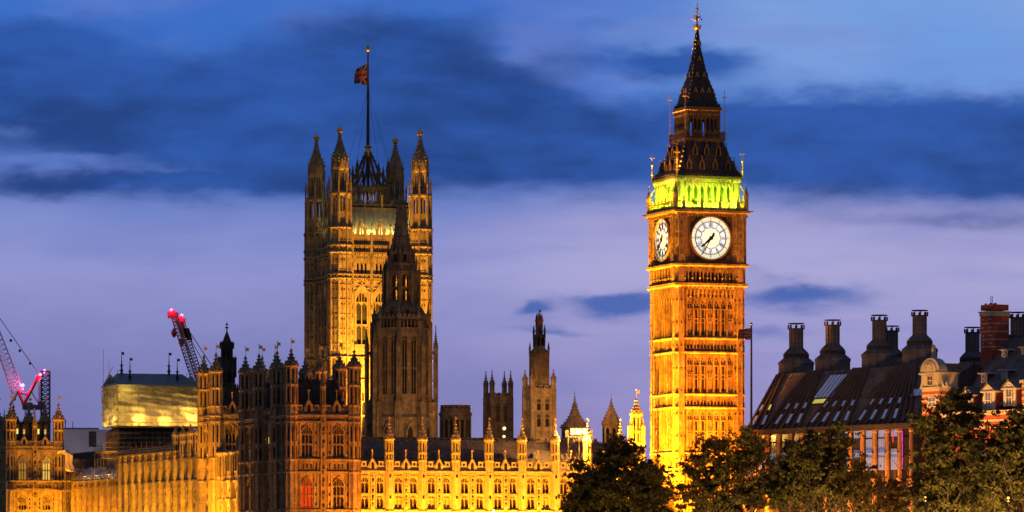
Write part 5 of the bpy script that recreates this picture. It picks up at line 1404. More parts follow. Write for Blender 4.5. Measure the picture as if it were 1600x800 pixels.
# ---------------------------------------------------------------- ventilating towers and turrets behind the roofs
def bx_tower(name, label, px0, px1, Y, pyt, pyb, stone, wn=2, wrow=((0.12, 0.62),), pinn=0, pin_h=3.0, cren=True, rz=ALPHA, z_w=None, corbel=None, wwid=0.3, lits=1):
    """square tower: px extents of the whole silhouette, parapet top row pyt"""
    cx = (px0 + px1) / 2; x = (cx - 800) / F * Y; W_ = (px1 - px0) / F * Y
    th = rz; k = abs(math.cos(th)) + abs(math.sin(th + math.atan2(x, Y)))
    h = W_ / k / 2; zt, zb = zat(pyt, Y), zat(pyb, Y)
    T = thing(name, label, 'tower', (x, Y, 0), th)
    B = MB(); MT = [stone, DARK, GILT]; B.box(-h + 0.45, h - 0.45, -h + 0.45, h - 0.45, 0, zt - 0.8); wins = []
    for M in FACES:
        B.M = M; p = (2 * h - 1.2) / wn
        cols = [(-h + 0.6 + (i + 0.5) * p, p * 0.62, [(zb + (zt - zb) * a, zb + (zt - zb) * b) for a, b in wrow]) for i in range(wn)]
        wall_open(B, -h + 0.02, h - 0.02, 0, zt - 1.1, cols, -h, -h + 0.4)
        for c, w, hs in cols:
            for a, b in hs: wins.append((M @ T4(c, -h, a), w, b - a))
        B.box(-h - 0.15, h + 0.15, -h - 0.25, -h + 0.1, zt - 1.9, zt - 1.6)
        if cren: parapet(B, -h, h, -h - 0.02, zt - 1.1, 1.1, 1.0)
        B.box(-h - 0.1, h + 0.1, -h - 0.18, -h, zb - 0.2, zb + 0.1)
        B.M = None
    for sx in (-1, 1):
        for sy in (-1, 1): B.prism(sx * (h - 0.15), sy * (h - 0.15), 4, 0.62, 0.5, 0, zt - 0.6, math.pi / 4)
    B.build('tower_body', MT, T)
    done = {}
    for M, w, hh in wins:
        key = (round(w, 2), round(hh, 2))
        if key not in done: done[key] = gwin(w, hh, lits, (hh * 0.5,) if lits > 1 else (), 0.3, 0.12, 0.7).mesh('window', MT)
        inst(done[key], 'window', T, M)
    if pinn:
        pm = turret(0.42, zt - 1.5, zt + pin_h * 0.38, zt + pin_h, 6, crk=0.35).mesh('pinnacle', MT)
        for sx in (-1, 1):
            for sy in (-1, 1): inst(pm, 'pinnacle', T, T4(sx * (h - 0.2), sy * (h - 0.2), 0))
    return T, h
def ventilators():
    # low octagonal drum
    Y = 775; x = (711.5 - 800) / F * Y
    T = thing('vent_drum', 'low dark eight-sided battlemented tower, right of the octagonal spire', 'tower', (x, Y, 0), ALPHA)
    m = MB(); r = 2.75; zt = zat(634, Y)
    m.prism(0, 0, 8, r, r, 0, zt - 1.2); m.lathe(0, 0, 8, [(r, zt - 2), (r + 0.3, zt - 1.7), (r + 0.3, zt - 1.4), (r, zt - 1.2)]); m.prism(0, 0, 8, r * 0.9, r * 0.6, zt - 1.2, zt + 0.1)
    for i in range(8):
        m.M = RZ(i * math.pi / 4); ap = r * math.cos(math.pi / 8); w = 2 * r * math.sin(math.pi / 8)
        parapet(m, -w / 2, w / 2, -ap - 0.05, zt - 1.2, 1.2, 0.9)
        for k in (-1, 1): m.box(k * 0.5 - 0.27, k * 0.5 + 0.27, -ap - 0.015, -ap, zt - 6.5, zt - 2.6, 1); m.box(k * 0.5 - 0.27, k * 0.5 + 0.27, -ap - 0.015, -ap, zt - 9.5, zt - 7, 1)
        m.M = RZ(i * math.pi / 4 + math.pi / 8); m.box(-0.14, 0.14, -r - 0.15, -r + 0.2, 0, zt - 1.2); m.M = None
    m.build('tower_body', SM, T)
    bx_tower('vent_tower', 'plain dark square tower with four thin pinnacles and paired windows', 757, 800, 780, 615, 668, SOOT, 2, ((0.12, 0.74),), 1, 4.2, True, ALPHA, lits=2)
    T, h = bx_tower('lantern_turret', 'dim gold square tower carrying a tall dark stepped lantern', 818, 867, 745, 603, 672, PIER, 2, ((0.05, 0.36), (0.42, 0.70)), 1, 2.9, True, ALPHA)
    Y = 745; z = lambda py: zat(py, Y); k = Y / F / (2 * 1.27)
    m = MB()
    for px, a, b in ((29, 604, 551), (17, 543, 524), (8.5, 522, 506)):
        hh = px * k; hb = hh
        m.sq(hh, hb, z(a), z(b))
        for M in FACES:
            m.M = M; nn = 3 if px > 20 else 2
            for i in range(nn + 1): u = -hh + i * 2 * hh / nn; m.box(u - 0.10, u + 0.10, -hh - 0.12, -hh, z(a), z(b))
            for i in range(nn):
                u = -hh + (i + 0.5) * 2 * hh / nn; w = hh / nn * 0.62
                m.box(u - w, u + w, -hh - 0.012, -hh, z(a) + 0.3, z(b) - 0.5, 1 if px < 20 else 0)
                if px > 20:
                    for q in (0.3, 0.62): m.box(u - w * 1.5, u + w * 1.5, -hh - 0.06, -hh, z(a) + (z(b) - z(a)) * q, z(a) + (z(b) - z(a)) * q + 0.15)
            m.M = None
        for sx in (-1, 1):
            for sy in (-1, 1): m.lathe(sx * hh, sy * hh, 4, [(0.2, z(b) - 0.6), (0.2, z(b) + 0.5), (0.26, z(b) + 0.6), (0.03, z(b) + 1.9)])
    m.sq(29 * k + 0.15, 29 * k + 0.15, z(552.5), z(550.5)); m.sq(29 * k, 17 * k, z(550.5), z(543)); m.sq(17 * k + 0.12, 17 * k + 0.12, z(526), z(524)); m.sq(17 * k, 8.5 * k, z(524), z(521))
    m.sq(8.5 * k + 0.15, 0.5, z(506), z(503)); m.lathe(0, 0, 8, [(0.7, z(503)), (0.75, z(500)), (0.22, z(497)), (0.1, z(490)), (0.04, z(483))]); m.octa(0.2, 0, z(486), 0.2, 0.3)
    m.build('lantern', [SOOT, DARK, GILT], T)
    # steep pyramid turret
    def pyr(name, label, px, half, Y, pe, pa, pt, stone, n=4, steps=True, bodyp=690, roofm=IRON):
        x = (px - 800) / F * Y; h = half / F * Y / (1.2 if n == 4 else 1.0)
        T = thing(name, label, 'turret', (x, Y, 0), ALPHA); z = lambda py: zat(py, Y)
        m = MB(); rr = h * 1.41421 if n == 4 else h; rot = math.pi / 4 if n == 4 else None
        m.lathe(0, 0, n, [(rr * 0.93, 0), (rr * 0.93, z(pe) - 0.4), (rr * 1.06, z(pe) - 0.2), (rr * 1.06, z(pe)), (rr * 0.9, z(pe) + 0.05)], rot)
        for i in range(n):
            m.M = RZ(i * 2 * math.pi / n + (0 if n == 4 else math.pi / 2)); ap = rr * 0.93 * math.cos(math.pi / n)
            for k in ((-0.4, 0.4) if n == 4 else (0,)): m.box(k * h - 0.3, k * h + 0.3, -ap - 0.015, -ap, z(pe) - 3.4, z(pe) - 1.2, 1); m.add([(k * h - 0.3, -ap - 0.015, z(pe) - 1.2), (k * h + 0.3, -ap - 0.015, z(pe) - 1.2), (k * h, -ap - 0.015, z(pe) - 0.75)], [(0, 1, 2)], 1)
            m.M = None
        m.build('turret_body', [stone, DARK, GILT], T)
        m = MB(); pr = [(rr * 0.95, z(pe)), (rr * 0.62, z(pe + (pa - pe) * 0.38)), (rr * 0.34, z(pe + (pa - pe) * 0.68)), (rr * 0.12, z(pa))] if n != 4 else [(rr * 0.95, z(pe)), (rr * 0.62, z(pe + (pa - pe) * 0.22)), (rr * 0.36, z(pe + (pa - pe) * 0.48)), (rr * 0.20, z(pe + (pa - pe) * 0.75)), (rr * 0.10, z(pa))]
        m.lathe(0, 0, n, pr, rot); crockets(m, 0, 0, n, pr, 0.24, 0.6, None, rot)
        for k in range(3): q = z(pa) + (z(pt) - z(pa)) * (0.1 + 0.18 * k); m.octa(0, 0, q, 0.36 - 0.07 * k, 0.2)
        m.tube((0, 0, z(pa) - 0.2), (0, 0, z(pt)), 0.10, 0.04, 5)
        m.build('turret_roof', [roofm, DARK, GILT], T)
        return T
    pyr('roof_turret', 'steep dark pyramid turret behind the blazing roof lamps', 898, 21, 770, 666, 629, 611, PIER, roofm=PIER)
    pyr('roof_turret', 'eight-sided pale brown turret with a pointed stone cap, left of the slim gold turret', 955, 15, 760, 661, 632, 616, STONE, 8, roofm=STONE)
    # small gold turret beside the clock tower
    Y = 698; z = lambda py: zat(py, Y)
    x = (994.5 - 800) / F * Y
    T = thing('gilded_turret', 'slim gold lit stone turret with a weathervane, hard against the left of the clock tower', 'turret', (x, Y, 0), ALPHA)
    m = turret(0.85, 0, z(648), z(622), 8, ((z(672), z(652)), (z(690), z(676))), 1.4, True, 1.3, (z(674), z(692)), 0.3); m.build('turret_body', [PALE, DARK, GILT], T)
    pm = turret(0.3, 0, z(668), z(655), 6, crk=0.3).mesh('pinnacle', [PALE, DARK, GILT])
    for i in range(4): t = i * math.pi / 2 + 0.6; inst(pm, 'pinnacle', T, T4(1.35 * math.cos(t), 1.35 * math.sin(t), 0))
    x2 = (969 - 800) / F * Y
    point((x - 2.5, Y - 6, 14), 250, SODIUM, 0.3)
    # tall black ventilator spire
    Y = 765; z = lambda py: zat(py, Y)
    T = thing('black_ventilator', 'tall black iron ventilator spire behind the gilded river turret', 'turret', ((354.5 - 800) / F * Y, Y, 0), ALPHA)
    m = MB(); k = Y / F
    m.prism(0, 0, 8, 14 * k, 14 * k, 0, z(605)); m.prism(0, 0, 8, 13 * k, 13 * k, z(605), z(580)); m.lathe(0, 0, 8, [(13.5 * k, z(580)), (14.5 * k, z(578)), (9.5 * k, z(563)), (9.5 * k, z(541)), (10.2 * k, z(539))]); m.lathe(0, 0, 8, [(9.5 * k, z(539)), (5.5 * k, z(530)), (3.0 * k, z(523)), (1.2 * k, z(519)), (0.6 * k, z(512))])
    for i in range(8):
        t = math.pi / 8 + i * math.pi / 4
        for r, a, b in ((13.8, 590, 556), (10, 545, 533)): m.lathe(r * k * math.cos(t), r * k * math.sin(t), 4, [(0.2, z(a)), (0.2, z(b + 6)), (0.28, z(b + 5)), (0.03, z(b))])
        m.M = RZ(i * math.pi / 4 + math.pi / 2)
        m.box(-0.42, 0.42, -13 * k * 0.924 - 0.02, -13 * k * 0.924, z(598), z(582), 1); m.box(-0.3, 0.3, -9.5 * k * 0.924 - 0.02, -9.5 * k * 0.924, z(560), z(545), 1); m.M = None
    m.octa(0, 0, z(512), 0.35, 0.3); m.octa(0, 0, z(507), 0.28, 0.25); m.tube((0, 0, z(515)), (0, 0, z(503)), 0.06)
    m.build('ventilator_body', [IRON, DARK, GILT], T)
for px, e, c in ((842, 44000, (1, .40, .07)), (778, 12000, (1, .5, .15)), (711, 7000, (1, .5, .15)), (898, 22000, (1, .45, .1)), (955, 40000, (1, .36, .05))):  # unseen amber fill spots, added to brighten the vent towers
    spot(at(px + 8, 800, 708) + Vector((0, 0, 14.5)), at(px, 640, 765), e, c, 40, 0.8, 0.4)
ventilators()
def back_roofs():
    """dark hall roofs between the range and the towers"""
    v0 = 36
    T = thing('rear_hall', 'long dark hall roof with a battlemented edge behind the bright yellow range', 'hall', Q(0, v0), ALPHA)
    ua, ub = 12, qu(935, v0)
    Y = 725; m = MB(); m.box(ua, ub, 0, 14, 0, zat(694, Y)); parapet(m, ua, ub, -0.1, zat(694, Y), zat(687, Y) - zat(694, Y), 1.2)
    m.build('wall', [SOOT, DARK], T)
    m = MB(); z0, zr = zat(694, Y), zat(686, Y + 6)
    m.add([(ua, 0.6, z0), (ub, 0.6, z0), (ub, 7, zr), (ua, 7, zr), (ua, 14, z0), (ub, 14, z0)], [(0, 1, 2, 3), (3, 2, 5, 4), (0, 3, 4), (1, 5, 2)]); m.build('roof', [IRON], T)
    v1 = 118
    T = thing('river_roof', 'dark mass of palace roofs left of the wrapped scaffold, above the far low wing', 'hall', Q(1, 167), ALPHA)
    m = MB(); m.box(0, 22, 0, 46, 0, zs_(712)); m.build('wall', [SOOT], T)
    m = MB(); z0, zr = zs_(712), zs_(696)
    m.add([(0, 0, z0), (22, 0, z0), (22, 46, z0), (0, 46, z0), (11, 2, zr), (11, 44, zr)], [(0, 1, 4), (1, 2, 5, 4), (2, 3, 5), (3, 0, 4, 5)])
    for k in range(40): m.tube((0, k * 1.15 + 0.5, z0), (11, min(max(k * 1.15 + 0.5, 2), 44), zr), 0.07, 0.07, 4)
    m.build('roof', [IRON], T)
    # long hall between the pavilions and the octagonal tower
    T = thing('palace_core', 'dark palace roofs between the brown pavilion and the octagonal tower', 'hall', Q(12, 62), ALPHA)
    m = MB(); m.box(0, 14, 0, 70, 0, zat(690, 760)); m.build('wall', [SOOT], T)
    m = MB(); z0, zr = zat(690, 760), zat(672, 760); m.add([(0, 0, z0), (14, 0, z0), (14, 70, z0), (0, 70, z0), (7, 0, zr), (7, 70, zr)], [(0, 1, 4), (1, 2, 5, 4), (2, 3, 5), (3, 0, 4, 5)]); m.build('roof', [IRON], T)
    # pale modern block far behind
    Y = 1150; z = lambda py: zat(py, Y)
    p = at(126, 690, Y)
    T = thing('office_block', 'pale modern office block far behind, with one dark glass strip', 'building', (p.x, p.y, 0), R(8))
    m = MB(); m.box(-6.5, 9, 0, 10, 0, z(671)); m.box(-5, 5, 2, 8, z(671), z(668)); m.box(-6.6, 9.1, -0.1, 10.1, z(672), z(671)); m.build('wall', [mat('pale_render', (0.40, 0.37, 0.40), 0.8, 0.12, 0.2)], T)
    m = MB(); m.box(2.2, 4.2, -0.06, 0, z(698), z(674)); 
    for k in range(4): m.box(2.15, 4.25, -0.1, -0.06, z(697 - k * 7), z(696.4 - k * 7))
    m.build('window', [GLASS], T)
    m = MB(); m.tube((-4, 3, z(671)), (-4, 3, z(655)), 0.12); m.tube((-5, 4, z(671)), (-5, 4, z(660)), 0.1); m.tube((-2, 3, z(668)), (-2, 3, z(658)), 0.1); m.tube((-4.6, 3, z(659)), (-3.4, 3, z(659)), 0.08); m.build('roof_mast', [IRONP], T)
    strip((p.x - 2, Y - 25, 12), (p.x, Y, 34), (1, 0, 0), 20, 1500, (0.9, 0.75, 0.85), 1.0, 120)
back_roofs()
# ---------------------------------------------------------------- office block with the bronze roof and chimneys
BRONZE = mat('bronze_roof', (0.185, 0.155, 0.16), 0.85, 0.25, 0.5, 0.25, 0.3, course=(0.9, 0.8, 0.10), spec=0.08)
BRZD = mat('dark_bronze', (0.085, 0.066, 0.068), 0.8, 0.25, 0.8, spec=0.1)
def bronze_office():
    OP = (37.95, 691.4); th = R(-60.6)
    T = thing('bronze_office', 'dark bronze roofed office block with sloping ribs and a row of round chimneys', 'office block', (OP[0], OP[1], 0), th)
    ez = 25.8; L_ = on_plane(1428, 660, OP, th)[0]; zr = 35.0; vr = 5.6
    nb = 14; p = L_ / nb
    def rp(u, t): return (u, vr * t, ez + (zr - ez) * t)           # point on the front slope
    m = MB()
    m.add([(0, 0, ez), (L_, 0, ez), (L_, vr, zr), (0.4, vr, zr)], [(0, 1, 2, 3)])
    m.add([(0, 0, ez), (0.4, vr, zr), (0.4, 17, zr), (0, 22, ez)], [(0, 1, 2, 3)])
    m.add([(0.4, vr, zr), (L_, vr, zr), (L_, 17, zr), (0.4, 17, zr)], [(0, 1, 2, 3)])
    m.add([(L_, 0, ez), (L_, 22, ez), (L_, 17, zr), (L_, vr, zr)], [(0, 1, 2, 3)])
    m.add([(0, 22, ez), (0.4, 17, zr), (L_, 17, zr), (L_, 22, ez)], [(0, 1, 2, 3)])
    nx, ny, nzv = 0, -(zr - ez), vr
    nl = math.hypot(ny, nzv); N_ = Vector((0, ny / nl, nzv / nl))
    chx = (1244, 1301, 1374, 1437); cu = [on_plane(px, 585, OP, th, 8.2)[0] for px in chx]
    # seams and ducts: ribs climb from every bay to the nearest chimney foot
    for i in range(nb * 4 + 1):
        u = i * L_ / (nb * 4); a = Vector(rp(u, 0)); b = Vector(rp(min(u * 0.97 + 0.6, L_), 1)); m.tube(a + N_ * 0.03, b + N_ * 0.03, 0.05, 0.05, 4)
    for k in range(1, 9): m.tube(Vector(rp(0.05, k / 9)) + N_ * 0.02, Vector(rp(L_, k / 9)) + N_ * 0.02, 0.04, 0.04, 4)
    m.build('roof', [BRONZE], T)
    m = MB()
    for i in range(nb * 2):
        u = (i + 0.5) * p / 2; c = min(cu, key=lambda q: abs(q - 2.0 - u))
        ut = c + (u - c) * 0.34
        a, b = Vector(rp(u, 0.0)), Vector(rp(ut, 1.0))
        d = (b - a).normalized(); sd = d.cross(N_).normalized()
        w, h = 0.30, 0.42
        vs = []
        for q in (a, b):
            for s_, e in ((-w, 0), (w, 0), (w * 0.8, h), (-w * 0.8, h)): vs.append(q + sd * s_ + N_ * e)
        m.add(vs, [(0, 1, 5, 4), (1, 2, 6, 5), (2, 3, 7, 6), (3, 0, 4, 7), (0, 3, 2, 1), (4, 5, 6, 7)])
    m.box(-0.4, L_ + 0.3, -0.9, 0.4, ez - 0.35, ez); m.box(-0.2, L_ + 0.2, -0.6, 0.2, ez - 0.8, ez - 0.35)
    m.build('roof_rib', [BRZD], T)
    # skylights
    SKY = mat('sky_sheen_skylight', (0.20, 0.24, 0.34), 0.5, 0.12, 1.0, emit=(0.28, 0.46, 1.0), estr=0.14)  # blue emission stands in for the sky mirrored in the panes
    SKYL = mat('lit_skylight_glass', (0.3, 0.3, 0.15), 0.3, 0.3, 1.0, emit=(0.9, 0.8, 0.12), estr=0.5)
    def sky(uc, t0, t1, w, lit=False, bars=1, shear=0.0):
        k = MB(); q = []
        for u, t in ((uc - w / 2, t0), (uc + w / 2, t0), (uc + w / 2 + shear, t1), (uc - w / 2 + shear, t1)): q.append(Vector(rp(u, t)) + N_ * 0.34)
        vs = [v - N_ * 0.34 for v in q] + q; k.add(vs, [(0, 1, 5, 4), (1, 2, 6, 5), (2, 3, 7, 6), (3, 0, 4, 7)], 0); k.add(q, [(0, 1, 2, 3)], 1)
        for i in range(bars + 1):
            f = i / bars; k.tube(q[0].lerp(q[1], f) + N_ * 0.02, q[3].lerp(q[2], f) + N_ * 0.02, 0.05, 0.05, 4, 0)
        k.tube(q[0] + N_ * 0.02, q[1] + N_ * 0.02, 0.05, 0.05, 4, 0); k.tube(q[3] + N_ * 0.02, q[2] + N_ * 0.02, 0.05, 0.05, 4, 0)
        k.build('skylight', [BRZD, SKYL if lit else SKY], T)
    for i in range(nb - 1):
        u = (i + 0.5) * p; c = min(cu, key=lambda q: abs(q - 2.0 - u)); f = 1 - 0.66 * 0.0
        sh = lambda t: (c - u) * 0.66 * t
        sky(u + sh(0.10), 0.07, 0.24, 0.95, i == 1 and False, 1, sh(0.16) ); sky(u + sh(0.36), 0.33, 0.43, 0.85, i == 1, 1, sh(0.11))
    ub = on_plane(1285, 640, OP, th, 2.5)[0]
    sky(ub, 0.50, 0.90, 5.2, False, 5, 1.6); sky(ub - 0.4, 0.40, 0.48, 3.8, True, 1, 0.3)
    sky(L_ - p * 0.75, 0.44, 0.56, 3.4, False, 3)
    # dark recessed panels high on the slope
    for px in (1237, 1370): 
        u = on_plane(px, 610, OP, th, 3.5)[0]; k = MB(); q = [Vector(rp(a, t)) + N_ * 0.06 for a, t in ((u - 1.6, 0.45), (u + 2.6, 0.45), (u + 3.3, 0.72), (u - 0.6, 0.72))]
        k.add(q + [v - N_ * 0.2 for v in q], [(0, 1, 2, 3), (0, 1, 5, 4), (1, 2, 6, 5), (2, 3, 7, 6), (3, 0, 4, 7)]); k.build('roof_louvre', [BRZD], T)
    # facade
    PIERM = mat('sandstone_pier', (0.50, 0.26, 0.13), 0.85, 0.18, 0.5, 0.1, 0.3, course=(3.0, 0.5, 0.07))
    OG = mat('sky_sheen_glass', (0.20, 0.24, 0.34), 0.5, 0.2, 0.4, emit=(0.42, 0.55, 1.0), estr=0.26)  # weak blue glow paints a sky reflection onto the facade glass
    OGL = mat('lit_office_glass', (0.3, 0.3, 0.1), 0.4, 0.5, 1.2, emit=(1.0, 0.68, 0.08), estr=0.42)
    OGD = mat('dark_office_glass', (0.03, 0.026, 0.03), 0.2, 0.4, 0.8)
    ZR = [(zat(686, 655), zat(668, 655)), (zat(710, 655), zat(690, 655)), (zat(737, 655), zat(712, 655))]
    m = MB(); m.box(0.2, L_ - 0.1, 0.75, 21.5, 0, ez - 0.8)
    for za in (ez - 0.8, zat(690, 655), zat(704, 655), zat(716, 655), 13, 9, 5): m.box(0, L_, -0.12, 0.75, za - 0.42, za)
    for i in range(nb * 2 + 1): m.box(i * p / 2 - 0.10, i * p / 2 + 0.10, 0.05, 0.75, 0, ez - 0.8)
    m.build('wall', [BRZD], T)
    pm = MB(); pm.lathe(0, 0, 8, [(0.40, 0), (0.40, 17.2), (0.36, 17.3), (0.34, ez - 1.4), (0.44, ez - 1.2), (0.44, ez - 0.82)]); pm.box(-0.13, 0.13, -0.42, -0.3, zat(708, 655), zat(705, 655), 1); pm.box(-0.4, 0.4, -0.42, -0.3, 17.0, 17.4)
    pme = pm.mesh('stone_pier', [PIERM, DARK])
    for i in range(nb + 1): inst(pme, 'stone_pier', T, T4(min(i * p, L_ - 0.3), -0.25, 0))
    rnd = random.Random(11); wc = {}
    def pane(w, h, mt):
        k = (round(h, 2), mt.name)
        if k not in wc:
            q = MB(); q.box(-w / 2, w / 2, 0.0, 0.05, 0, h, 1); 
            for s_ in (-1, 1): q.box(s_ * w / 2 - 0.05, s_ * w / 2 + 0.05, -0.1, 0.05, 0, h)
            if h > 2:
                for j in range(1, 4): q.box(-w / 2 + j * w / 4 - 0.025, -w / 2 + j * w / 4 + 0.025, -0.03, 0.0, 0, h)
            q.box(-w / 2, w / 2, -0.08, 0.05, h - 0.06, h); wc[k] = q.mesh('window', [BRZD, mt])
        return wc[k]
    rows = [(zat(675, 655) - 0.0, 1.05), (zat(689, 655), 1.75)] if False else [(ez - 2.05, 1.2), (ez - 4.4, 2.2), (zat(715, 655) + 0.1, 1.3), (zat(734, 655), 2.1)]
    for i in range(nb):
        for j, (z, h) in enumerate(rows):
            c = (i + 0.5) * p; r = rnd.random()
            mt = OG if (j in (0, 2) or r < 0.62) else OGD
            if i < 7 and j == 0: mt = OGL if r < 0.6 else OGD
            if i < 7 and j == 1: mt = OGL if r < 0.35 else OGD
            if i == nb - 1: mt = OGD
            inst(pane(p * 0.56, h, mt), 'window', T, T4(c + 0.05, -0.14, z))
    q = MB(); q.box(-0.2, 0.2, 0, 0.05, 0, 2.2); lm = q.mesh('lit_pane', [mat('yellow_lit_pane', (0.4, 0.4, 0.05), 0.5, 0.3, 1.0, emit=(0.95, 0.85, 0.04), estr=0.7)])
    inst(lm, 'lit_pane', T, T4((nb - 2.5) * p + 0.9, 0.2, ez - 4.4))
    mg = mat('magenta_lit_pane', (0.4, 0.05, 0.4), 0.5, 0.0, emit=(0.9, 0.03, 0.75), estr=0.8); rd_ = mat('red_lit_pane', (0.4, 0.03, 0.05), 0.5, 0.0, emit=(1.0, 0.02, 0.10), estr=0.8)
    for px, mt, w, zz in ((1397, rd_, 0.20, 0), (1411.5, mg, 0.26, 0), (1412, mg, 0.24, 1)):
        u = on_plane(px, 680, OP, th)[0]; q = MB(); q.box(-w / 2, w / 2, 0, 0.05, 0, 2.5 if zz == 0 else 4.0); q.box(-w / 2 - 0.04, w / 2 + 0.04, -0.02, 0, 1.7, 2.0, 1)
        q.build('lit_pane', [mt, BRZD], T, T4(u, -0.22, (zat(691, 655) if zz == 0 else zat(733, 655))))
    # chimneys
    def chimney(px, pyt, pyb, v, sc=1.0):
        u = on_plane(px, pyb, OP, th, v)[0]; Yc = OP[1] + u * math.sin(th) + v * math.cos(th); k = Yc / F
        zt = zat(pyt, Yc); H = k
        q = MB()
        def P(r, d): return (r * k * sc, zt - d * k * sc)
        q.lathe(0, 0, 12, [P(28, 100), P(28, 66), P(29, 65), P(29, 62), P(18.5, 54), P(18.5, 48), P(19, 47), P(10.8, 39), P(10.8, 9)])
        for i in range(12):
            t = math.pi / 12 + i * math.pi / 6; q.tube((10.9 * k * sc * math.cos(t), 10.9 * k * sc * math.sin(t), zt - 40 * k), (10.9 * k * sc * math.cos(t), 10.9 * k * sc * math.sin(t), zt - 9 * k), 0.05, 0.05, 4, 1)
            q.tube((28.5 * k * sc * math.cos(t), 28.5 * k * sc * math.sin(t), zt - 62 * k * sc), (18.6 * k * sc * math.cos(t), 18.6 * k * sc * math.sin(t), zt - 54 * k * sc), 0.06, 0.06, 4, 1)
            q.tube((19 * k * sc * math.cos(t), 19 * k * sc * math.sin(t), zt - 47 * k * sc), (10.9 * k * sc * math.cos(t), 10.9 * k * sc * math.sin(t), zt - 39 * k * sc), 0.06, 0.06, 4, 1)
        for d in (17, 24, 31, 38): q.lathe(0, 0, 12, [P(10.9, d + 0.3), P(11.15, d), P(10.9, d - 0.3)], None, 1)
        q.build('chimney_shaft', [BRONZE, BRZD], T, T4(u, v, 0))
        q = MB()
        for i in range(24):              # open neck and open crown
            t = math.pi / 12 + i * math.pi / 12; c_, s_ = math.cos(t), math.sin(t)
            if i % 3 == 0: q.prism(12.2 * k * sc * c_, 12.2 * k * sc * s_, 4, 0.13, 0.13, zt - 9.5 * k, zt - 0.3)
            q.prism(18.7 * k * sc * c_, 18.7 * k * sc * s_, 4, 0.16, 0.16, zt - 54 * k * sc, zt - 48 * k * sc)
        for d0, d1, r0, r1 in ((9.6, 8.2, 10, 12.9), (1.4, 0, 11.2, 12.9)):
            q.lathe(0, 0, 12, [P(r0, d0), P(r1, d0), P(r1, d1), P(r0, d1)], None, None, d0 > 5)
        q.build('chimney_crown', [BRZD], T, T4(u, v, 0))
        q = MB(); 
        for i in range(12):
            t = i * math.pi / 6; q.M = RZ(t + math.pi / 2); r = 18.5 * k * sc * math.cos(math.pi / 12)
            q.box(-0.42, 0.42, -r - 0.03, -r, zt - 53 * k * sc, zt - 49.2 * k * sc); q.M = None
        q.build('chimney_louvre', [OGD], T, T4(u, v, 0))
    for px, pt, pb in ((1244, 505, 585), (1301, 499.5, 580), (1374, 492, 575), (1437, 484.5, 570)): chimney(px, pt, pb, 8.6)
    chimney(1393, 509, 575, 30, 0.92); chimney(1519.5, 511, 575, 27, 1.0); chimney(1590, 487.5, 570, 16, 1.0)
    m = MB(); m.box(20, L_ + 34, 22.4, 42, 0, 31); m.build('rear_block', [BRZD], T)
    m = MB(); m.box(L_ + 0.3, L_ + 26, 3, 22, 0, 30); m.build('rear_block', [BRZD], T)
    for px in (1430, 1385, 1340): u = on_plane(px, 780, OP, th)[0]; strip(local(T, (u, -5, 6)), local(T, (u, 0, 20)), (math.cos(th), math.sin(th), 0), 10, 2400, (1.0, 0.36, 0.08), 0.3, 120)
    u = on_plane(1230, 780, OP, th)[0]; strip(local(T, (u, -5, 6)), local(T, (u, 0, 20)), (math.cos(th), math.sin(th), 0), 14, 1000, (1.0, 0.42, 0.10), 0.3, 120)
    for px, e in ((1325, 5000), (1395, 4000)):
        u = on_plane(px, 780, OP, th)[0]; strip(local(T, (u, -4.5, 1.2)), local(T, (u, 0, 7)), (math.cos(th), math.sin(th), 0), 12, e, (1.0, 0.42, 0.03), 0.3, 100)
    return T
bronze_office()

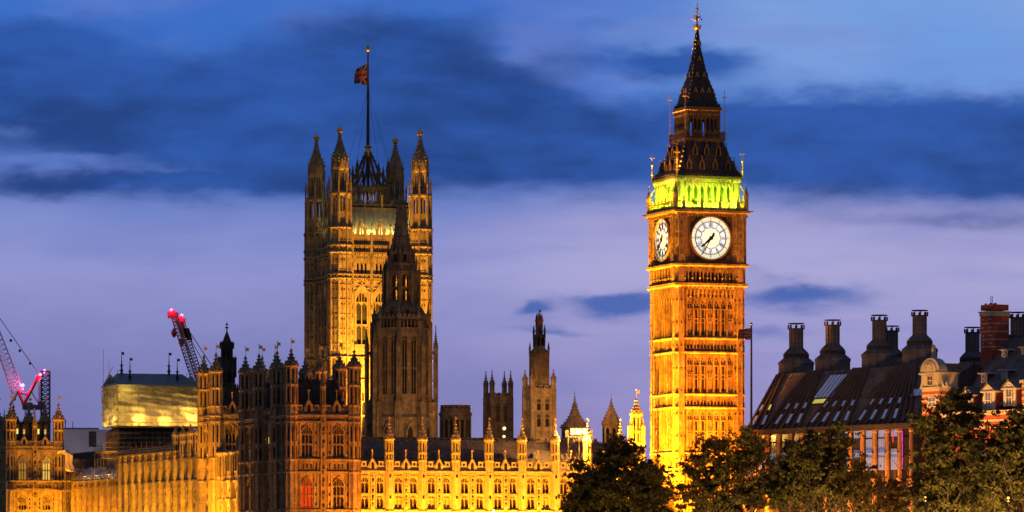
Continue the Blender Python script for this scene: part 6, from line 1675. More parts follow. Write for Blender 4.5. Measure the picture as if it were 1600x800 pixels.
# ---------------------------------------------------------------- red brick block with slate roof
BRICK = mat('red_brick', (0.42, 0.085, 0.05), 0.9, 0.25, 0.8, 0.15, 0.4, course=(0.45, 0.15, 0.12))
CREAM = mat('portland_stone', (0.50, 0.43, 0.33), 0.85, 0.15, 0.8, 0.15, 0.3)
SLATE = mat('slate_roof', (0.16, 0.125, 0.12), 0.7, 0.25, 0.9, 0.2, 0.4, course=(0.6, 0.35, 0.16))
WHITEP = mat('white_paint', (0.62, 0.56, 0.50), 0.6, 0.08, 1.0)
def brick_block():
    OB = (57.6, 606.0); th = R(-60.0)      # origin: corner under the baroque gable (photo left)
    T = thing('brick_block', 'red brick block with cream bands, steep slate roof and dormers, behind the right hand trees', 'building', (OB[0], OB[1], 0), th)
    Y = 606; z = lambda py: zat(py, Y); k = Y / F
    uu = lambda px, v: on_plane(px, 600, OB, th, v)[0]
    # gable bay at the left: faces the river street
    ga, gb = uu(1441, 0), uu(1468, 0)
    m = MB(); m.box(ga, gb, 0, 3.0, 0, z(607))
    m.build('brick_wall', [BRICK], T)
    m = MB()
    for py in (611, 619, 627, 636, 645, 655): m.box(ga - 0.03, gb + 0.03, -0.035, 3.03, z(py + 1.7), z(py - 1.7))
    m.box(ga - 0.25, gb + 0.25, -0.25, 3.2, z(609), z(606)); m.box(ga - 0.1, gb + 0.1, -0.1, 3.1, z(606), z(585)); m.box(ga - 0.35, gb + 0.35, -0.35, 3.3, z(586.5), z(583.5))
    gc, gw = (ga + gb) / 2, gb - ga
    pts = [(gc + gw * 0.56 * math.cos(t), z(583.5) + (z(561) - z(583.5)) * math.sin(t)) for t in [math.pi * i / 16 for i in range(17)]]
    m.poly(pts, -0.2, 1.2)
    pts = [(gc + gw * 0.40 * math.cos(t), z(583.0) + (z(566) - z(583.0)) * math.sin(t)) for t in [math.pi * i / 16 for i in range(17)]]
    m.poly(pts, -0.30, -0.2)
    for q in range(7): t = math.pi * (q + 0.5) / 7; m.octa(gc + gw * 0.2 * math.cos(t), -0.35, z(582) + 1.0 * math.sin(t), 0.16, 0.22)
    m.lathe(gc, 0.5, 4, [(0.52, z(563)), (0.52, z(560)), (0.40, z(559)), (0.26, z(542)), (0.02, z(539.5))], math.pi / 4)
    for sd in (-1, 1):                    # scrolled shoulders
        m.poly([(gc + sd * gw * 0.5, z(606)), (gc + sd * gw * 0.72, z(606)), (gc + sd * gw * 0.60, z(598)), (gc + sd * gw * 0.52, z(587))][::sd], 0.2, 1.2)
        m.ball((gc + sd * gw * 0.66, 0.7, z(604)), 0.32, 8); m.octa(gc + sd * gw * 0.7, 0.6, z(601), 0.2, 0.5)
        m.box(gc + sd * gw * 0.42 - 0.2, gc + sd * gw * 0.42 + 0.2, -0.2, 0, z(606), z(586))
    m.build('stone_gable', [CREAM], T)
    def sash(w, h, name='window'):
        q = MB(); q.box(-w / 2, w / 2, 0, 0.05, 0, h, 1)
        for s_ in (-1, 1): q.box(s_ * w / 2 - 0.09, s_ * w / 2 + 0.09, -0.1, 0.05, 0, h)
        for f in (0, 0.5, 1): q.box(-w / 2, w / 2, -0.08, 0.05, h * f - 0.06, h * f + 0.06)
        q.box(-0.04, 0.04, -0.07, 0, 0, h)
        return q
    PANE = mat('pale_sash_glass', (0.25, 0.27, 0.38), 0.15, 0.1, 1.0, metal=0.5)
    s1 = sash(gw * 0.34, z(589) - z(603)).mesh('window', [CREAM, OD2 := mat('dim_sash_glass', (0.07, 0.05, 0.05), 0.3, 0.2, 1.0)])
    inst(s1, 'window', T, T4(gc, -0.12, z(603)))
    s2 = sash(gw * 0.42, z(622) - z(637)).mesh('window', [WHITEP, PANE]); inst(s2, 'window', T, T4(gc + 0.4, -0.06, z(637)))
    # body and slate roofs
    ub = uu(1640, 0); vr = 11.0
    m = MB(); m.box(gb, ub, 0.5, 22, 0, z(650)); m.box(ga + 0.3, gb, 3.0, 22, 0, z(612))
    m.build('brick_wall', [BRICK], T)
    m = MB()
    for py in (652, 662, 672): m.box(gb, ub, 0.44, 0.5, z(py + 1.6), z(py - 1.6))
    m.box(gb, ub, 0.1, 0.6, z(651), z(647)); m.box(gb, ub, -0.1, 0.5, z(648.5), z(647))
    m.build('stone_band', [CREAM], T)
    # low roof behind the gable
    m = MB()
    zl0, zl1 = z(610), z(567)
    a, b = ga + 0.3, uu(1522, 8)
    m.add([(a, 1.0, zl0), (b, 1.0, zl0), (b, 8, zl1), (a + 1.0, 8, zl1), (a, 16, zl0), (b, 16, zl0)], [(0, 1, 2, 3), (3, 2, 5, 4), (0, 3, 4), (1, 5, 2)])
    m.box(a + 0.8, b, 7.8, 8.2, zl1 - 0.1, zl1 + 0.25); m.box(a + 0.2, b, 5.6, 5.8, z(577) , z(574.5))
    m.build('low_roof', [SLATE], T)
    # great hipped roof
    m = MB()
    e0 = uu(1500, 1.0); r0 = uu(1566, vr); zE, zR = z(640), z(526)
    m.add([(e0, 1.0, zE), (ub + 10, 1.0, zE), (ub + 10, vr, zR), (r0, vr, zR), (e0, 22, zE), (ub + 10, 22, zE)], [(0, 1, 2, 3), (3, 2, 5, 4), (0, 3, 4), (1, 5, 2)])
    m.tube((e0, 1.0, zE), (r0, vr, zR), 0.16, 0.16, 5); m.box(r0, ub + 10, vr - 0.2, vr + 0.2, zR - 0.1, zR + 0.25)
    m.build('great_roof', [SLATE], T)
    # chimney stack
    cu_ = uu(1550, 9.0); h1, h2 = 3.3 / 2, 1.2
    m = MB(); cz = z(488); m.box(cu_ - 0.9, cu_ + 1.9, 7.6, 10.6, z(575), cz); m.box(cu_ - 0.85, cu_ + 1.85, 7.65, 10.55, z(486), z(477)); 
    for i in range(5): m.lathe(cu_ - 0.4 + 0.45 * i, 8.2 + 0.4 * (i % 3), 8, [(0.17, z(477)), (0.15, z(474.5))])
    m.build('chimney_stack', [BRICK], T)
    m = MB()
    m.box(cu_ - 1.15, cu_ + 2.15, 7.35, 10.85, z(489), z(487.5)); m.box(cu_ - 1.0, cu_ + 2.0, 7.5, 10.7, z(495), z(489))
    for py in (506.5, 519, 531.5, 543): m.box(cu_ - 0.93, cu_ + 1.93, 7.57, 10.63, z(py + 0.9), z(py - 0.9))
    for py in (500, 513, 525.5, 537.5):
        for (a_, b_) in ((cu_ - 0.93, cu_ - 0.1), (cu_ + 1.1, cu_ + 1.93)):
            m.box(a_, b_, 7.57, 7.6, z(py + 0.9), z(py - 0.9))
        for (a_, b_) in ((7.57, 8.3), (9.9, 10.63)): m.box(cu_ - 0.93, cu_ - 0.9, a_, b_, z(py + 0.9), z(py - 0.9))
    m.build('stone_band', [CREAM], T)
    m = MB(); m.tube((cu_ + 0.4, 8.5, z(477)), (cu_ + 0.4, 8.5, z(463)), 0.05); m.tube((cu_ + 0.75, 8.5, z(477)), (cu_ + 0.75, 8.5, z(464)), 0.05); m.build('aerial', [IRONP], T)
    # dormers
    def roof_v(py_z): return 1.0 + (py_z - zE) / (zR - zE) * (vr - 1.0)
    def dormer_flat(px, py0, py1):
        zz0, zz1 = z(py1), z(py0); v = roof_v(zz0); u = uu(px, v); T2 = MB()
        w = 1.25; dd = roof_v(zz1 + 0.3) - v
        T2.box(-w / 2, w / 2, 0.02, dd, 0, zz1 - zz0, 1); T2.box(-w / 2 - 0.1, w / 2 + 0.1, -0.05, 0.02, 0, zz1 - zz0); T2.box(-w / 2 - 0.4, w / 2 + 0.4, -0.45, dd + 0.2, zz1 - zz0, zz1 - zz0 + 0.18)
        d = T2.build('roof_dormer', [WHITEP, SLATE], T, T4(u, v, zz0))
        inst(sash(w * 0.55, (zz1 - zz0) * 0.85).mesh('window', [WHITEP, OD2]), 'window', d, T4(0, -0.12, 0.1))
    for px, a_, b_ in ((1538, 587.5, 601), (1570, 584, 598), (1570, 550, 560), (1601, 548, 558)): dormer_flat(px, a_, b_)
    def dormer_gable(px, pyt, pye, pyb):
        zz0, zz1, zz2 = z(pyb), z(pye), z(pyt); v = 0.7; u = uu(px, v); q = MB(); w = 2.6; dd = 5.0
        q.box(-w / 2, w / 2, 0.02, dd, 0, zz1 - zz0, 2)
        q.poly([(-w / 2 - 0.3, zz1 - zz0), (w / 2 + 0.3, zz1 - zz0), (0, zz2 - zz0)], -0.25, 0.05, 0)
        q.poly([(-w / 2 + 0.5, zz1 - zz0 + 0.25), (w / 2 - 0.5, zz1 - zz0 + 0.25), (0, zz2 - zz0 - 0.5)], -0.27, -0.25, 0)
        for s_ in (-1, 1): q.box(s_ * (w / 2 - 0.2) - 0.28, s_ * (w / 2 - 0.2) + 0.28, -0.15, 0.02, 0, zz1 - zz0)
        q.box(-w / 2 - 0.4, w / 2 + 0.4, -0.35, dd, zz1 - zz0 - 0.2, zz1 - zz0)
        q.add([(-w / 2 - 0.45, -0.4, zz1 - zz0), (0, -0.4, zz2 - zz0 + 0.2), (0, dd + 2.5, zz2 - zz0 + 0.2), (-w / 2 - 0.45, dd, zz1 - zz0), (w / 2 + 0.45, -0.4, zz1 - zz0), (w / 2 + 0.45, dd, zz1 - zz0)], [(0, 1, 2, 3), (1, 4, 5, 2)], 1)
        d = q.build('gabled_dormer', [WHITEP, SLATE, BRICK], T, T4(u, v, zz0))
        inst(sash(w * 0.52, (zz1 - zz0) * 0.9).mesh('window', [WHITEP, PANE]), 'window', d, T4(0, -0.2, 0.15))
    dormer_gable(1546, 606, 617, 646); dormer_gable(1578.5, 603, 614, 642); dormer_gable(1512, 610, 621, 648)
    # next gable at the photo's right edge
    g2 = uu(1597, -0.2)
    m = MB(); m.box(g2, g2 + 5, -0.2, 3, 0, z(606)); m.build('brick_wall', [BRICK], T)
    m = MB(); m.box(g2 - 0.3, g2 + 5.3, -0.5, 3, z(608), z(603.5))
    for py in (613, 622, 631, 640, 650): m.box(g2 - 0.03, g2 + 5.03, -0.24, 3, z(py + 1.8), z(py - 1.8))
    m.build('stone_band', [CREAM], T)
    OR = (1.0, 0.43, 0.09)
    ex = (math.cos(th), math.sin(th), 0)
    spot(local(T, (gc - 1, -7.5, 20.5)), local(T, (gc, 0, z(590))), 9500, OR, 75, 0.8, 0.3)
    strip(local(T, (uu(1546, 0), -5, 16)), local(T, (uu(1546, 0), 0.5, z(620))), ex, 22, 3600, OR, 0.3, 100)
    point(local(T, (g2 + 1, -2.5, z(622))), 160, OR, 0.3)
    return T
brick_block()
# ---------------------------------------------------------------- flagpole beside the clock tower
def street_flagpole():
    Y = 684; b = at(1174, 800, Y)
    T = thing('flagpole', 'tall dark flagpole standing in front of the right edge of the clock tower', 'flagpole', (b.x, Y, 0))
    m = MB(); m.lathe(0, 0, 8, [(0.24, 0), (0.22, 20), (0.15, zat(507, Y))]); m.build('pole', [IRONP], T)
    m = MB(); m.ball((0, 0, zat(506, Y)), 0.24, 8); m.build('finial', [GILT], T)
    union_flag(2.5, 1.9, 0, 'flag', 'small red and blue flag flying from the pole beside the clock tower', (b.x - 0.15, Y - 0.1, zat(530, Y)), R(12), 0.30, 0.22, 2)
street_flagpole()
# ---------------------------------------------------------------- cranes
CRED = mat('crane_red_paint', (0.45, 0.06, 0.08), 0.5, 0.2, 1.0)
CWHT = mat('crane_pale_paint', (0.65, 0.52, 0.56), 0.5, 0.2, 1.0)
LAMP_R = mat('red_crane_lamp', (1, 0.2, 0.3), 0.5, 0.0, emit=(1.0, 0.10, 0.28), estr=7)
def lattice(m, p, q, w0, w1, n, r=0.055, mi=0):
    p, q = Vector(p), Vector(q); d = (q - p).normalized(); s_ = Vector((0, 1, 0)); up = d.cross(s_).normalized(); prev = None
    for i in range(n + 1):
        t = i / n; c = p.lerp(q, t); w = (w0 + (w1 - w0) * t) / 2
        cur = [c + s_ * w + up * w, c - s_ * w + up * w, c - s_ * w - up * w, c + s_ * w - up * w]
        if prev:
            for k in range(4):
                m.tube(prev[k], cur[k], r * 1.5, r * 1.5, 4, mi); m.tube(prev[k], cur[(k + 1) % 4], r, r, 3, mi)
        for k in range(4): m.tube(cur[k], cur[(k + 1) % 4], r, r, 3, mi)
        prev = cur
def crane_lamp(T, px, py, Y, e, r=0.55):
    p = at(px, py, Y); m = MB(); m.ball((0, 0, 0), r * 0.55, 10); m.box(-0.15, 0.15, -0.15, 0.15, -r - 0.4, -r + 0.05)
    m.build('warning_lamp', [LAMP_R], T, T4(*(p - T.location))); point(p + Vector((0, -1.5, 0.2)), e, (1.0, 0.06, 0.20), 0.4)
def hook_block(T, x0, py0, py1, Y):
    a, b = at(x0, py0, Y) - T.location, at(x0 + 1, py1, Y) - T.location; m = MB(); m.tube(a, b, 0.06, 0.06, 4); m.lathe(b.x, b.y, 8, [(0.15, b.z + 0.9), (0.55, b.z + 0.5), (0.75, b.z - 0.3), (0.4, b.z - 1.0), (0.15, b.z - 1.3)])
    m.build('hook_block', [CRED], T)
def cranes():
    Y = 1010
    base = at(45, 800, Y)
    T = thing('tower_crane', 'red and white crane with raised jib above the distant pavilion turrets', 'crane', (base.x, Y, 0))
    G = lambda px, py, dy=0: at(px, py, Y + dy) - T.location
    m = MB(); lattice(m, G(28, 613), G(-32, 452), 2.6, 1.6, 22); m.build('jib', [CWHT], T)
    m = MB(); lattice(m, (0, 0, 0), G(47, 632), 2.2, 2.2, 20); m.build('mast', [CWHT], T)
    m = MB()
    for dy in (-1, 1): m.tube(G(36, 634, dy), G(61, 587, dy), 0.45, 0.4, 5); m.tube(G(37, 632, dy), G(28, 610, dy), 0.35, 0.35, 5); m.tube(G(16, 633, dy), G(32, 607, dy), 0.3, 0.3, 5, 1); m.tube(G(30, 614, dy), G(46, 616, dy), 0.25, 0.25, 5); m.tube(G(61, 588, dy), G(61, 630, dy), 0.18, 0.18, 5, 1); m.tube(G(48, 610, dy), G(60, 630, dy), 0.18, 0.18, 5, 1)
    m.box(G(57, 0).x, G(65, 0).x, -1, 1, G(0, 592).z, G(0, 587).z); m.build('back_frame', [CRED, CWHT], T)
    m = MB(); m.box(G(36, 0).x, G(70, 0).x, -1.6, 1.6, G(0, 640).z, G(0, 633).z); m.box(G(60, 0).x, G(70, 0).x, -1.4, 1.4, G(0, 633).z, G(0, 627.5).z); m.box(G(42, 0).x, G(50, 0).x, -1.4, 1.4, G(0, 633).z, G(0, 629).z); m.build('machine_deck', [BRONZE], T)
    m = MB(); m.tube(G(61, 585), G(-30, 455), 0.10, 0.10, 4)
    for px, py in ((47, 568), (31, 548), (17, 532)): m.ball(G(px, py), 0.4, 6)
    m.build('pendant_cable', [IRONP], T)
    crane_lamp(T, 35.5, 602, Y, 1500, 0.75); crane_lamp(T, 63, 585.5, Y, 1300, 0.65)
    p = at(71, 800, Y + 30); T2 = thing('service_mast', 'plain grey lattice mast topped by a pink lamp, right of the left crane', 'mast', (p.x, Y + 30, 0))
    m = MB(); lattice(m, (0, 0, 0), (0, 0, zat(580, Y + 30)), 2.0, 2.0, 44, 0.13); m.build('mast', [mat('grey_steel', (0.12, 0.13, 0.17), 0.5, 0.2, 1.0)], T2)
    crane_lamp(T2, 69.5, 578.5, Y + 30, 160, 0.5)
    for name, lab, (x0, y0), (x1, y1), hook, YY, pend in (
            ('tower_crane', 'taller slim red crane jib left of the gilded river turret, with its hook hanging clear', (271, 491), (309, 604), (271, 519), 1010, None),
            ('tower_crane', 'shorter red crane jib with dark panels, leaning just right of the taller jib', (282.5, 500), (316, 604), (281.5, 534), 1030, ((294, 515), (334, 576)))):
        b = at(x1 + 8, 800, YY); T = thing(name, lab, 'crane', (b.x, YY, 0)); G = lambda px, py, dy=0: at(px, py, YY + dy) - T.location
        m = MB(); lattice(m, G(x1 + (x1 - x0) * 0.25, y1 + (y1 - y0) * 0.25), G(x0, y0), 2.0, 1.4, 26, 0.08); m.build('jib', [mat('faded_crane_paint', (0.45, 0.22, 0.22), 0.5, 0.2, 1.0)], T)
        m = MB(); lattice(m, (0, 0, 0), G(x1 + 10, 640), 2.0, 2.0, 20); m.build('mast', [CRED], T)
        m = MB(); p = G(x0, y0); m.box(p.x - 1.3, p.x + 1.1, -0.8, 0.8, p.z - 0.9, p.z + 0.5); m.box(p.x - 0.3, p.x + 0.4, -0.5, 0.5, p.z + 0.5, p.z + 1.0); m.ball((p.x - 0.8, 0, p.z + 0.1), 0.75, 8); m.build('jib_head', [CRED], T)
        hook_block(T, x0, y0, hook[1], YY)
        if pend:
            m = MB(); m.tube(G(*pend[0]), G(*pend[1]), 0.12, 0.12, 4); m.tube(G(293, 521), G(318, 566), 0.1, 0.1, 4); m.build('pendant_cable', [IRONP], T)
            m = MB(); a, b_ = G(281, 503), G(289, 528); d = (b_ - a); m.poly([(a.x - 0.9, a.z), (b_.x - 0.9, b_.z), (b_.x + 0.9, b_.z), (a.x + 0.9, a.z)], -1.2, -1.0)
            a, b_ = G(291.5, 513), G(297, 532); m.poly([(a.x - 0.7, a.z), (b_.x - 0.7, b_.z), (b_.x + 0.7, b_.z), (a.x + 0.7, a.z)], -1.2, -1.0, 1); m.build('jib_panel', [mat('dull_red_panel', (0.22, 0.09, 0.09), 0.6, 0.2, 1.0), IRON], T)
            m = MB(); m.tube(G(329, 600), G(333, 625), 0.5, 0.5, 5); m.build('back_strut', [CRED], T)
        crane_lamp(T, *((268, 484.5) if not pend else (284, 492.5)), YY, 480, 0.6)
cranes()
# ---------------------------------------------------------------- lamps on the roofs
LAMP_A = mat('amber_lamp_glass', (1, 0.7, 0.3), 0.5, 0.0, emit=(1.0, 0.50, 0.08), estr=2.6)
LAMP_Y = mat('yellow_lamp_glass', (1, 0.8, 0.3), 0.5, 0.0, emit=(1.0, 0.80, 0.18), estr=14)
def flood_fixture(name, label, px, py, Y, w, h, mt, power, color, group=None, foot=1.5):
    p = at(px, py, Y)
    T = thing(name, label, 'floodlight', (p.x, p.y, p.z - foot), 0, group)
    m = MB(); m.box(-w / 2 - 0.06, w / 2 + 0.06, 0.0, 0.35, foot - h / 2 - 0.06, foot + h / 2 + 0.06); m.box(-w / 2 - 0.1, w / 2 + 0.1, -0.05, 0.3, foot + h / 2 + 0.06, foot + h / 2 + 0.12)
    m.build('lamp_housing', [BLACK], T)
    m = MB(); m.ball((0, -0.1, foot), min(w, h) * 0.42, 12); smooth_mesh(m.build('lamp_glass', [mt], T))
    m = MB(); m.tube((0, 0.2, 0), (0, 0.2, foot), 0.06); m.box(-0.3, 0.3, 0, 0.4, -0.05, 0.05); m.build('lamp_bracket', [BLACK], T)
    if power: point(p + Vector((0, -0.9, 0)), power, color, 0.3)
for px, w, lab in ((895.5, 0.75, 'leftmost of three blazing amber floodlights on the roof gantry before the dark pyramid turret'), (904.5, 1.2, 'middle and largest of three blazing amber floodlights on the roof gantry'), (914, 0.9, 'rightmost of three blazing amber floodlights on the roof gantry, over a pinnacle')):
    flood_fixture('floodlight', lab, px, 674.5, 702, w, 0.95, LAMP_A, 4500, (1.0, 0.5, 0.10))
def gantry():
    p = at(905, 690, 702.6); T = thing('lamp_gantry', 'small dark gantry on the palace roof that carries three blazing lamps', 'gantry', (p.x, p.y, zat(700, 702)))
    m = MB(); hh = zat(683, 702) - zat(700, 702)
    for x in (-1.8, 0, 1.8): m.box(x - 0.1, x + 0.1, -0.1, 0.1, -1.5, hh)
    m.box(-2.3, 2.3, -0.25, 0.25, hh, hh + 0.12); m.box(-2.3, 2.3, 0.2, 0.25, hh + 0.12, hh + 1.2); m.tube((-1.8, 0, 0), (0, 0, hh), 0.05); m.tube((1.8, 0, 0), (0, 0, hh), 0.05); m.build('frame', [IRONP], T)
gantry()
flood_fixture('floodlight', 'upper of two small yellow lamps between the dark square tower and the range roof', 788, 669.5, 722, 0.5, 0.5, LAMP_Y, 60, (1.0, 0.8, 0.2))
flood_fixture('floodlight', 'lower of two small yellow lamps between the dark square tower and the range roof', 787.5, 682, 722, 0.45, 0.4, LAMP_Y, 40, (1.0, 0.8, 0.2))
# ---------------------------------------------------------------- trees along the embankment
LEAF = mat('plane_tree_leaves', (0.085, 0.088, 0.024), 0.65, 0.45, 0.5, col2=(0.115, 0.088, 0.026), spec=0.25)
LEAF2 = mat('lit_tree_leaves', (0.10, 0.075, 0.02), 0.65, 0.4, 0.6, col2=(0.13, 0.075, 0.02), spec=0.25)  # browner copy of the leaves, with amber lamplight put into the colour
BARK = mat('plane_tree_bark', (0.045, 0.036, 0.026), 0.9, 0.35, 0.7, 0.3, 0.6)
for m_ in (LEAF, LEAF2):
    b_ = m_.node_tree.nodes['Principled BSDF']
    tr_ = m_.node_tree.nodes.new('ShaderNodeBsdfTranslucent'); ms_ = m_.node_tree.nodes.new('ShaderNodeMixShader'); ms_.inputs[0].default_value = 0.30
    src = b_.inputs['Base Color'].links[0].from_socket
    m_.node_tree.links.new(src, tr_.inputs['Color']); m_.node_tree.links.new(b_.outputs[0], ms_.inputs[1]); m_.node_tree.links.new(tr_.outputs[0], ms_.inputs[2])
    m_.node_tree.links.new(ms_.outputs[0], m_.node_tree.nodes['Material Output'].inputs[0])
def tree(label, px, Y, py_top, lobes, seed, mt=LEAF, leaf=0.44, dens=2.5, zlow=3.0):
    """lobes: (px, py, rx in px, rz in px) crown masses read off the photo, at real depth Y"""
    rnd = random.Random(seed); b = at(px, 800, Y); k = Y / F
    T = thing('plane_tree', label, 'tree', (b.x, Y, 0))
    tr = MB(); hz = zat(py_top, Y)
    tips = []
    def limb(p, d, L_, r, lev):
        q = p
        for i in range(4):
            d = (d + Vector((rnd.uniform(-.22, .22), rnd.uniform(-.22, .22), rnd.uniform(-.05, .16)))).normalized(); n = q + d * L_ / 4
            tr.tube(q, n, r * (1 - i * 0.16), r * (1 - (i + 1) * 0.16), 6 if lev < 2 else 4); q = n
            if lev < 3 and i >= 1:
                for _ in range(2 if lev < 2 else 1):
                    a = rnd.uniform(0, 6.28); dd = (d * 0.75 + Vector((math.cos(a), math.sin(a), rnd.uniform(0, 0.5))) * 0.8).normalized(); limb(q, dd, L_ * rnd.uniform(0.55, 0.75), r * 0.45, lev + 1)
        tips.append(q)
    tr.lathe(0, 0, 10, [(0.85, 0), (0.6, 0.8), (0.5, 3), (0.46, hz * 0.25)]); limb(Vector((0, 0, hz * 0.25 - 0.3)), Vector((0, 0, 1)), hz * 0.30, 0.45, 0)
    for a in range(5): limb(Vector((0, 0, hz * (0.2 + 0.03 * a))), Vector((math.cos(a * 1.3 + seed), math.sin(a * 1.3 + seed), 0.9)).normalized(), hz * 0.24, 0.3, 1)
    smooth_mesh(tr.build('trunk', [BARK], T))
    vs, fs = [], []
    def leafq(c, s_):
        u = Vector((rnd.gauss(0, 1), rnd.gauss(0, 1), rnd.gauss(0, 0.7))); u.normalize(); w = u.orthogonal().normalized()
        a = rnd.uniform(0, 6.28); v = u.cross(w); e = w * math.cos(a) + v * math.sin(a); f = u.cross(e)
        i = len(vs); vs.extend((tuple(c - e * s_), tuple(c + f * s_ * 0.55 + u * s_ * 0.12), tuple(c + e * s_), tuple(c - f * s_ * 0.55 + u * s_ * 0.12))); fs.append((i, i + 1, i + 2, i + 3))
    for (lx, ly, rx, rz) in lobes:
        cx, cz = (lx - 800) * k - b.x, zat(ly, Y); ax, az = rx * k, rz * k; ay = ax * 0.9
        cy = rnd.uniform(-0.25, 0.25) * ax
        nspray = max(6, int(1.25 * ax * az * dens))
        for _ in range(nspray):                 # a crown is many boughs, each a loose spray of leaf clumps
            d = Vector((rnd.gauss(0, 1), rnd.gauss(0, 1), rnd.gauss(0, 1))).normalized(); rr = rnd.uniform(0.25, 1.0) ** 0.5
            if rnd.random() < 0.16: rr *= rnd.uniform(1.05, 1.2)
            sc = Vector((cx + d.x * ax * rr * 0.92, cy + d.y * ay * rr * 0.92, cz + d.z * az * rr * 0.92))
            out = Vector((d.x, d.y, d.z * 0.6 + 0.15)).normalized(); sr = rnd.uniform(0.7, 1.35)
            for _ in range(int(rnd.uniform(5, 10))):
                c = sc + out * rnd.uniform(-1.1, 1.0) * sr + Vector((rnd.gauss(0, 0.5), rnd.gauss(0, 0.5), rnd.gauss(0, 0.32))) * sr
                if c.z < zlow: continue
                cr = rnd.uniform(0.35, 0.75)
                for _ in range(int(rnd.uniform(13, 22))):
                    g = Vector((rnd.gauss(0, 0.5), rnd.gauss(0, 0.5), rnd.gauss(0, 0.32))) * cr
                    leafq(c + g, leaf * rnd.uniform(0.5, 1.15) * 0.62)
    m = MB(); m.add(vs, fs); m.build('crown', [mt], T)
    return T
tree('broad dark plane tree hiding the right end of the yellow range', 968, 640, 655,
     [(966, 724, 30, 38), (930, 750, 40, 40), (1005, 752, 38, 44), (968, 780, 78, 56), (905, 785, 32, 36), (1030, 788, 32, 40), (972, 712, 30, 26)], 3)
tree('dark plane tree covering the foot of the clock tower, with glowing gaps in its leaves', 1140, 632, 662,
     [(1160, 700, 34, 36), (1110, 728, 36, 36), (1175, 745, 42, 56), (1095, 770, 34, 38), (1140, 780, 50, 44), (1078, 740, 14, 20), (1120, 692, 18, 20)], 8, dens=2.1)
tree('rounded dark plane tree in front of the left half of the bronze roofed office', 1275, 604, 662,
     [(1300, 702, 36, 38), (1255, 718, 48, 40), (1222, 755, 34, 46), (1280, 752, 58, 44), (1332, 748, 26, 30)], 14)
tree('smaller amber lit plane tree between two larger dark trees', 1378, 598, 735, [(1378, 765, 34, 30), (1352, 785, 28, 26), (1400, 788, 30, 28)], 21, LEAF2, 0.42, 1.5)
tree('tallest dark plane tree, rising in front of the red brick block', 1487, 566, 604,
     [(1500, 645, 34, 38), (1466, 682, 32, 44), (1500, 705, 52, 56), (1452, 758, 38, 46), (1530, 750, 44, 56), (1478, 780, 60, 50), (1442, 656, 12, 16)], 33)
tree('dark plane tree at the right border of the photo', 1580, 552, 630,
     [(1592, 672, 34, 40), (1562, 715, 36, 44), (1600, 735, 44, 56), (1560, 772, 44, 40), (1625, 700, 40, 60)], 41)
# ---------------------------------------------------------------- street lamps among the trees
def street_lamp(label, px, py, Y, power, color=(1.0, 0.5, 0.10), mt=LAMP_A, group=None, r=0.17):
    p = at(px, py, Y); T = thing('street_lamp', label, 'street lamp', (p.x, Y, 0), 0, group)
    m = MB(); m.lathe(0, 0, 10, [(0.28, 0), (0.28, 0.5), (0.12, 0.8), (0.09, p.z - 0.5), (0.2, p.z - 0.4), (0.2, p.z - 0.3)]); m.build('lamp_post', [BLACK], T)
    m = MB(); m.ball((0, 0, p.z), r, 12); smooth_mesh(m.build('lamp_globe', [mt], T))
    m = MB(); m.lathe(0, 0, 8, [(0.2, p.z + r * 0.9), (0.12, p.z + r * 1.2), (0.03, p.z + r * 1.9)]); m.build('lamp_cap', [BLACK], T)
    if power: point(p + Vector((0, 0, -0.55)), power, color, 0.25)
street_lamp('bright amber street lamp shining through the tree at the right border', 1575.5, 778, 541, 1600)
street_lamp('small amber street lamp low in the tallest plane tree', 1446, 777, 556, 500, r=0.12)
street_lamp('amber street lamp glowing behind the smaller amber lit tree', 1366, 790, 606, 3200, (1.0, 0.42, 0.06))
street_lamp('amber street lamp at the foot of the trees before the bronze roofed office', 1318, 806, 612, 3800, (1.0, 0.42, 0.06))
street_lamp('white lit street lamp before the lower windows of the yellow range', 771, 798, 672, 300, (1.0, 0.8, 0.4), LAMP_Y)
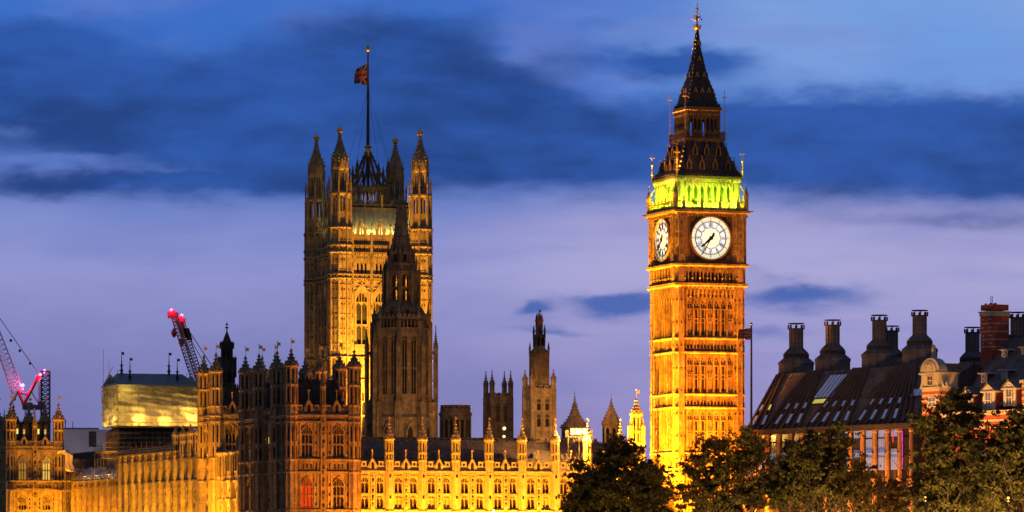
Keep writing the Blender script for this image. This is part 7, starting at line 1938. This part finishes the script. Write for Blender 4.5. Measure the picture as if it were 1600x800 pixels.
for px, py, Y, e, c in ((1546, 806, 575, 700, (1, .45, .06)), (1500, 806, 600, 500, (1, .45, .06)), (1220, 808, 640, 500, (1, .4, .05)), (1010, 812, 655, 600, (1, .4, .05))):
    point(at(px, py, Y), e, c, 0.4)
# spots without fittings, added in front of the trees to brighten their leaves
for px, Y, e in ((935, 640, 1500), (1000, 640, 1500), (1100, 632, 2000), (1165, 632, 2400), (1235, 604, 3000), (1310, 604, 3200), (1385, 598, 1800), (1440, 566, 3600), (1505, 566, 3800), (1565, 552, 4200), (1610, 552, 4200)):
    spot(at(px, 863, Y - 14) + Vector((0, 0, -3.5)), at(px, 863, Y - 1.5) + Vector((0, 0, 9)), e * (4.2 if px < 1050 else 7.5), (1.0, 0.56, 0.15), 64, 0.9, 0.6)
# ---------------------------------------------------------------- ground, embankment and river
def setting():
    gm = mat('ground_paving', (0.09, 0.085, 0.08), 0.9, 0.25, 0.05)
    m = MB(); m.add([(-3000, 520, 0), (3000, 520, 0), (3000, 9000, 0), (-3000, 9000, 0)], [(0, 1, 2, 3)])
    o = m.build('ground', [gm]); o['kind'] = 'structure'
    m = MB(); m.add([(-3000, -400, -5), (3000, -400, -5), (3000, 520, -5), (-3000, 520, -5)], [(0, 1, 2, 3)])
    wm = mat('river_water', (0.012, 0.018, 0.03), 0.12, 0.2, 0.02, bump=0.35, spec=0.5); o = m.build('river', [wm]); o['kind'] = 'structure'
    m = MB(); m.add([(-60, 522, 0.02), (300, 522, 0.02), (300, 545, 0.02), (-60, 545, 0.02)], [(0, 1, 2, 3)]); o = m.build('road', [mat('asphalt', (0.05, 0.05, 0.05), 0.9, 0.2, 0.3)]); o['kind'] = 'structure'
    m = MB(); m.box(-3000, 3000, 518.8, 520, -6, 0); m.box(-3000, 3000, 518.6, 520.2, 0, 1.1)
    tag(m.build('embankment_wall', [mat('granite', (0.25, 0.24, 0.22), 0.85, 0.2, 0.3, course=(2.0, 0.7, 0.1))]), 'long grey granite embankment wall along the river edge', 'wall')
setting()
